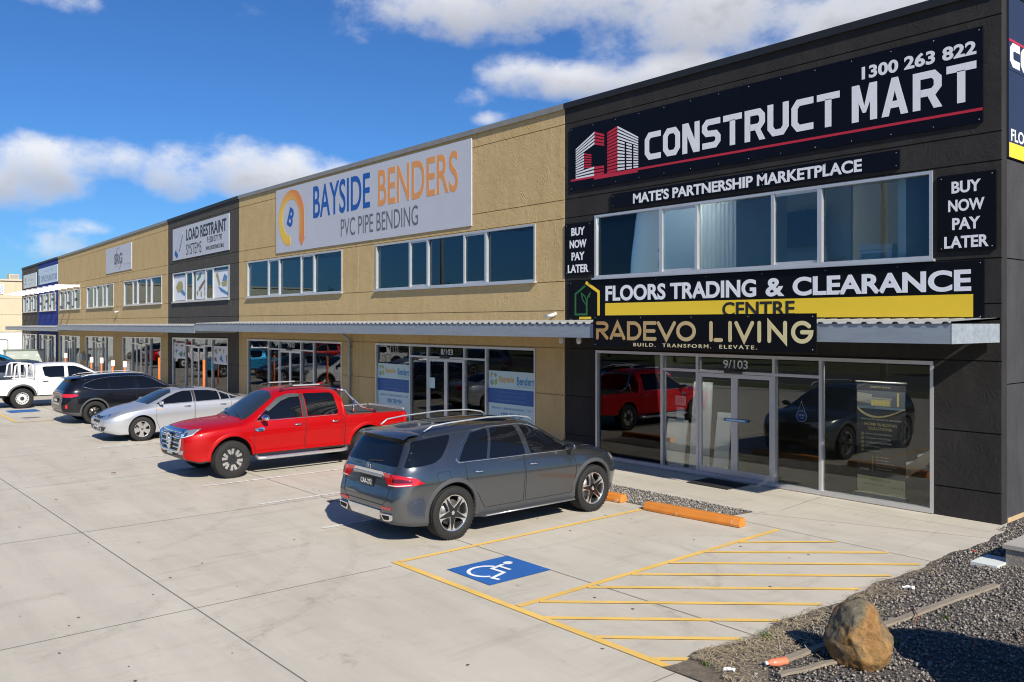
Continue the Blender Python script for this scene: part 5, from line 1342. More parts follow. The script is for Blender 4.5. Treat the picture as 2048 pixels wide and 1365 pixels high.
    root.scale = (.968, 1.015, 1.0)
    return root
grey_suv()
# --- red dual cab utility, nose to the camera -------------------------------------------------
def red_ute():
    root = thing('pickup_truck', 'red dual cab pickup with chrome grille and sports bar, beside the grey suv', 'pickup truck', (-18.44, -6.14, 0), R(-90))
    root.scale = (.985, 1, 1)
    P = car_paint('red paint', (.42, .001, .002), .2, .38, .4)
    S = dict(x=(-2.80, 2.62), axles=(1.66, -1.66), wr=.392, arch=.465, archz=.03, track=.975, rf=.60, rr=.20, ef=.74, er=.90, crown=.045, clad=2,
        zb=[(-2.8, .50), (-2.4, .48), (-1.2, .42), (1.2, .42), (2.0, .40), (2.4, .36), (2.62, .42)],
        zs=[(-2.8, 1.12), (-1.2, 1.13), (-1.0, 1.12), (0, 1.10), (1.1, 1.07), (1.9, 1.03), (2.3, .98), (2.62, .92)],
        zt=[(-2.8, 1.145), (-2.7, 1.155), (-1.14, 1.165), (-1.10, 1.35), (-1.05, 1.72), (-.98, 1.82), (-.8, 1.86), (-.2, 1.90), (.3, 1.88), (.55, 1.80), (.85, 1.60), (1.25, 1.31), (1.40, 1.235), (1.6, 1.215), (2.1, 1.17), (2.4, 1.12), (2.55, 1.05), (2.62, .98)],
        ws=[(-2.8, .94), (-1.66, .965), (-1.0, .945), (1.0, .945), (1.66, .968), (2.62, .95)],
        wt=[(-2.8, .94), (-1.2, .94), (-1.10, .86), (-1.0, .74), (.3, .73), (.8, .76), (1.4, .84), (2.62, .84)],
        n=[(-2.8, 6), (-1.2, 6), (-1.05, 5), (.3, 4.5), (.9, 4), (1.4, 3.0), (2.62, 2.6)],
        shf=[(.35, -.16), (.5, -.02), (.75, 0), (1.0, -.02), (1.2, -.10)], shr=[(.3, .06), (.6, 0), (2, 0)],
        side=[(0, .955), (.05, .975), (.15, .965), (.30, .968), (.50, .99), (.70, 1.003), (.86, .998), (1, .975)],
        dense=[(-1.18, -.9, 22), (.3, 1.5, 16)])
    car = Car(S); car.finish_body(root, [P, M_plast, M_under])
    for sg in (1, -1):
        for pl in ([(1.10, 1.17), (.02, 1.185), (.02, 1.74), (.28, 1.735), (.50, 1.66), (.80, 1.43)], [(-.12, 1.187), (-.86, 1.195), (-.90, 1.24), (-.84, 1.70), (-.78, 1.74), (-.10, 1.755)]):
            b = MB(); car.patch(b, 'side', pl, .004, sg, rnd=.04); b.build('side_window', M_cgl, root, world=False)
        b = MB(); car.patch(b, 'side', [(.00, 1.18), (-.10, 1.18), (-.08, 1.75), (.01, 1.75)], .006, sg); b.build('door_pillar', M_plast, root, world=False)
        b = MB(); car.line(b, 'side', [(1.10, 1.155), (-.90, 1.175)], .009, .006, sg); car.line(b, 'side', [(1.04, 1.24), (.82, 1.44), (.52, 1.68), (.30, 1.755), (.02, 1.765)], .008, .006, sg); b.build('window_trim', M_chr, root, world=False)
        b = MB(); car.patch(b, 'side', [(.86, 1.42), (.52, 1.675), (.30, 1.745), (.02, 1.755), (.02, 1.69), (.27, 1.675), (.48, 1.60), (.80, 1.37)], .018, sg); b.build('weather_shield', M_plg, root, world=False)
        b = MB(); car.patch(b, 'fdiag', roundpoly([(.14, 1.015), (.45, 1.035), (.80, 1.075), (.70, .955), (.52, .90), (.16, .885)], .02), .010, sg, step=.03); hl = b.build('headlight', M_head, root, world=False)
        for u in (.36, .54):
            b = MB(); car.patch(b, 'fdiag', circ(u, .965, .040, 14), .016, sg, step=.05); b.build('lamp_lens', M_chr, hl, world=False)
        b = MB(); car.line(b, 'fdiag', [(.17, .905), (.52, .915), (.70, .965), (.76, 1.05)], .008, .012, sg); b.build('lamp_strip', M_ltw, hl, world=False)
        b = MB(); car.patch(b, 'fdiag', roundpoly([(.24, .615), (.52, .63), (.47, .545), (.30, .53)], .02), .012, sg, step=.04); b.build('fog_light', M_head, root, world=False)
        b = MB(); car.patch(b, 'side', [(1.18, 1.0), (1.10, .935), (.96, .93), (.93, .99), (.97, 1.02)], .010, sg); v = b.build('fender_vent', M_chr, root, world=False)
        b = MB(); car.patch(b, 'side', [(1.10, .99), (1.06, .95), (.98, .95), (.965, .985)], .013, sg); b.build('vent_insert', M_plast, v, world=False)
        b = MB(); car.patch(b, 'side', [(-2.60, 1.10), (-2.79, 1.10), (-2.79, .78), (-2.70, .78)], .012, sg, step=.04); car.patch(b, 'rear', [(.80, 1.10), (.92, 1.10), (.92, .78), (.82, .78)], .012, sg, step=.05); b.build('tail_light', M_tail, root, world=False)
        b = MB(); car.line(b, 'side', [(-1.03, 1.14), (-1.06, .9), (-1.05, .45)], .007, .0, sg); b.build('bed_gap', M_under, root, world=False)
        mirror(car, root, .92, 1.18, M_chr, sg, 1.12)
        b = MB(); b.tube([(1.12, sg * .90, .40), (1.08, sg * .985, .37), (.9, sg * 1.0, .365), (-.9, sg * 1.0, .365), (-1.05, sg * .985, .37), (-1.10, sg * .90, .40)], .038, 10); b.build('side_step', M_slv, root, world=False)
        b = MB(); b.tube([(-1.05, sg * .60, 1.80), (-1.22, sg * .62, 1.76), (-1.36, sg * .68, 1.56), (-1.58, sg * .78, 1.32), (-1.95, sg * .84, 1.19)], .036, 10); b.tube([(-1.42, sg * .72, 1.49), (-1.36, sg * .78, 1.20)], .03, 8); b.build('sports_bar', M_chr, root, world=False)
        b = MB(); b.tube([(.42, sg * .60, 1.86), (.30, sg * .615, 1.93), (.15, sg * .62, 1.945), (-.62, sg * .62, 1.95), (-.78, sg * .615, 1.93), (-.9, sg * .60, 1.86)], .022, 8, 1); b.box(-.55, .12, sg * .645, sg * .60, 1.945, 1.975, 0); b.build('roof_rail', [M_alu, M_plast], root, world=False)
    b = MB(); b.tube([(-1.22, -.62, 1.76), (-1.22, .62, 1.76)], .036, 10); b.build('sports_bar', M_chr, root, world=False)
    b = MB(); car.patch(b, 'top', [(1.31, -.74), (1.37, -.4), (1.39, 0), (1.37, .4), (1.31, .74), (.62, .60), (.53, .3), (.51, 0), (.53, -.3), (.62, -.60)], .005, 1); ws_ = b.build('windscreen', M_cglb, root, world=False)
    b = MB()
    for y in (.45, -.2): b.tube([car.proj('top', 1.36, y + .25)[0] + Vector((0, 0, .02)), car.proj('top', 1.30, y - .15)[0] + Vector((0, 0, .02)), car.proj('top', 1.25, y - .35)[0] + Vector((0, 0, .016))], [.014, .010, .006], 6)
    b.build('wiper', M_plast, ws_, world=False)
    b = MB(); car.patch(b, 'top', roundpoly([(-1.20, -.80), (-1.20, .80), (-2.70, .80), (-2.70, -.80)], .03), .012, 1, step=.2); b.build('tonneau_cover', mat('grey vinyl', (.055, .053, .05), .7), root, world=False)
    b = MB(); b.box(-2.78, -2.74, -.80, .80, 1.16, 1.205); b.box(-2.72, -1.3, -.86, -.84, 1.165, 1.185); b.build('tailgate_cap', M_alu, root, world=False)
    b = MB(); b.add([(-.72, 0.0, 1.885), (-.98, .02, 1.86), (-.98, -.02, 1.86), (-.96, 0, 1.955), (-.93, 0.018, 1.89), (-.93, -.018, 1.89)], [(0, 1, 3), (0, 3, 2), (1, 2, 3), (0, 2, 1)]); b.tube([(-.70, 0, 1.88), (-.88, 0, 1.92), (-.97, 0, 1.95)], [.006, .028, .012], 8); b.build('roof_fin', P, root, world=False)
    # grille: chrome surround, dark mesh, bars, centre badge
    b = MB(); car.patch(b, 'front', roundpoly([(-.58, 1.00), (.58, 1.00), (.56, .70), (.40, .60), (-.40, .60), (-.56, .70)], .05), .012, 1, step=.08); gr = b.build('grille', M_plast, root, world=False)
    b = MB()
    car.line(b, 'front', roundpoly([(-.60, 1.00), (.60, 1.00), (.58, .70), (.42, .585), (-.42, .585), (-.58, .70)], .06), .034, .016, 1, True, seg=8)
    car.patch(b, 'front', roundpoly([(-.56, 1.06), (.56, 1.06), (.60, .97), (-.60, .97)], .03), .035, 1, step=.08)
    for z in (.88, .78, .69): car.line(b, 'front', [(-.56, z), (-.14, z - .005)], .020, .02, 1); car.line(b, 'front', [(.56, z), (.14, z - .005)], .020, .02, 1)
    b.build('grille_bar', M_chr, gr, world=False)
    b = MB(); x = car.proj('front', 0, .8)[0].x + .03
    b.prism([(0, .97), (.10, .93), (.14, .80), (.09, .66), (0, .61), (-.09, .66), (-.14, .80), (-.10, .93)], lambda u, v, d: (x + d, u, v), 0, .03); b.tube([(x + .035, .075 * math.cos(R(a)), .80 + .10 * math.sin(R(a))) for a in range(0, 360, 20)], .014, 6, closed=True, mi=0); b.build('emblem', M_chr, gr, world=False)
    b = MB(); car.patch(b, 'front', roundpoly([(-.62, .50), (.62, .50), (.52, .40), (-.52, .40)], .03), .012, 1, step=.08); car.patch(b, 'front', roundpoly([(-.40, .60), (.40, .60), (.40, .49), (-.40, .49)], .02), .010, 1, step=.1); b.build('lower_grille', M_plg, root, world=False)
    p = car.proj('front', 0, .54)[0]; plate(root, '8SA-7NT', p.x + .035, 0, .55, 1)
    doors(car, root, [[(1.16, 1.15), (1.18, .75), (1.10, .46), (-.02, .46), (-.04, 1.17)], [(-.07, 1.17), (-.05, .46), (-.98, .46), (-1.0, 1.17)]], P, (.14, -.80), 1.03, M_chr)
    wheelarch_trim(car, root, S, P, .075, .022)
    wheel_set(root, S, rim_six, .265, .392 * .62)
    squash(root, 1.15, 0.88)
    return root
# --- silver sedan ---------------------------------------------------------------------------------
def sedan(label, loc, rz, paint, txt, dark=False, group=None):
    root = thing('sedan', label, 'car', loc, rz, group)
    P = paint; root.scale = (.97, 1, 1)
    S = dict(x=(-2.36, 2.34), axles=(1.37, -1.37), wr=.335, arch=.378, archz=.012, track=.895, rf=.70, rr=.55, ef=.66, er=.70, crown=.03, clad=1,
        zb=[(-2.36, .36), (-2.0, .24), (-1.2, .20), (1.2, .20), (2.0, .19), (2.34, .26)],
        zs=[(-2.36, .92), (-1.9, .99), (-1.0, .965), (0, .93), (1.0, .89), (1.6, .83), (2.0, .74), (2.34, .62)],
        zt=[(-2.36, .96), (-2.25, 1.06), (-2.0, 1.10), (-1.78, 1.115), (-1.62, 1.14), (-1.3, 1.27), (-.9, 1.42), (-.5, 1.485), (-.1, 1.505), (.2, 1.49), (.5, 1.41), (.9, 1.20), (1.15, 1.06), (1.28, 1.01), (1.5, .97), (1.9, .88), (2.15, .78), (2.28, .69), (2.34, .63)],
        ws=[(-2.36, .86), (-1.37, .905), (0, .89), (1.37, .905), (2.34, .86)],
        wt=[(-2.36, .74), (-1.8, .70), (-1.3, .62), (-.6, .60), (.2, .60), (.8, .66), (1.3, .76), (2.34, .72)],
        n=[(-2.36, 2.6), (-1.8, 2.8), (-1.3, 3.5), (-.6, 4.0), (.4, 4.0), (.9, 3.4), (1.3, 2.6), (2.34, 2.2)],
        shf=[(.2, -.14), (.36, 0), (.55, 0), (.75, -.06), (.9, -.14)], shr=[(.3, .10), (.5, 0), (.8, .02), (1.05, .08)],
        dense=[(.3, 1.35, 16), (-1.8, -.8, 14)])
    car = Car(S); car.finish_body(root, [P, M_plast, M_under])
    for sg in (1, -1):
        for pl in ([(.96, 1.0), (.84, .985), (-.08, 1.015), (-.10, 1.395), (.12, 1.395), (.34, 1.335), (.62, 1.20)], [(-.18, 1.018), (-.90, 1.04), (-.90, 1.33), (-.62, 1.38), (-.19, 1.40)], [(-.94, 1.041), (-1.20, 1.052), (-1.20, 1.19), (-.94, 1.31)], [(-1.24, 1.055), (-1.52, 1.07), (-1.24, 1.17)]):
            b = MB(); car.patch(b, 'side', pl, .003, sg, rnd=.02, step=.05); b.build('side_window', M_cgl, root, world=False)
        b = MB(); car.patch(b, 'side', [(-.10, 1.02), (-.17, 1.02), (-.18, 1.40), (-.11, 1.40)], .005, sg); b.build('door_pillar', M_plast, root, world=False)
        b = MB(); car.patch(b, 'fdiag', roundpoly([(.16, .715), (.42, .765), (.80, .845), (.74, .71), (.52, .635), (.18, .60)], .03), .008, sg, step=.03); hl = b.build('headlight', M_head, root, world=False)
        for u in (.34, .50):
            b = MB(); car.patch(b, 'fdiag', circ(u, .69 + (u - .34) * .25, .038, 14), .012, sg, step=.05); b.build('lamp_lens', M_chr, hl, world=False)
        b = MB(); car.patch(b, 'fdiag', roundpoly([(.10, .40), (.30, .44), (.52, .43), (.42, .32), (.12, .30)], .02), .006, sg, step=.04); fl = b.build('fog_light', M_plast, root, world=False)
        b = MB(); car.patch(b, 'fdiag', circ(.25, .37, .036, 14), .010, sg, step=.05); b.build('lamp_lens', M_head, fl, world=False)
        b = MB(); car.patch(b, 'rdiag', roundpoly([(.20, .98), (.55, 1.0), (.60, .86), (.25, .80)], .03), .008, sg, step=.04); b.build('tail_light', M_tail, root, world=False)
        mirror(car, root, .82, .985, P, sg, .88)
        b = MB(); car.patch(b, 'side', [(.93, .88), (.84, .88), (.84, .85), (.93, .85)], .004, sg); b.build('side_repeater', M_lto, root, world=False)
    b = MB(); car.patch(b, 'top', [(1.16, -.68), (1.22, -.35), (1.24, 0), (1.22, .35), (1.16, .68), (.46, .52), (.38, .26), (.36, 0), (.38, -.26), (.46, -.52)], .004, 1); b.build('windscreen', M_cglb, root, world=False)
    b = MB(); car.patch(b, 'top', [(-1.66, -.58), (-1.70, 0), (-1.66, .58), (-.96, .48), (-.92, 0), (-.96, -.48)], .004, 1); b.build('rear_window', M_cgl, root, world=False)
    b = MB(); car.patch(b, 'top', roundpoly([(.16, -.40), (.16, .40), (-.30, .40), (-.30, -.40)], .05), .003, 1, step=.12); b.build('sunroof', M_cgl, root, world=False)
    b = MB(); car.patch(b, 'front', roundpoly([(-.36, .70), (.36, .70), (.30, .52), (-.30, .52)], .05), .008, 1, step=.08); gr = b.build('grille', M_plast, root, world=False)
    b = MB(); car.line(b, 'front', roundpoly([(-.36, .70), (.36, .70), (.30, .52), (-.30, .52)], .05), .007, .006, 1, True); car.line(b, 'front', [(-.33, .61), (.33, .61)], .008, .010, 1); b.build('grille_bar', M_chr, gr, world=False)
    b = MB(); x = car.proj('front', 0, .635)[0].x + .01; b.lathe([(.055, 0), (.05, .012), (.001, .014)], 20, c=(x, 0, .635), axis='x'); b.build('emblem', M_chr, root, world=False)
    b = MB(); car.patch(b, 'front', roundpoly([(-.50, .37), (.50, .37), (.46, .25), (-.46, .25)], .03), .006, 1, step=.08); lg = b.build('lower_grille', M_plast, root, world=False)
    b = MB()
    for y in (-.36, -.24, -.12, 0, .12, .24, .36): car.line(b, 'front', [(y, .36), (y * .97, .26)], .007, .008, 1)
    car.line(b, 'front', [(-.48, .31), (.48, .31)], .007, .008, 1); b.build('lower_bar', P, lg, world=False)
    p = car.proj('front', 0, .45)[0]; plate(root, txt, p.x + .02, 0, .445, 1, dark, .36, .11)
    doors(car, root, [[(.95, .97), (1.0, .60), (.86, .26), (-.12, .26), (-.13, 1.0)], [(-.15, 1.0), (-.14, .26), (-.96, .26), (-1.06, .45), (-1.22, .68), (-1.24, 1.04)]], P, (.08, -.98), .90, M_chr)
    wheel_set(root, S, rim_five, .215, .335 * .66)
    squash(root, 1.0, 0.8)
    return root
# --- rounded wagons -------------------------------------------------------------------------------
def crossover(name, label, loc, rz, P, rimfn, txt, trimmat, clad):
    root = thing(name, label, 'car', loc, rz); root.scale = (.97, 1, 1)
    S = dict(x=(-2.38, 2.30), axles=(1.40, -1.40), wr=.368, arch=.418, archz=.012, track=.95, rf=.70, rr=.55, ef=.66, er=.72, crown=.03, clad=4,
        zb=[(-2.38, .34), (-2.0, .28), (-1.2, .25), (1.2, .25), (2.0, .24), (2.30, .30)],
        zs=[(-2.38, .98), (-2.0, 1.08), (-1.2, 1.06), (0, 1.03), (1.0, 1.0), (1.8, .92), (2.30, .76)],
        zt=[(-2.38, 1.02), (-2.34, 1.10), (-2.22, 1.28), (-2.02, 1.53), (-1.9, 1.60), (-1.5, 1.665), (-.8, 1.72), (-.2, 1.73), (.2, 1.70), (.5, 1.61), (.95, 1.33), (1.18, 1.17), (1.32, 1.13), (1.6, 1.09), (2.0, .99), (2.2, .88), (2.30, .78)],
        ws=[(-2.38, .90), (-1.4, .955), (-.4, .94), (1.4, .955), (2.30, .90)],
        wt=[(-2.38, .78), (-2.0, .66), (-1.0, .68), (.2, .67), (.8, .71), (1.3, .79), (2.30, .76)],
        n=[(-2.38, 2.8), (-2.0, 3.8), (-1.0, 4.0), (.3, 4.0), (.9, 3.6), (1.3, 2.7), (2.30, 2.3)],
        shf=[(.25, -.14), (.42, 0), (.65, 0), (.9, -.06), (1.05, -.14)], shr=[(.3, .16), (.48, .02), (.62, 0), (.85, .04), (1.05, .06)],
        dense=[(-2.38, -1.9, 22), (.3, 1.4, 14)])
    car = Car(S); car.finish_body(root, [P, clad, M_under])
    for sg in (1, -1):
        for pl in ([(.98, 1.08), (.04, 1.10), (.02, 1.575), (.22, 1.56), (.46, 1.46), (.72, 1.30)], [(-.10, 1.102), (-.92, 1.11), (-.90, 1.565), (-.12, 1.585)], [(-.99, 1.112), (-1.40, 1.15), (-1.72, 1.26), (-1.66, 1.34), (-1.38, 1.47), (-.96, 1.555)]):
            b = MB(); car.patch(b, 'side', pl, .004, sg, rnd=.03); b.build('side_window', M_cgl, root, world=False)
        b = MB(); car.line(b, 'side', [(1.02, 1.075), (-.98, 1.095), (-1.42, 1.13), (-1.79, 1.255), (-1.70, 1.36), (-1.40, 1.50), (-.92, 1.59), (-.1, 1.61), (.24, 1.585), (.50, 1.475), (.98, 1.13)], .010, .005, sg); b.build('window_trim', M_chr, root, world=False)
        b = MB(); car.patch(b, 'rdiag', roundpoly([(.34, .99), (.62, 1.0), (.95, .985), (1.0, .93), (.80, .885), (.36, .90)], .03), .010, sg, step=.03); b.build('tail_light', M_tail, root, world=False)
        b = MB(); car.patch(b, 'rdiag', roundpoly([(.62, .62), (.68, .68), (.70, .55), (.64, .52)], .01), .010, sg, step=.04); b.build('reflector', M_tail, root, world=False)
        b = MB(); car.patch(b, 'fdiag', roundpoly([(.20, .86), (.70, .93), (.72, .86), (.40, .78)], .03), .008, sg, step=.04); b.build('headlight', M_head, root, world=False)
        mirror(car, root, .84, 1.08, P, sg, .95)
    b = MB(); car.patch(b, 'top', [(1.16, -.70), (1.22, -.35), (1.24, 0), (1.22, .35), (1.16, .70), (.52, .57), (.44, .28), (.42, 0), (.44, -.28), (.52, -.57)], .005, 1); b.build('windscreen', M_cglb, root, world=False)
    b = MB(); car.patch(b, 'rear', roundpoly([(-.66, 1.12), (.66, 1.12), (.56, 1.50), (-.56, 1.50)], .05), .006, 1); b.build('rear_window', M_cgl, root, world=False)
    b = MB(); n = 15; top = []; tip = []; und = []
    for k in range(n):
        u = -.62 + 1.24 * k / (n - 1); e = abs(u) / .62
        top.append((-1.80, u, 1.635 - .05 * e ** 2)); tip.append((-2.20 + .08 * e ** 3, u, 1.57 - .05 * e ** 2)); und.append((-2.0, u * .96, 1.50 - .03 * e))
    m2 = [(-2.02, t[1], t[2] + .045) for t in tip]
    b.add(top + m2 + tip + und, [(k * n + i, k * n + i + 1, (k + 1) * n + i + 1, (k + 1) * n + i) for k in range(3) for i in range(n - 1)], 0, True); b.build('spoiler', P, root, world=False, sharp=R(40))
    b = MB(); car.patch(b, 'rear', roundpoly([(-.50, .985), (.50, .985), (.50, .93), (-.50, .93)], .01), .010, 1, step=.08); b.build('light_bar', M_taild, root, world=False)
    b = MB(); car.patch(b, 'rear', roundpoly([(-.48, .70), (.48, .70), (.46, .64), (-.46, .64)], .01), .014, 1, step=.08); car.patch(b, 'rear', roundpoly([(-.40, .90), (.40, .90), (.40, .86), (-.40, .86)], .01), .010, 1, step=.08); b.build('chrome_bar', M_chr, root, world=False)
    p = car.proj('rear', 0, .77)[0]; plate(root, txt, p.x - .02, 0, .775, -1)
    b = MB(); b.tube([(-1.60, .0, 1.66), (-1.72, 0, 1.71), (-1.80, 0, 1.72)], [.008, .026, .010], 8); b.build('roof_fin', M_plast, root, world=False)
    doors(car, root, [[(1.05, 1.06), (1.08, .70), (.96, .38), (-.06, .38), (-.06, 1.08)], [(-.09, 1.08), (-.09, .38), (-.86, .38), (-1.0, .56), (-1.20, .85), (-1.22, 1.10)]], P, (.10, -.96), .955, P)
    wheelarch_trim(car, root, S, clad, .055, .008)
    rails(root, [(-1.75, .58, 1.62), (-1.55, .60, 1.69), (-.8, .61, 1.745), (0, .605, 1.745), (.30, .59, 1.685)], .018, trimmat)
    wheel_set(root, S, rimfn, .235, .368 * .68)
    squash(root, 1.08, 0.81)
    return root
# --- white utility with a tub and ladder rack, and its relatives behind ----------------------------
def utility(label, loc, rz, P, rimfn, rack=True, flare=M_plg):
    root = thing('pickup_truck', label, 'pickup truck', loc, rz)
    S = dict(x=(-2.74, 2.62), axles=(1.62, -1.62), wr=.385, arch=.455, archz=.03, track=.95, rf=.60, rr=.18, ef=.74, er=.92, crown=.045, clad=2,
        zb=[(-2.74, .52), (-1.2, .44), (1.2, .44), (2.2, .42), (2.62, .46)], zs=[(-2.74, 1.10), (-1.2, 1.12), (0, 1.10), (1.1, 1.06), (2.2, 1.0), (2.62, .94)],
        zt=[(-2.74, 1.125), (-1.20, 1.14), (-1.16, 1.35), (-1.11, 1.70), (-1.04, 1.79), (-.8, 1.83), (-.2, 1.86), (.3, 1.84), (.6, 1.73), (1.3, 1.27), (1.46, 1.21), (2.0, 1.15), (2.4, 1.10), (2.56, 1.03), (2.62, .97)],
        ws=[(-2.74, .91), (-1.62, .93), (0, .915), (1.62, .935), (2.62, .92)], wt=[(-2.74, .91), (-1.22, .91), (-1.1, .74), (-.9, .71), (.3, .70), (.8, .74), (1.4, .82), (2.62, .82)],
        n=[(-2.74, 6), (-1.2, 6), (-1.05, 5), (.3, 4.5), (.9, 4), (1.4, 3.0), (2.62, 2.6)], shf=[(.35, -.12), (.5, 0), (1.0, 0), (1.15, -.08)],
        side=[(0, .955), (.05, .975), (.15, .968), (.30, .972), (.50, .99), (.70, 1.003), (.86, .998), (1, .975)], dense=[(-1.24, -.95, 20), (.3, 1.5, 14)])
    car = Car(S); car.finish_body(root, [P, M_plast, M_under])
    for sg in (1, -1):
        for pl in ([(1.12, 1.15), (.0, 1.165), (.0, 1.70), (.26, 1.69), (.50, 1.58), (.82, 1.38)], [(-.14, 1.167), (-.66, 1.17), (-.84, 1.24), (-.90, 1.64), (-.84, 1.69), (-.12, 1.71)]):
            b = MB(); car.patch(b, 'side', pl, .004, sg, rnd=.04); b.build('side_window', M_cgl, root, world=False)
        b = MB(); car.patch(b, 'fdiag', roundpoly([(.20, 1.0), (.60, 1.05), (.74, .95), (.60, .84), (.22, .82)], .03), .010, sg, step=.04); b.build('headlight', M_head, root, world=False)
        b = MB(); car.patch(b, 'rear', [(.76, 1.08), (.90, 1.08), (.90, .72), (.78, .72)], .012, sg, step=.06); car.patch(b, 'side', [(-2.62, 1.08), (-2.73, 1.08), (-2.73, .72), (-2.66, .72)], .010, sg, step=.06); b.build('tail_light', M_tail, root, world=False)
        b = MB(); car.line(b, 'side', [(-1.10, 1.12), (-1.12, .9), (-1.10, .48)], .007, .0, sg); b.build('bed_gap', M_under, root, world=False)
        b = MB(); car.patch(b, 'side', [(-1.18, 1.135), (-2.72, 1.12), (-2.72, 1.08), (-1.18, 1.095)], .012, sg, step=.1); b.build('bed_rail', M_plast, root, world=False)
        mirror(car, root, .96, 1.15, M_plast, sg, 1.05)
        if rack:
            b = MB(); y = sg * .80
            b.tube([(-1.22, y, 1.12), (-1.22, sg * .76, 1.72), (-1.28, sg * .74, 1.82), (-1.36, sg * .74, 1.84), (-1.72, sg * .75, 1.84), (-1.82, sg * .76, 1.76), (-1.88, y, 1.12)], .036, 8)
            for x0 in (-1.44, -1.68): b.tube([(x0, sg * .745, 1.83), (x0, y, 1.14)], .034, 8)
            b.tube([(-1.22, y, 1.16), (-1.95, y, 1.16)], .034, 8); b.build('ladder_rack', P, root, world=False)
    if rack:
        b = MB(); b.tube([(-1.34, -.74, 1.84), (-1.34, .74, 1.84)], .034, 8); b.tube([(-1.22, -.76, 1.5), (-1.22, .76, 1.5)], .02, 6); b.build('ladder_rack', P, root, world=False)
    b = MB(); car.patch(b, 'top', [(1.32, -.72), (1.42, 0), (1.32, .72), (.64, .58), (.54, 0), (.64, -.58)], .005, 1); b.build('windscreen', M_cglb, root, world=False)
    b = MB(); car.patch(b, 'top', roundpoly([(-1.26, -.78), (-1.26, .78), (-2.66, .78), (-2.66, -.78)], .03), .008, 1, step=.2); b.build('bed_cover', M_plast, root, world=False)
    b = MB(); car.patch(b, 'rear', roundpoly([(-.80, .62), (.80, .62), (.78, .50), (-.78, .50)], .03), .06, 1, step=.1); b.build('rear_bumper', M_plast, root, world=False)
    b = MB(); car.patch(b, 'front', roundpoly([(-.60, 1.0), (.60, 1.0), (.56, .72), (-.56, .72)], .05), .01, 1, step=.1); b.build('grille', M_plast, root, world=False)
    b = MB(); car.patch(b, 'front', roundpoly([(-.70, .62), (.70, .62), (.64, .48), (-.64, .48)], .05), .01, 1, step=.1); b.build('lower_grille', M_plast, root, world=False)
    doors(car, root, [[(1.16, 1.14), (1.18, .75), (1.08, .48), (-.05, .48), (-.06, 1.15)], [(-.09, 1.15), (-.08, .48), (-1.0, .48), (-1.05, 1.15)]], P, (.12, -.82), 1.02, M_plast)
    wheelarch_trim(car, root, S, flare, .07, .02)
    wheel_set(root, S, rimfn, .255, .385 * .60)
    squash(root, 1.13, 0.8)
    return root
red_ute()
SIL = car_paint('silver paint', (.52, .53, .56), .60, .30)
WHT = car_paint('white paint', (.74, .74, .73), .0, .35)
BLK = car_paint('black paint', (.006, .0065, .010), .1, .25)
CYN = car_paint('bright blue paint', (.012, .26, .50), .3, .3)
SLT = car_paint('slate paint', (.085, .10, .125), .6, .3)
sedan('silver sedan parked nose out between the red pickup and the black suv', (-25.52, -6.08, 0), R(-90), SIL, '1ET-5XJ')
crossover('suv', 'black suv parked nose in beside the silver sedan', (-30.80, -5.92, 0), R(90), BLK, rim_multi, '1NX-4KG', M_alu, M_plg)
utility('white dual cab pickup with white ladder rack, left of the black suv', (-38.0, -6.4, 0), R(90), WHT, rim_steel)
crossover('suv', 'slate grey suv with roof rails, mostly hidden behind the white pickup', (-43.6, -6.55, 0), R(90), SLT, rim_five, '1AB-7QT', M_plast, SLT)
utility('bright blue pickup at the left edge, behind the slate suv', (-51.6, -6.8, 0), R(90), CYN, rim_six, False, CYN)
sedan('white sedan parked across the lot, seen only as a reflection in the shopfront', (-27.2, -14.9, 0), R(172), WHT, '1RV-2BD')

def copy_tree(o, parent=None):
    c = o.copy(); COL.objects.link(c); c.parent = parent
    for ch in list(o.children): copy_tree(ch, c)
    return c
# a second row across the lot, behind the camera's left shoulder
_row = [o for o in COL.objects if o.parent is None and o.get('category') in ('car', 'pickup truck')]
for i, (x, y, rz) in enumerate(((-58.5, -9.0, 90), (-64.0, -8.8, -90), (-69.5, -9.0, 90), (-75.5, -9.2, 90), (-41.5, -17.5, 80), (-47.0, -17.2, 95), (-54.0, -17.4, 88), (-60.5, -17.0, 93), (-68.0, -17.6, 85), (-75.0, -17.2, 92), (-82.0, -17.5, 88))):
    c = copy_tree(_row[(i * 2 + 2) % 5]); c.location = (x, y, 0); c.rotation_euler = (0, 0, R(rz))
    c['label'] = 'car in the far row across the lot, seen only mirrored in the shopfronts'; c['group'] = 'cars in the row across the lot'

# ---------------------------------------------------------------- things standing about
def bevelled(mb, prof, a, b, fn, mi=0):
    mb.prism(prof, lambda u, v, d: fn(u, v, d), a, b, mi)
def wheel_stop(label, x0, y0, x1, y1):
    c = Vector(((x0 + x1) / 2, (y0 + y1) / 2, 0)); d = Vector((x1 - x0, y1 - y0, 0)); L = d.length; d.normalize(); n = Vector((-d.y, d.x, 0))
    prof = [(-.105, .0), (-.11, .04), (-.075, .125), (-.06, .135), (.06, .135), (.075, .125), (.11, .04), (.105, 0)]
    mb = MB(); k = 14; fn = lambda u, v, s: tuple(c + n * u + d * s + Vector((0, 0, .01 + v)))
    vs = []; 
    for i in range(k + 1):
        s = -L / 2 + L * i / k; q = .92 if i in (0, k) else 1
        for u, v in prof: vs.append(fn(u * q + random.uniform(-.003, .003), v * (.97 if i in (0, k) else 1) + random.uniform(-.0025, .0025), s))
    m = len(prof)
    mb.add(vs, [(i * m + j, i * m + (j + 1) % m, (i + 1) * m + (j + 1) % m, (i + 1) * m + j) for i in range(k) for j in range(m)] + [tuple(range(m)), tuple(reversed(range(k * m, k * m + m)))])
    tag(mb.build('wheel_stop', M_org), label, 'wheel stop', 'orange concrete wheel stops')
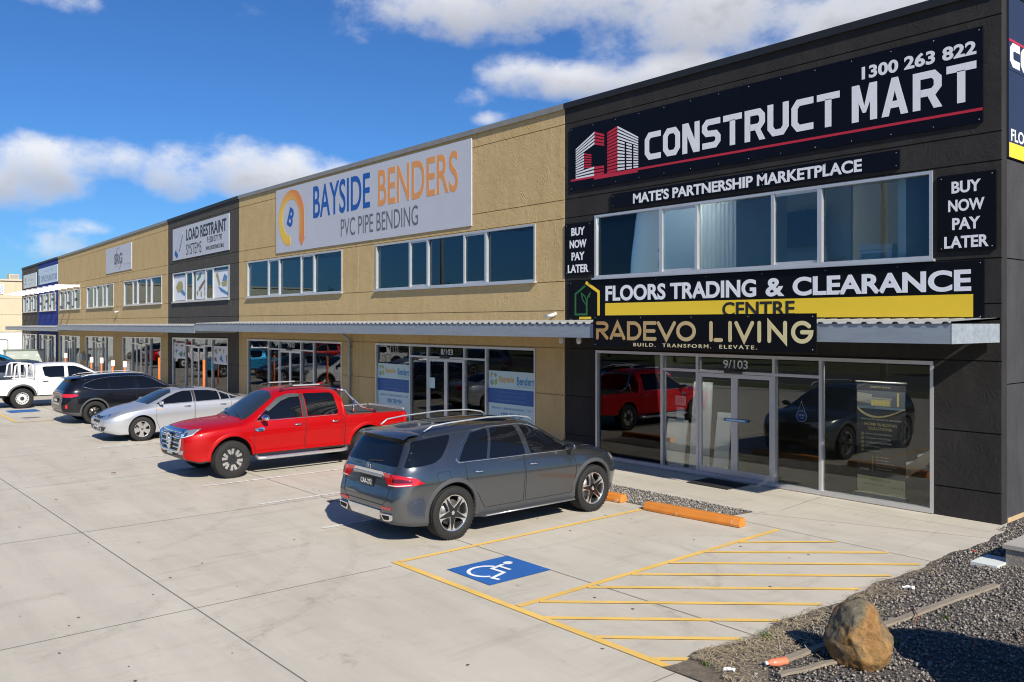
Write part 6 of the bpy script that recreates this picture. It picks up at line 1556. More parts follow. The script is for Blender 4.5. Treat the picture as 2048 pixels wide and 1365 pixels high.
wheel_stop('orange wheel stop lying clear in the empty accessible bay', -9.85, -3.46, -8.0, -3.30)
wheel_stop('orange wheel stop half hidden by the front wheel of the grey suv', -12.3, -3.42, -10.50, -3.34)
wheel_stop('orange wheel stop of the empty bay between grey suv and red pickup', -16.7, -3.42, -14.9, -3.36)

mb = MB(); mb.box(-10.97, -9.98, -.92, -.18, .006, .022); mb.box(-10.90, -10.05, -.85, -.25, .022, .027)
tag(mb.build('door_mat', M_mat), 'black mat lying in front of the sliding doors of the black unit', 'door mat')

def flat_sign(name, label, cat, u0, u1, v0, v1, y, back, thick=.004):
    root = thing(name, label, cat, ((u0 + u1) / 2, y, v0)); f_ = FAC(y)
    b = MB(); b.prism([(u0, v0), (u1, v0), (u1, v1), (u0, v1)], f_, -thick, 0); b.build('sheet', back, root)
    return root, FAC(y - .001)
# pull-up banner behind the right pane
root = thing('pull_up_banner', 'tall black and gold pull-up banner behind the right pane of the black unit', 'banner', (-7.64, .55, .02)); f_ = FAC(.55); fn = FAC(.547)
M_bk = mat('banner black', (.035, .035, .04), .6); M_gold = mat('banner gold', (.52, .42, .20), .6); M_crmp = mat('banner cream', (.60, .55, .33), .6)
b = MB(); b.prism([(-8.10, .08), (-7.17, .08), (-7.17, 2.15), (-8.10, 2.15)], f_, -.003, 0); b.build('sheet', M_bk, root)
b = MB(); b.box(-8.13, -7.14, .47, .63, .02, .085); b.tube([(-8.12, .55, 2.16), (-7.15, .55, 2.16)], .016, 8); b.build('banner_base', M_alu, root)
b = MB(); b.prism([(-8.09, .085), (-7.18, .085), (-7.18, .38), (-8.09, .40)], fn, 0, .001); b.build('lower_band', M_crmp, root)
b = MB(); b.prism([(-8.09, 1.66), (-7.18, 1.66), (-7.18, 2.0), (-8.09, 2.0)], fn, 0, .001, 0); b.prism([(-8.09, 1.78), (-7.80, 1.76), (-7.80, 1.93), (-8.09, 1.96)], fn, .0015, .002, 1); b.prism([(-7.82, 1.72), (-7.45, 1.72), (-7.45, 1.84), (-7.82, 1.84)], fn, .0015, .002, 2)
for k in range(5): b.prism([(-7.81 + k * .07, 1.725), (-7.76 + k * .07, 1.725), (-7.76 + k * .07, 1.83), (-7.81 + k * .07, 1.83)], fn, .0022, .0026, 3)
b.prism([(-7.85, 1.85), (-7.42, 1.84), (-7.42, 1.87), (-7.85, 1.88)], fn, .0022, .0026, 1); b.prism([(-7.33, 1.73), (-7.29, 1.73), (-7.29, 1.98), (-7.33, 1.98)], fn, .0015, .002, 3); b.prism([(-8.09, 1.66), (-7.18, 1.66), (-7.18, 1.70), (-8.09, 1.70)], fn, .0015, .002, 4)
b.build('picture', [mat('dusk sky ink', (.12, .13, .16), .6), mat('pale wall ink', (.34, .33, .31), .6), mat('house ink', (.42, .38, .30), .6), mat('warm window ink', (.62, .50, .16), .6), mat('pool ink', (.16, .24, .32), .6)], root)
b = MB(); top = [(-8.09 + .91 * i / 16, 1.70 - .17 * math.sin(math.pi * (i / 16) ** .8) - .0 * i) for i in range(17)]; bot = [(u, v - .055 * (1 - .7 * i / 16)) for i, (u, v) in enumerate(top)]
b.strip(top, bot, fn, .003, .0034); text(b, 'RADEVO LIVING', -7.83, -7.45, 2.055, 2.085, fn, .001, .002); text(b, 'HOME BUILDING', -7.95, -7.33, 1.345, 1.40, fn, .001, .002, bold=.01); text(b, 'SOLUTIONS', -7.87, -7.42, 1.265, 1.32, fn, .001, .002, bold=.01)
for k in range(5): b.stroke(circ(-7.985, 1.185 - k * .078, .026, 12), .007, fn, .001, .002, closed=True); b.stroke([(-8.0, 1.185 - k * .078), (-7.99, 1.175 - k * .078), (-7.968, 1.20 - k * .078)], .007, fn, .002, .003)
b.stroke([(-7.79, .50), (-7.79, .78)], .006, fn, .001, .002); b.build('gold_print', M_gold, root)
b = MB(); text(b, 'YOUR TRUSTED PARTNER FOR END-TO-END', -8.02, -7.25, 1.45, 1.48, fn, .001, .002)
for k, s in enumerate(('End-to-End Project Delivery', 'Transparent Fixed Pricing', 'Certified & Trusted Trades', 'Custom Designs', 'Premium Outcomes')):
    w = len(s) * .0187; text(b, s, -7.92, -7.92 + w, 1.170 - k * .078, 1.205 - k * .078, fn, .001, .002)
for k, s in enumerate(('New Home Build', 'Home Renovation', 'Commercial Renovation', 'Multi-Dwelling Projects', 'Property Flipping')):
    w = len(s) * .0165; text(b, s, -7.72, -7.72 + w, .755 - k * .055, .78 - k * .055, fn, .001, .002)
text(b, 'SCAN ME', -8.03, -7.86, .50, .54, fn, .001, .002, bold=.02); b.build('white_print', mat('banner white', (.55, .55, .53), .6), root)
b = MB(); text(b, 'REACH OUT TO US!', -7.82, -7.46, .315, .345, fn, .002, .003); text(b, 'info@radevoliving.com.au', -7.98, -7.58, .235, .265, fn, .002, .003); text(b, '+61 434 560 198', -7.47, -7.22, .215, .245, fn, .002, .003); b.build('black_print', M_bk, root)
# poster on the left pane
root, fn = flat_sign('poster', 'tall dark poster with red heading and cream foot, in the black unit left pane', 'poster', -13.73, -12.85, .10, 2.16, .10, mat('smoke sheet', (.045, .042, .042), .5))
b = MB(); b.prism([(-13.72, .11), (-12.86, .11), (-12.86, .38), (-13.72, .40)], fn, 0, .001); b.prism([(-12.87, 1.22), (-12.87, 1.72), (-13.18, 1.70)], fn, 0, .001, 1); b.prism([(-13.4, 1.68), (-12.95, 1.76), (-12.95, 1.72), (-13.4, 1.64)], fn, .001, .002); b.build('lower_band', [M_crmp, M_blind], root)
b = MB(); text(b, 'HOME BUILDING SOLUTIONS', -13.64, -12.95, 1.32, 1.36, fn, .001, .002); b.build('red_print', mat('faded red print', (.34, .05, .04), .6), root)
b = MB(); text(b, 'YOUR TRUSTED PARTNER FOR END-TO-END', -13.6, -13.0, 1.42, 1.445, fn, .001, .002)
for k in range(2):
    z = 1.07 - k * .36; b.prism([(-13.58, z), (-13.46, z), (-13.46, z + .12), (-13.58, z + .12)], fn, .001, .002); b.prism([(-13.42, z + .02), (-13.0, z + .02), (-13.0, z + .09), (-13.42, z + .09)], fn, .001, .002, 1)
    for q in range(3): text(b, 'Custom Designs', -13.6, -13.32, z - .07 - q * .045, z - .045 - q * .045, fn, .001, .002); text(b, 'Fixed Pricing', -13.2, -12.95, z - .07 - q * .045, z - .045 - q * .045, fn, .001, .002)
b.build('white_print', [mat('dim white print', (.42, .42, .42), .6), mat('tan print', (.36, .28, .18), .6)], root)
root, fn = flat_sign('notice', 'white paper notice with red words taped to the glass left of the sliding doors', 'notice', -12.07, -11.79, 1.45, 1.66, .09, M_blind)
b = MB(); text(b, 'PLEASE USE', -11.99, -11.88, 1.60, 1.615, fn, .001, .002); text(b, 'THE SIDE DOOR', -12.02, -11.84, 1.555, 1.575, fn, .001, .002, mi=1); text(b, 'FOR DELIVERIES', -12.02, -11.84, 1.52, 1.535, fn, .001, .002); b.build('print', [M_ltk, M_ltr], root)
root, fn = flat_sign('notice', 'blank white sheet taped below the red worded notice', 'notice', -12.04, -11.82, 1.10, 1.41, .09, M_blind)
root = thing('open_sign', 'round blue sign on a string behind the pane right of the sliding doors', 'sign', (-9.0, .12, 1.34)); fn = FAC(.12)
b = MB(); b.prism(circ(-9.0, 1.45, .115, 28), fn, 0, .006); b.build('disc', M_ltb, root)
b = MB(); b.stroke(circ(-9.0, 1.45, .108, 28), .010, fn, .006, .008, closed=True); text(b, 'OPEN', -9.065, -8.935, 1.45, 1.49, fn, .006, .008, bold=.02); text(b, 'COME IN', -9.02, -8.95, 1.405, 1.43, fn, .006, .008); b.tube([(-9.07, .117, 1.545), (-9.0, .117, 1.74), (-8.93, .117, 1.545)], .003, 5); b.build('lettering', M_ltw, root)
mbs = MB(); mbs.box(-10.72, -10.14, -.012, -.006, 1.225, 1.285, 0); mbs.box(-10.66, -10.20, -.0135, -.0115, 1.24, 1.27, 1)
tag(mbs.build('door_sticker', [mat('sticker blue', (.03, .20, .45), .5), mat('sticker pale', (.55, .65, .75), .5)]), 'blue and white strip sticker across both sliding doors of the black unit', 'sticker')
for lab, x0, x1, h, y, tl in (('tall white board leaning inside the glass left of the sliding doors', -11.98, -11.45, 1.95, .55, .1), ('short white board leaning inside the left sliding door', -11.30, -10.92, 1.32, .5, .12), ('low white board leaning inside beside the dark poster', -12.75, -12.15, 1.05, .6, .14)):
    b = MB(); b.add([(x0, y - tl, .03), (x1, y - tl, .03), (x1 - .03, y + .08, h), (x0, y + .08, h), (x0, y - tl + .03, .03), (x1, y - tl + .03, .03), (x1 - .03, y + .11, h), (x0, y + .11, h)], [(0, 1, 2, 3), (4, 7, 6, 5), (0, 4, 5, 1), (1, 5, 6, 2), (2, 6, 7, 3), (3, 7, 4, 0)])
    tag(b.build('leaning_board', M_blind), lab, 'board')
root = thing('staircase', 'open staircase with pale treads inside, behind the banner', 'stairs', (-7.1, 2.2, .02))
for k in range(9):
    b = MB(); b.box(-8.0 + k * .26, -7.7 + k * .26, 1.7, 2.7, .30 + k * .19, .34 + k * .19); b.build('tread', M_blind, root)
b = MB(); b.add([(-8.2, 1.66, .05), (-7.9, 1.66, .05), (-5.6, 1.66, 1.95), (-5.6, 1.66, 2.2), (-8.2, 1.70, .05), (-7.9, 1.70, .05), (-5.6, 1.70, 1.95), (-5.6, 1.70, 2.2)], [(0, 1, 2, 3), (7, 6, 5, 4), (0, 4, 5, 1), (1, 5, 6, 2), (3, 2, 6, 7), (0, 3, 7, 4)]); b.build('stringer', M_wood, root)
# pipe shop window posters
M_pc = mat('poster pale blue', (.50, .66, .70), .5); M_pb = mat('poster blue', (.012, .095, .33), .5)
for lab, u0, u1 in (('pale blue poster with dark blue band, left pane of the nearer ochre shopfront', -24.46, -22.55), ('pale blue poster with dark blue band, right pane of the nearer ochre shopfront', -18.62, -16.66)):
    root, fn = flat_sign('window_poster', lab, 'poster', u0, u1, .30, 1.95, .046, M_pc); w = u1 - u0; U = lambda t: u0 + t * w
    b = MB(); b.prism([(u0, 1.06), (u1, 1.06), (u1, 1.47), (u0, 1.47)], fn, 0, .001); b.build('blue_band', M_pb, root)
    b = MB(); text(b, 'Bayside', U(.24), U(.56), 1.60, 1.82, fn, .001, .002, bold=.02, mi=0); text(b, 'Benders', U(.62), U(.98), 1.60, 1.82, fn, .001, .002, bold=.02, mi=1)
    text(b, 'PVC Pipe Bending', U(.62), U(.97), 1.53, 1.58, fn, .001, .002, mi=3); text(b, 'electrical  |  telecommunications  |  civil', U(.08), U(.92), .88, .98, fn, .001, .002, mi=1); text(b, '1300 730 954', U(.28), U(.74), .68, .82, fn, .001, .002, bold=.025, mi=1)
    for k, s in enumerate(('specialists in PVC bends and fittings', 'large radius bends in all pipe sizes', 'custom bends made to order')): text(b, s, U(.2), U(.8), 1.35 - k * .11, 1.40 - k * .11, fn, .002, .003, mi=4)
    b.prism([(U(.04), 1.88), (U(.11), 1.90), (U(.07), 1.72)], fn, .001, .002, 0); b.prism(circ(U(.155), 1.83, .06, 12), fn, .001, .002, 3); b.prism(circ(U(.08), 1.62, .075, 12), fn, .001, .002, 3); b.prism([(U(.14), 1.55), (U(.20), 1.58), (U(.19), 1.72), (U(.13), 1.70)], fn, .001, .002, 2)
    b.build('print', [mat('gold print', (.62, .38, .05), .5), mat('mid blue print', (.03, .20, .45), .5), mat('lime print', (.35, .50, .08), .5), mat('teal grey print', (.22, .36, .40), .5), mat('soft blue print', (.10, .25, .50), .5)], root)
root, fn = flat_sign('notice', 'white paper taped to the left sliding door of the nearer ochre shopfront', 'notice', -21.45, -21.15, 1.30, 1.62, .0, M_pc)
# pipes, cameras, lamps
root = thing('downpipe', 'grey downpipe on the wall between the two nearest ochre units', 'downpipe', (-26.13, -.09, 0))
b = MB(); b.tube([(-26.13, -.3, 2.90), (-26.13, -.26, 2.84), (-26.13, -.12, 2.72), (-26.13, -.09, 2.62), (-26.13, -.09, .02)], .052, 12); b.build('pipe', M_gal, root)
b = MB()
for z in (.5, 1.5, 2.4): b.box(-26.20, -26.06, -.10, -.002, z, z + .03)
b.build('bracket', M_alud, root)
def wall_cam(label, x, y, z, cat='security camera', dome=False):
    root = thing('security_camera' if not dome else 'flood_light', label, cat, (x, y, z))
    b = MB(); b.lathe([(.05, 0), (.05, -.02), (.02, -.03)], 12, c=(x, y, z), axis='y'); b.tube([(x, y - .02, z), (x, y - .10, z - .01), (x - .04, y - .14, z - .03)], .015, 6); b.build('bracket', M_ltw, root)
    b = MB(); b.tube([(x + .06, y - .12, z - .02), (x - .15, y - .18, z - .07)], .042, 10); b.lathe([(.045, 0), (.045, .01), (.001, .012)], 10, c=(x + .055, y - .12, z - .025), axis='x'); b.build('housing', M_ltw, root)
wall_cam('white security camera on the ochre wall just above the awning', -15.85, -.002, 3.50)
wall_cam('white floodlight on the far ochre unit between two upper windows', -53.35, -.002, 3.98, 'floodlight', True)
for lab, x in (('white camera hanging under the awning at the edge of the black unit', -15.15), ('white camera under the awning behind the gold lettered sign', -14.55), ('small white camera under the awning of the dark grey unit', -44.2)):
    root = thing('security_camera', lab, 'security camera', (x, -.45, 2.80)); b = MB(); b.lathe([(.035, .16), (.06, .14), (.06, .06), (.05, .02), (.02, 0), (.001, 0)], 14, c=(x, -.45, 2.76)); b.tube([(x, -.45, 2.9), (x, -.45, 3.02)], .02, 6); b.build('housing', M_ltw, root)
    b = MB(); b.lathe([(.028, 0), (.024, -.012), (.001, -.014)], 10, c=(x, -.45, 2.762)); b.build('lens', M_under, root)
def post(label, x, h, tagged, y=-2.6):
    root = thing('marker_post', label, 'marker post', (x, y, 0), 0, 'orange marker posts')
    b = MB(); b.tube([(x, y, 0), (x, y, h)], .045, 10); b.lathe([(.09, 0), (.09, .02), (.05, .03)], 12, c=(x, y, 0)); b.build('shaft', M_post, root)
    if tagged: b = MB(); b.box(x - .08, x + .08, y - .055, y - .045, h - .30, h - .02); b.box(x + .045, x + .055, y - .08, y + .08, h - .30, h - .02); b.build('tag', M_tag, root)
for lab, x, h, t in (('orange post with white tag, leftmost of the row, in front of the narrow ochre unit', -54.31, 1.57, True), ('orange post with white tag, second of the row from the left', -48.85, 1.5, True), ('orange post with white tag, third of the row from the left', -46.95, 1.53, True), ('orange post with white tag, fourth of the row from the left', -44.97, 1.46, True), ('orange post with white tag nearest to the roof of the black suv', -43.03, 1.48, True), ('plain thin orange post before the dark grey pillar', -38.1, 1.78, False), ('plain tall orange post in front of the dark grey shopfront', -32.9, 1.85, False)): post(lab, x, h, t)
root = thing('meter_box', 'grey meter box on the ochre pillar behind the marker posts', 'meter box', (-60.7, -.1, .9)); b = MB(); b.box(-61.2, -60.45, -.22, -.002, .85, 1.28); b.build('case', M_alud, root); b = MB(); b.box(-61.16, -60.49, -.228, -.221, .88, 1.25); b.build('door', M_gal, root)
# white sunshade arms
for k in range(11):
    x = -62.0 - k * 1.72; root = thing('sunshade_arm', 'white steel arm of the sunshade row jutting from the far units', 'sunshade arm', (x, 0, 6.0), 0, 'white sunshade arms')
    b = MB(); b.add([(x - .04, -.002, 5.98), (x + .04, -.002, 5.98), (x + .04, -.002, 6.16), (x - .04, -.002, 6.16), (x - .04, -1.5, 6.05), (x + .04, -1.5, 6.05), (x + .04, -1.5, 6.14), (x - .04, -1.5, 6.14)], [(0, 1, 2, 3), (7, 6, 5, 4), (0, 4, 5, 1), (1, 5, 6, 2), (2, 6, 7, 3), (3, 7, 4, 0)]); b.build('blade', M_ltw, root, warp=True)
    b = MB(); b.box(x - .1, x + .1, -.012, -.001, 5.95, 6.19); b.build('wall_plate', M_alu, root, warp=True)
# far left: cream hall, cabinets, gate
root = thing('industrial_hall', 'cream walled hall beyond the far left end of the row', 'building', (-102, -9, 0))
b = MB(); b.box(-118, -92, -32, 15, 2.5, 7.3); b.build('wall', M_crm, root); b = MB(); b.box(-118.2, -91.85, -32.2, 15.2, 7.3, 7.45); b.build('parapet', mat('cream trim', (.55, .48, .36), .7), root)
b = MB(); b.box(-117.9, -92.1, -31.9, 14.9, 0, 2.5); b.build('base_wall', M_wgr, root); b = MB()
for z in (4.1, 5.6): b.box(-91.995, -91.98, -32, 15, z, z + .025)
b.build('panel_joint', M_cap, root)
root = thing('wall_sign', 'white square sign with a blue ring on the cream hall', 'sign', (-91.9, .3, 6.1)); fs = SIDE(-91.97); b = MB(); b.prism([(-.6, 6.05), (.72, 6.05), (.72, 6.92), (-.6, 6.92)], fs, 0, .05); b.build('sign_panel', M_ltw, root)
b = MB(); b.stroke(circ(.28, 6.48, .33, 24), .06, fs, .052, .06, closed=True); text(b, 'M', .12, .42, 6.35, 6.62, fs, .052, .06, bold=.02); b.build('lettering', mat('soft blue ink', (.15, .28, .45), .5), root)
root = thing('rooftop_unit', 'small beige air conditioner on the roof of the cream hall', 'air conditioner', (-93, 1.6, 7.45)); b = MB(); b.box(-93.4, -92.4, 1.2, 2.05, 7.46, 7.95); b.build('case', M_crm, root); b = MB()
for k in range(6): b.box(-92.398, -92.385, 1.26, 2.0, 7.52 + k * .065, 7.55 + k * .065)
b.build('vent', M_alud, root)
root = thing('service_cabinet', 'long pale green steel cabinet behind the parked cars at far left', 'cabinet', (-68.4, -2.05, 0)); b = MB(); b.box(-68.9, -68.0, -3.25, -.86, .05, 1.36); b.build('case', M_cabi, root); b = MB(); b.box(-68.95, -67.94, -3.3, -.81, 1.36, 1.44); b.build('lid', mat('cabinet lid', (.16, .19, .17), .5), root)
for k in range(3):
    y0 = -3.23 + k * .79; b = MB(); b.box(-67.998, -67.985, y0 + .01, y0 + .77, .12, 1.33); d = b.build('door', M_cabi, root); b = MB(); b.box(-67.984, -67.98, y0 + .25, y0 + .52, .98, 1.06); b.build('label', M_tag, d)
root = thing('planter_box', 'low white box between the green cabinet and the ochre shopfront', 'planter', (-61.5, -2.4, 0)); b = MB(); b.box(-62.2, -61.4, -2.9, -1.5, 0, .62); b.build('case', M_ltw, root); b = MB(); b.box(-62.24, -61.36, -2.94, -1.46, .62, .68); b.build('rim', M_wgr, root)
root = thing('gate', 'thin black metal gate with rounded corners before the pale wall', 'gate', (-84, -1.6, 0))
b = MB(); P = [(-84, -2.9, .05), (-84, -2.9, 1.75), (-84, -2.85, 1.86), (-84, -2.75, 1.9), (-84, -.5, 1.9), (-84, -.4, 1.86), (-84, -.35, 1.75), (-84, -.35, .05)]; b.tube(P, .03, 6); b.build('frame', M_plast, root); b = MB(); b.tube([(-84, -1.6, .05), (-84, -1.6, 1.9)], .025, 6); b.tube([(-84, -2.9, .4), (-84, -.35, .4)], .02, 6); b.build('bar', M_plast, root); b = MB(); b.tube([(-84, -3.05, 0), (-84, -3.05, 2.1)], .05, 8); b.build('gate_post', M_plast, root)

# ---------------------------------------------------------------- boulder, planks and litter
def boulder(label, loc, size, seed, flat=.0):
    r = np.random.default_rng(seed); bm = bmesh.new(); bmesh.ops.create_icosphere(bm, subdivisions=5, radius=1.0)
    from mathutils import noise as NZ
    planes = [(Vector(p).normalized(), d) for p, d in (((-.35, -.75, .45), .80), ((.65, -.55, .15), .80), ((-.8, -.1, .25), .86), ((.2, -.2, 1), .93), ((.75, .1, .55), .78), ((0, -1, -.3), .86), ((.3, .8, .3), .8), ((-.6, .5, .5), .82))]
    for v in bm.verts:
        p = v.co.normalized(); d = 1.0
        for n, q in planes:
            c = p.dot(n)
            if c > .01: d = min(d, q / c)
        n1 = NZ.fractal(p * 1.7 + Vector((seed, 0, 0)), 1.0, 2.0, 5); n2 = NZ.fractal(p * 7.0 + Vector((0, seed, 0)), .8, 2.1, 5); 
        d = d * (1 + .07 * n1 + .032 * n2)
        v.co = Vector((p.x * d * size[0], p.y * d * size[1], p.z * d * size[2]))
        t = v.co.z / size[2]
        if t > 0: v.co.x *= 1 - .07 * t; v.co.y *= 1 - .06 * t
    mnz = min(v.co.z for v in bm.verts)
    for v in bm.verts: v.co.z += size[2] * .80
    me = bpy.data.meshes.new('boulder'); bm.to_mesh(me); bm.free()
    for p in me.polygons: p.use_smooth = True
    o = bpy.data.objects.new('boulder', me); link(o); o.location = loc; me.materials.append(M_rock)
    tag(o, label, 'boulder'); return o
M_rock = bpy.data.materials.new('iron stained rock'); M_rock.use_nodes = True
nt = M_rock.node_tree; b = nt.nodes['Principled BSDF']; b.inputs['Roughness'].default_value = .85; b.inputs['Specular IOR Level'].default_value = .2; N = nt.nodes.new; Lk = nt.links.new
tc = N('ShaderNodeTexCoord')
n1 = N('ShaderNodeTexNoise'); n1.inputs['Scale'].default_value = 2.6; n1.inputs['Detail'].default_value = 6; n1.inputs['Distortion'].default_value = .4; Lk(tc.outputs['Object'], n1.inputs['Vector'])
r1 = N('ShaderNodeValToRGB'); e = r1.color_ramp.elements; e[0].position = .40; e[0].color = (.17, .155, .12, 1); e[1].position = .62; e[1].color = (.29, .145, .06, 1)
x = e.new(.49); x.color = (.33, .20, .085, 1); Lk(n1.outputs['Fac'], r1.inputs[0])
n2 = N('ShaderNodeTexNoise'); n2.inputs['Scale'].default_value = 18; n2.inputs['Detail'].default_value = 8; n2.inputs['Roughness'].default_value = .7; Lk(tc.outputs['Object'], n2.inputs['Vector'])
r2 = N('ShaderNodeValToRGB'); r2.color_ramp.elements[0].position = .3; r2.color_ramp.elements[0].color = (.5, .48, .45, 1); r2.color_ramp.elements[1].position = .62; r2.color_ramp.elements[1].color = (1.1, 1.08, 1.0, 1); Lk(n2.outputs['Fac'], r2.inputs[0])
mx = N('ShaderNodeMix'); mx.data_type = 'RGBA'; mx.blend_type = 'MULTIPLY'; mx.inputs[0].default_value = 1; Lk(r1.outputs[0], mx.inputs[6]); Lk(r2.outputs[0], mx.inputs[7]); Lk(mx.outputs[2], b.inputs['Base Color'])
bp = N('ShaderNodeBump'); bp.inputs['Strength'].default_value = .9; bp.inputs['Distance'].default_value = .03; Lk(n2.outputs['Fac'], bp.inputs['Height']); Lk(bp.outputs[0], b.inputs['Normal'])
boulder('brown and orange boulder standing on the gravel at the slab corner', (-4.06, -7.16, 0), (.325, .28, .345), 3)
boulder('unseen boulder added beyond the right edge of the frame to cast a shadow', (-1.75, -6.75, 0), (.75, .9, .95), 9)  # unseen stand-in, added to throw shade across the gravel
def plank(label, p0, p1, w, t, z0=.035, z1=.035):
    a = Vector((*p0, z0)); c = Vector((*p1, z1)); d = (c - a).normalized(); n = Vector((-d.y, d.x, 0)).normalized() * w / 2; u = Vector((0, 0, t))
    b = MB(); k = 8; vs = []
    for i in range(k + 1):
        q = a.lerp(c, i / k) + Vector((0, 0, .006 * math.sin(i * 1.3))); j_ = random.uniform(.95, 1.05)
        vs += [q - n * j_, q + n * j_, q + n * j_ + u, q - n * j_ + u]
    b.add(vs, [(i * 4 + j, i * 4 + (j + 1) % 4, i * 4 + 4 + (j + 1) % 4, i * 4 + 4 + j) for i in range(k) for j in range(4)] + [(3, 2, 1, 0), (k * 4, k * 4 + 1, k * 4 + 2, k * 4 + 3)])
    tag(b.build('plank', M_wood), label, 'plank')
plank('long grey weathered plank lying on the gravel behind the boulder', (-4.52, -7.72), (-4.12, -3.62), .075, .03, .03, .035)
plank('short dark plank lying in the shade left of the boulder', (-4.35, -8.05), (-4.18, -7.35), .06, .025)
root = thing('plastic_bottle', 'crushed orange plastic bottle with white cap at the end of the plank', 'bottle', (-4.50, -7.84, .05))
b = MB(); ax = Vector((.10, .22, .0)).normalized(); c0 = Vector((-4.545, -7.965, .075))
def lat(prof, mi=0):
    n = ax.cross(Vector((0, 0, 1))).normalized(); m = Vector((0, 0, 1)); vs = []; s = 18
    for r_, h in prof:
        for k in range(s):
            t = 2 * math.pi * k / s; vs.append(c0 + ax * h + n * (r_ * math.cos(t) * 1.12) + m * (r_ * math.sin(t) * .85 * (1 + .10 * math.sin(h * 70 + k))))
    return vs, [(i * s + k, i * s + (k + 1) % s, (i + 1) * s + (k + 1) % s, (i + 1) * s + k) for i in range(len(prof) - 1) for k in range(s)]
v, f = lat([(.001, .235), (.036, .23), (.042, .21), (.040, .17), (.044, .15), (.043, .09), (.038, .06), (.022, .035), (.017, .02)]); b.add(v, f, 0, True); b.build('shell', mat('orange bottle plastic', (.80, .22, .12), .25, coat=.5), root)
b = MB(); v, f = lat([(.017, .022), (.021, .020), (.021, .0), (.001, -.002)]); b.add(v, f, 0, True); b.build('cap', M_ltw, root)
def litter(name, label, cat, x, y, sx, sy, m, h=.02, rot=0.0, seed=1):
    r = np.random.default_rng(seed); b = MB(); n = 5; c, s = math.cos(rot), math.sin(rot); vs = []
    for i in range(n + 1):
        for j in range(n + 1):
            u = (i / n - .5) * sx; w = (j / n - .5) * sy; vs.append((x + u * c - w * s, y + u * s + w * c, .035 + h * r.random()))
    vs2 = [(a, b2, z - .004) for a, b2, z in vs]; m_ = n + 1
    b.add(vs + vs2, [(i * m_ + j, (i + 1) * m_ + j, (i + 1) * m_ + j + 1, i * m_ + j + 1) for i in range(n) for j in range(n)] + [(m_ * m_ + i * m_ + j, m_ * m_ + i * m_ + j + 1, m_ * m_ + (i + 1) * m_ + j + 1, m_ * m_ + (i + 1) * m_ + j) for i in range(n) for j in range(n)])
    tag(b.build(name, m, fix=False), label, cat)
litter('crushed_can', 'crushed pale can on the dirt near the slab edge', 'can', -4.78, -4.55, .13, .055, M_alu, .035, .8, 2)
litter('paper_scrap', 'crumpled white scrap left of the orange bottle', 'litter', -4.72, -8.28, .10, .06, M_blind, .03, .4, 3)
litter('leaf', 'red leaf on the gravel by the slab edge near the black wall', 'leaf', -4.95, -2.15, .07, .04, mat('red leaf', (.40, .08, .05), .6), .015, .2, 4)
litter('leaf', 'small dry leaf on the open paving left of the grey suv', 'leaf', -19.6, -9.55, .10, .05, mat('dry leaf', (.22, .10, .06), .7), .012, 1.2, 5)
def twig(label, pts):
    b = MB(); b.tube(pts, [.007] * (len(pts) - 1) + [.003], 5); tag(b.build('twig', mat('red bark', (.28, .10, .05), .8)), label, 'twig')
twig('red twig lying across the long plank', [(-4.36, -5.35, .075), (-4.22, -5.55, .08), (-4.12, -5.85, .06)])
twig('thin red twig at the right edge of the gravel', [(-3.35, -5.2, .05), (-3.15, -5.5, .055), (-3.02, -5.75, .05)])
twig('short red twig right of the boulder shadow', [(-3.55, -5.75, .05), (-3.45, -6.05, .055), (-3.38, -6.2, .05)])
root = thing('pit_cover', 'square concrete pit with a lid standing in the gravel by the wall', 'pit', (-4.1, -1.75, 0)); b = MB(); b.box(-4.42, -3.6, -2.5, -1.6, -.05, .24); b.build('rim', mat('old concrete', (.30, .27, .23), .9, var=.2, bump=.4, bscale=30), root); b = MB(); b.box(-4.45, -3.56, -2.53, -1.56, .244, .30); b.build('lid', mat('pit lid', (.38, .35, .31), .85, var=.15), root); b = MB(); b.box(-4.75, -4.42, -2.80, -2.25, .0, .055); b.build('apron', M_wgr, root)
# small dark specks, leaves and gum spots on the paving
def specks():
    r = np.random.default_rng(21); b = MB()
    for i in range(150):
        x = -4.9 - 22 * r.random() ** 1.2; y = -14.5 + 11 * r.random(); 
        if x > -9 and r.random() < .4: continue
        s = r.uniform(.006, .02); a0 = r.uniform(0, 6)
        b.add([(x + s * r.uniform(.6, 1.5) * math.cos(a0 + k * 1.047), y + s * r.uniform(.6, 1.2) * math.sin(a0 + k * 1.047), .007) for k in range(6)], [(0, 1, 2, 3, 4, 5)])
    o = b.build('debris', mat('dark speck', (.09, .085, .08), .9), origin=(-14, -9, 0), fix=False); o['kind'] = 'stuff'
specks()
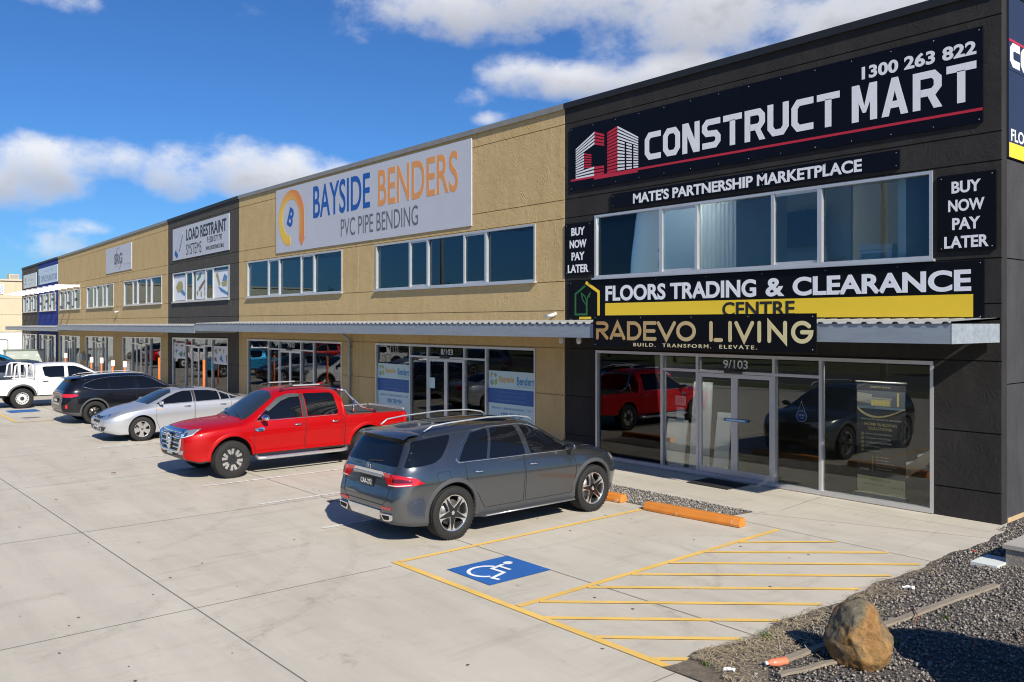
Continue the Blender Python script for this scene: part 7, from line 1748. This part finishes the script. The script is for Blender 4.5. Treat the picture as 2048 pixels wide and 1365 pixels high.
# ---------------------------------------------------------------- office upstairs
def person(label, loc, rz):
    root = thing('person', label, 'person', loc, rz)
    J = [((0, 0, .93), .135), ((0, 0, 1.05), .125), ((0, .01, 1.22), .135), ((0, .0, 1.38), .135), ((0, -.01, 1.47), .065), ((0, .01, 1.55), .058), ((.0, .02, 1.62), .082), ((0, .02, 1.71), .088), ((0, .01, 1.77), .06)]
    E = [(0, 1), (1, 2), (2, 3), (3, 4), (4, 5), (5, 6), (6, 7), (7, 8)]
    for s in (1, -1):
        k = len(J); J += [((s * .17, 0, 1.40), .062), ((s * .225, .01, 1.26), .050), ((s * .24, .04, 1.12), .043), ((s * .20, .20, 1.05), .036), ((s * .16, .27, 1.03), .026)]; E += [(3, k), (k, k + 1), (k + 1, k + 2), (k + 2, k + 3), (k + 3, k + 4)]
        h = k + 4
        for f in range(4): q = len(J); J += [((s * (.185 - .02 * f), .31, 1.03), .0095), ((s * (.185 - .02 * f), .345, 1.015), .008)]; E += [(h, q), (q, q + 1)]
        q = len(J); J += [((s * .13, .285, 1.04), .0095), ((s * .115, .31, 1.03), .008)]; E += [(h, q), (q, q + 1)]
        q = len(J); J += [((s * .095, 0, .86), .092), ((s * .10, .02, .50), .062), ((s * .10, -.01, .10), .043), ((s * .105, .06, .045), .04), ((s * .11, .14, .035), .032)]; E += [(0, q), (q, q + 1), (q + 1, q + 2), (q + 2, q + 3), (q + 3, q + 4)]
    me = bpy.data.meshes.new('body'); me.from_pydata([j_[0] for j_ in J], E, []); o = bpy.data.objects.new('body', me); link(o)
    sk = o.modifiers.new('skin', 'SKIN')
    for i, j_ in enumerate(J): me.skin_vertices[0].data[i].radius = (j_[1], j_[1] * (.72 if i in (0, 1, 2, 3) else 1)); 
    me.skin_vertices[0].data[0].use_root = True
    sb = o.modifiers.new('sub', 'SUBSURF'); sb.levels = 2
    dg = bpy.context.evaluated_depsgraph_get(); nm = bpy.data.meshes.new_from_object(o.evaluated_get(dg)); o.modifiers.clear(); o.data = nm; o.parent = root
    for m in (mat('skin', (.45, .27, .19), .6), mat('blue shirt', (.16, .26, .46), .8), mat('stone trousers', (.36, .31, .24), .8), M_plast): nm.materials.append(m)
    for p in nm.polygons:
        c = p.center; p.use_smooth = True
        p.material_index = 3 if c.z < .09 else 2 if c.z < .95 else (1 if c.z < 1.47 and c.y < .16 else 0)
    b = MB(); vs = []
    for i in range(9):
        for k in range(16):
            th = math.pi * .5 * i / 8; a = 2 * math.pi * k / 16; vs.append((.098 * math.cos(a) * math.cos(th), .0 + .105 * math.sin(a) * math.cos(th) - .012, 1.70 + .115 * math.sin(th) - (.06 if math.sin(a) < .2 else -.02) * math.cos(th)))
    b.add(vs, [(i * 16 + k, i * 16 + (k + 1) % 16, (i + 1) * 16 + (k + 1) % 16, (i + 1) * 16 + k) for i in range(8) for k in range(16)], 0, True); b.build('hair', mat('dark hair', (.02, .015, .012), .7), root, world=False)
    b = MB()
    for s in (1, -1): b.lathe([(.012, 0), (.008, .006), (.001, .008)], 10, c=(s * .032, .097, 1.675), axis='y')
    b.lathe([(.014, 0), (.010, .022), (.001, .028)], 8, c=(0, .098, 1.64), axis='y'); b.box(-.022, .022, .088, .099, 1.598, 1.606, 1); b.build('face', [mat('eye', (.03, .02, .02), .3), mat('lip', (.35, .14, .12), .6)], root, world=False)
    for s in (1, -1): pass
person('person in a blue shirt standing inside the upper left window of the black unit', (-13.05, .85, 3.32), R(-70))
root = thing('photocopier', 'white office copier behind the right upper window of the black unit', 'copier', (-7.65, .75, 3.32)); b = MB(); b.box(-7.98, -7.38, .45, 1.05, 3.32, 4.62); b.build('case', M_blind, root); b = MB(); b.box(-8.0, -7.36, .43, 1.07, 4.625, 4.72); b.build('lid', M_room, root); b = MB(); b.box(-7.95, -7.5, .435, .449, 4.48, 4.56); b.build('control_panel', M_alud, root)
def tube_light(label, x0, x1, y, z, e):  # the board, banner and curtain tubes are added to brighten those things
    root = thing('ceiling_light', label, 'light', ((x0 + x1) / 2, y, z)); b = MB(); b.box(x0, x1, y - .07, y + .07, z + .03, z + .07); b.build('batten', M_ltw, root)
    b = MB(); b.tube([(x0 + .03, y, z), (x1 - .03, y, z)], .022, 8); b.build('tube', mat('lit tube %s' % e, (.9, .9, .9), .5, emit=((1.0, .97, .90), e)), root)
for lab, x0, x1, y, z, e in (('lit fluorescent tube over the dark poster inside the black unit', -13.9, -12.4, .32, 2.75, 45), ('added lit tube brightening the white boards inside the black unit', -12.0, -10.5, .32, 2.75, 45), ('added lit tube brightening the pull-up banner inside the black unit', -8.6, -6.9, .32, 2.75, 90),
    ('lit fluorescent tube upstairs above the person in the blue shirt', -13.9, -12.9, 1.6, 6.2, 80), ('added lit tube backlighting the pale curtains upstairs in the black unit', -12.3, -10.95, .95, 6.1, 55), ('lit fluorescent tube inside the right pane of the nearer ochre shopfront', -18.0, -17.2, 1.6, 2.6, 10)): tube_light(lab, x0, x1, y, z, e)
M_tyremark = bpy.data.materials.new('tyre scuff'); M_tyremark.use_nodes = True
nt = M_tyremark.node_tree; nt.nodes.clear(); N = nt.nodes.new; Lk = nt.links.new
o_ = N('ShaderNodeOutputMaterial'); mx = N('ShaderNodeMixShader'); t_ = N('ShaderNodeBsdfTransparent'); d_ = N('ShaderNodeBsdfDiffuse'); d_.inputs[0].default_value = (.12, .115, .11, 1)
tc = N('ShaderNodeTexCoord'); n_ = N('ShaderNodeTexNoise'); n_.inputs['Scale'].default_value = 9; n_.inputs['Detail'].default_value = 6; n_.inputs['Roughness'].default_value = .75; Lk(tc.outputs['Object'], n_.inputs['Vector'])
mr = N('ShaderNodeMapRange'); mr.inputs[1].default_value = .42; mr.inputs[2].default_value = .72; mr.inputs[4].default_value = .11; Lk(n_.outputs['Fac'], mr.inputs[0]); Lk(mr.outputs[0], mx.inputs[0]); Lk(t_.outputs[0], mx.inputs[1]); Lk(d_.outputs[0], mx.inputs[2]); Lk(mx.outputs[0], o_.inputs[0])
tm = MB(); r = np.random.default_rng(5)
for (cx, cy, rad, a0, a1) in ((-7.2, -9.3, 2.2, 40, 75), (-7.0, -9.5, 2.3, 42, 78), (-5.6, -9.6, 2.5, 60, 95), (-8.8, -7.2, 2.6, 20, 70), (-8.6, -7.4, 2.5, 25, 80), (-6.8, -5.2, 1.6, 100, 150), (-13.5, -13.5, 5.5, 20, 75), (-14.2, -13.9, 5.5, 25, 70), (-18, -14, 6.2, 30, 80), (-24, -13, 4.5, 30, 90), (-9.4, -12.2, 1.4, 30, 70), (-11.6, -13.6, 2.4, 10, 60)):
    w = r.uniform(.10, .17); n = 22; z = .0055 + r.uniform(0, .001)
    A = [R(a0 + (a1 - a0) * i / n) for i in range(n + 1)]
    P = [(cx + (rad - w / 2) * math.cos(a), cy + (rad - w / 2) * math.sin(a), z) for a in A] + [(cx + (rad + w / 2) * math.cos(a), cy + (rad + w / 2) * math.sin(a), z) for a in A]
    tm.add(P, [(i, i + 1, n + 2 + i, n + 1 + i) for i in range(n)])
o = tm.build('tyre_mark', M_tyremark, origin=(-12, -9, 0), fix=False); o['kind'] = 'stuff'
# ---------------------------------------------------------------- across the road, mirrored in the glass
mb = MB(); mb.add([(-400, -38, .006), (120, -38, .006), (120, -26, .006), (-400, -26, .006)], [(0, 1, 2, 3)]); struct(mb.build('road', mat('asphalt', (.05, .05, .052), .9, var=.15), fix=False))
mb = MB(); mb.add([(-400, -60, .006), (120, -60, .006), (120, -38.2, .006), (-400, -38.2, .006)], [(0, 1, 2, 3)]); mb.add([(-400, -25.8, .006), (120, -25.8, .006), (120, -22.5, .006), (-400, -22.5, .006)], [(0, 1, 2, 3)]); struct(mb.build('verge', mat('verge grass', (.075, .085, .03), .95, var=.4, vscale=2), fix=False))
LEAF = [mat('leaf dark', (.025, .05, .015), .6), mat('leaf mid', (.05, .085, .025), .6), mat('leaf light', (.08, .11, .04), .6)]
def tree_mesh(seed, h):
    r = np.random.default_rng(seed); vs = []; fs = []; ms = []
    cl = [(r.normal(0, h * .17), r.normal(0, h * .17), h * r.uniform(.35, .95), h * r.uniform(.10, .18)) for _ in range(16)]
    for (cx, cy, cz, cr) in cl:
        for _ in range(150):
            d = r.normal(0, 1, 3); d /= np.linalg.norm(d); p = np.array((cx, cy, cz)) + d * cr * r.uniform(.5, 1.05); a = r.normal(0, 1, 3); a /= np.linalg.norm(a); b_ = np.cross(a, d); b_ /= (np.linalg.norm(b_) + 1e-6); s = r.uniform(.12, .26)
            k = len(vs); vs += [tuple(p - a * s), tuple(p + b_ * s * .5), tuple(p + a * s), tuple(p - b_ * s * .5)]; fs.append((k, k + 1, k + 2, k + 3)); ms.append(int(r.integers(0, 3)))
    me = bpy.data.meshes.new('crown'); me.from_pydata(vs, [], fs)
    for m in LEAF: me.materials.append(m)
    me.polygons.foreach_set('material_index', ms); return me
crowns = [tree_mesh(31, 6.5), tree_mesh(32, 8.0)]
tb = MB(); tb.tube([(0, 0, 0), (.1, .05, 1.5), (.0, .1, 3.0), (.2, 0, 5)], [.2, .16, .12, .04], 8); tb.tube([(0, .1, 2.4), (.8, .5, 4.2)], [.09, .03], 6); tb.tube([(0, .08, 2.2), (-.9, -.4, 4.0)], [.09, .03], 6)
trunk0 = None
for i in range(12):
    x = 6 - i * 13.5 + (i % 3) * 2.2; y = -42 - (i % 2) * 4
    root = thing('street_tree', 'bushy green tree across the road, mirrored in the shop glass', 'tree', (x, y, 0), i * .9, 'street trees across the road')
    if trunk0 is None: trunk0 = tb.build('trunk', mat('bark', (.12, .09, .07), .9), root, world=False)
    else: t = trunk0.copy(); COL.objects.link(t); t.parent = root
    c = bpy.data.objects.new('crown', crowns[i % 2]); link(c, root)
root = thing('warehouse', 'long dark green shed across the road, mirrored in the shop glass', 'building', (-60, -58, 0)); b = MB(); b.box(-150, 40, -66, -54, 0, 5.2); b.build('wall', mat('dark green steel', (.05, .065, .05), .6, var=.15), root); b = MB(); b.add([(-151, -53.4, 5.2), (41, -53.4, 5.2), (41, -60, 6.6), (-151, -60, 6.6), (-151, -66.6, 5.2), (41, -66.6, 5.2)], [(0, 1, 2, 3), (3, 2, 5, 4)]); b.build('roof', M_roofsh, root, fix=False)
for lab, x, y, h in (('timber power pole across the lot, mirrored in the upper windows of the ochre unit', -56, -25.2, 11.5), ('timber power pole across the lot, mirrored in the glass of the black unit', -18.6, -23.0, 11.5)):
    root = thing('power_pole', lab, 'power pole', (x, y, 0)); b = MB(); b.tube([(x, y, 0), (x, y, h)], [.19, .13], 10); b.build('pole', M_wood, root); b = MB(); b.box(x - .06, x + .06, y - 1.2, y + 1.2, h - .9, h - .78); b.build('crossarm', M_wood, root)
    for k in range(4):
        b = MB(); b.lathe([(.04, 0), (.06, .05), (.03, .12)], 8, c=(x, y - 1.05 + k * .7, h - .78)); b.build('insulator', M_plg, root)
for k in range(4):
    b = MB(); yy = -24.1 - 1.05 + k * .7; P = []
    for i in range(41):
        x = 45 - i * 4.5; s = ((x + 18.6) % 37.4) / 37.4; P.append((x, yy, 10.7 - 1.0 * 4 * s * (1 - s)))
    b.tube(P, .014, 5); tag(b.build('power_line', M_plast), 'black overhead wire strung between the power poles', 'power line', 'overhead wires across the lot')
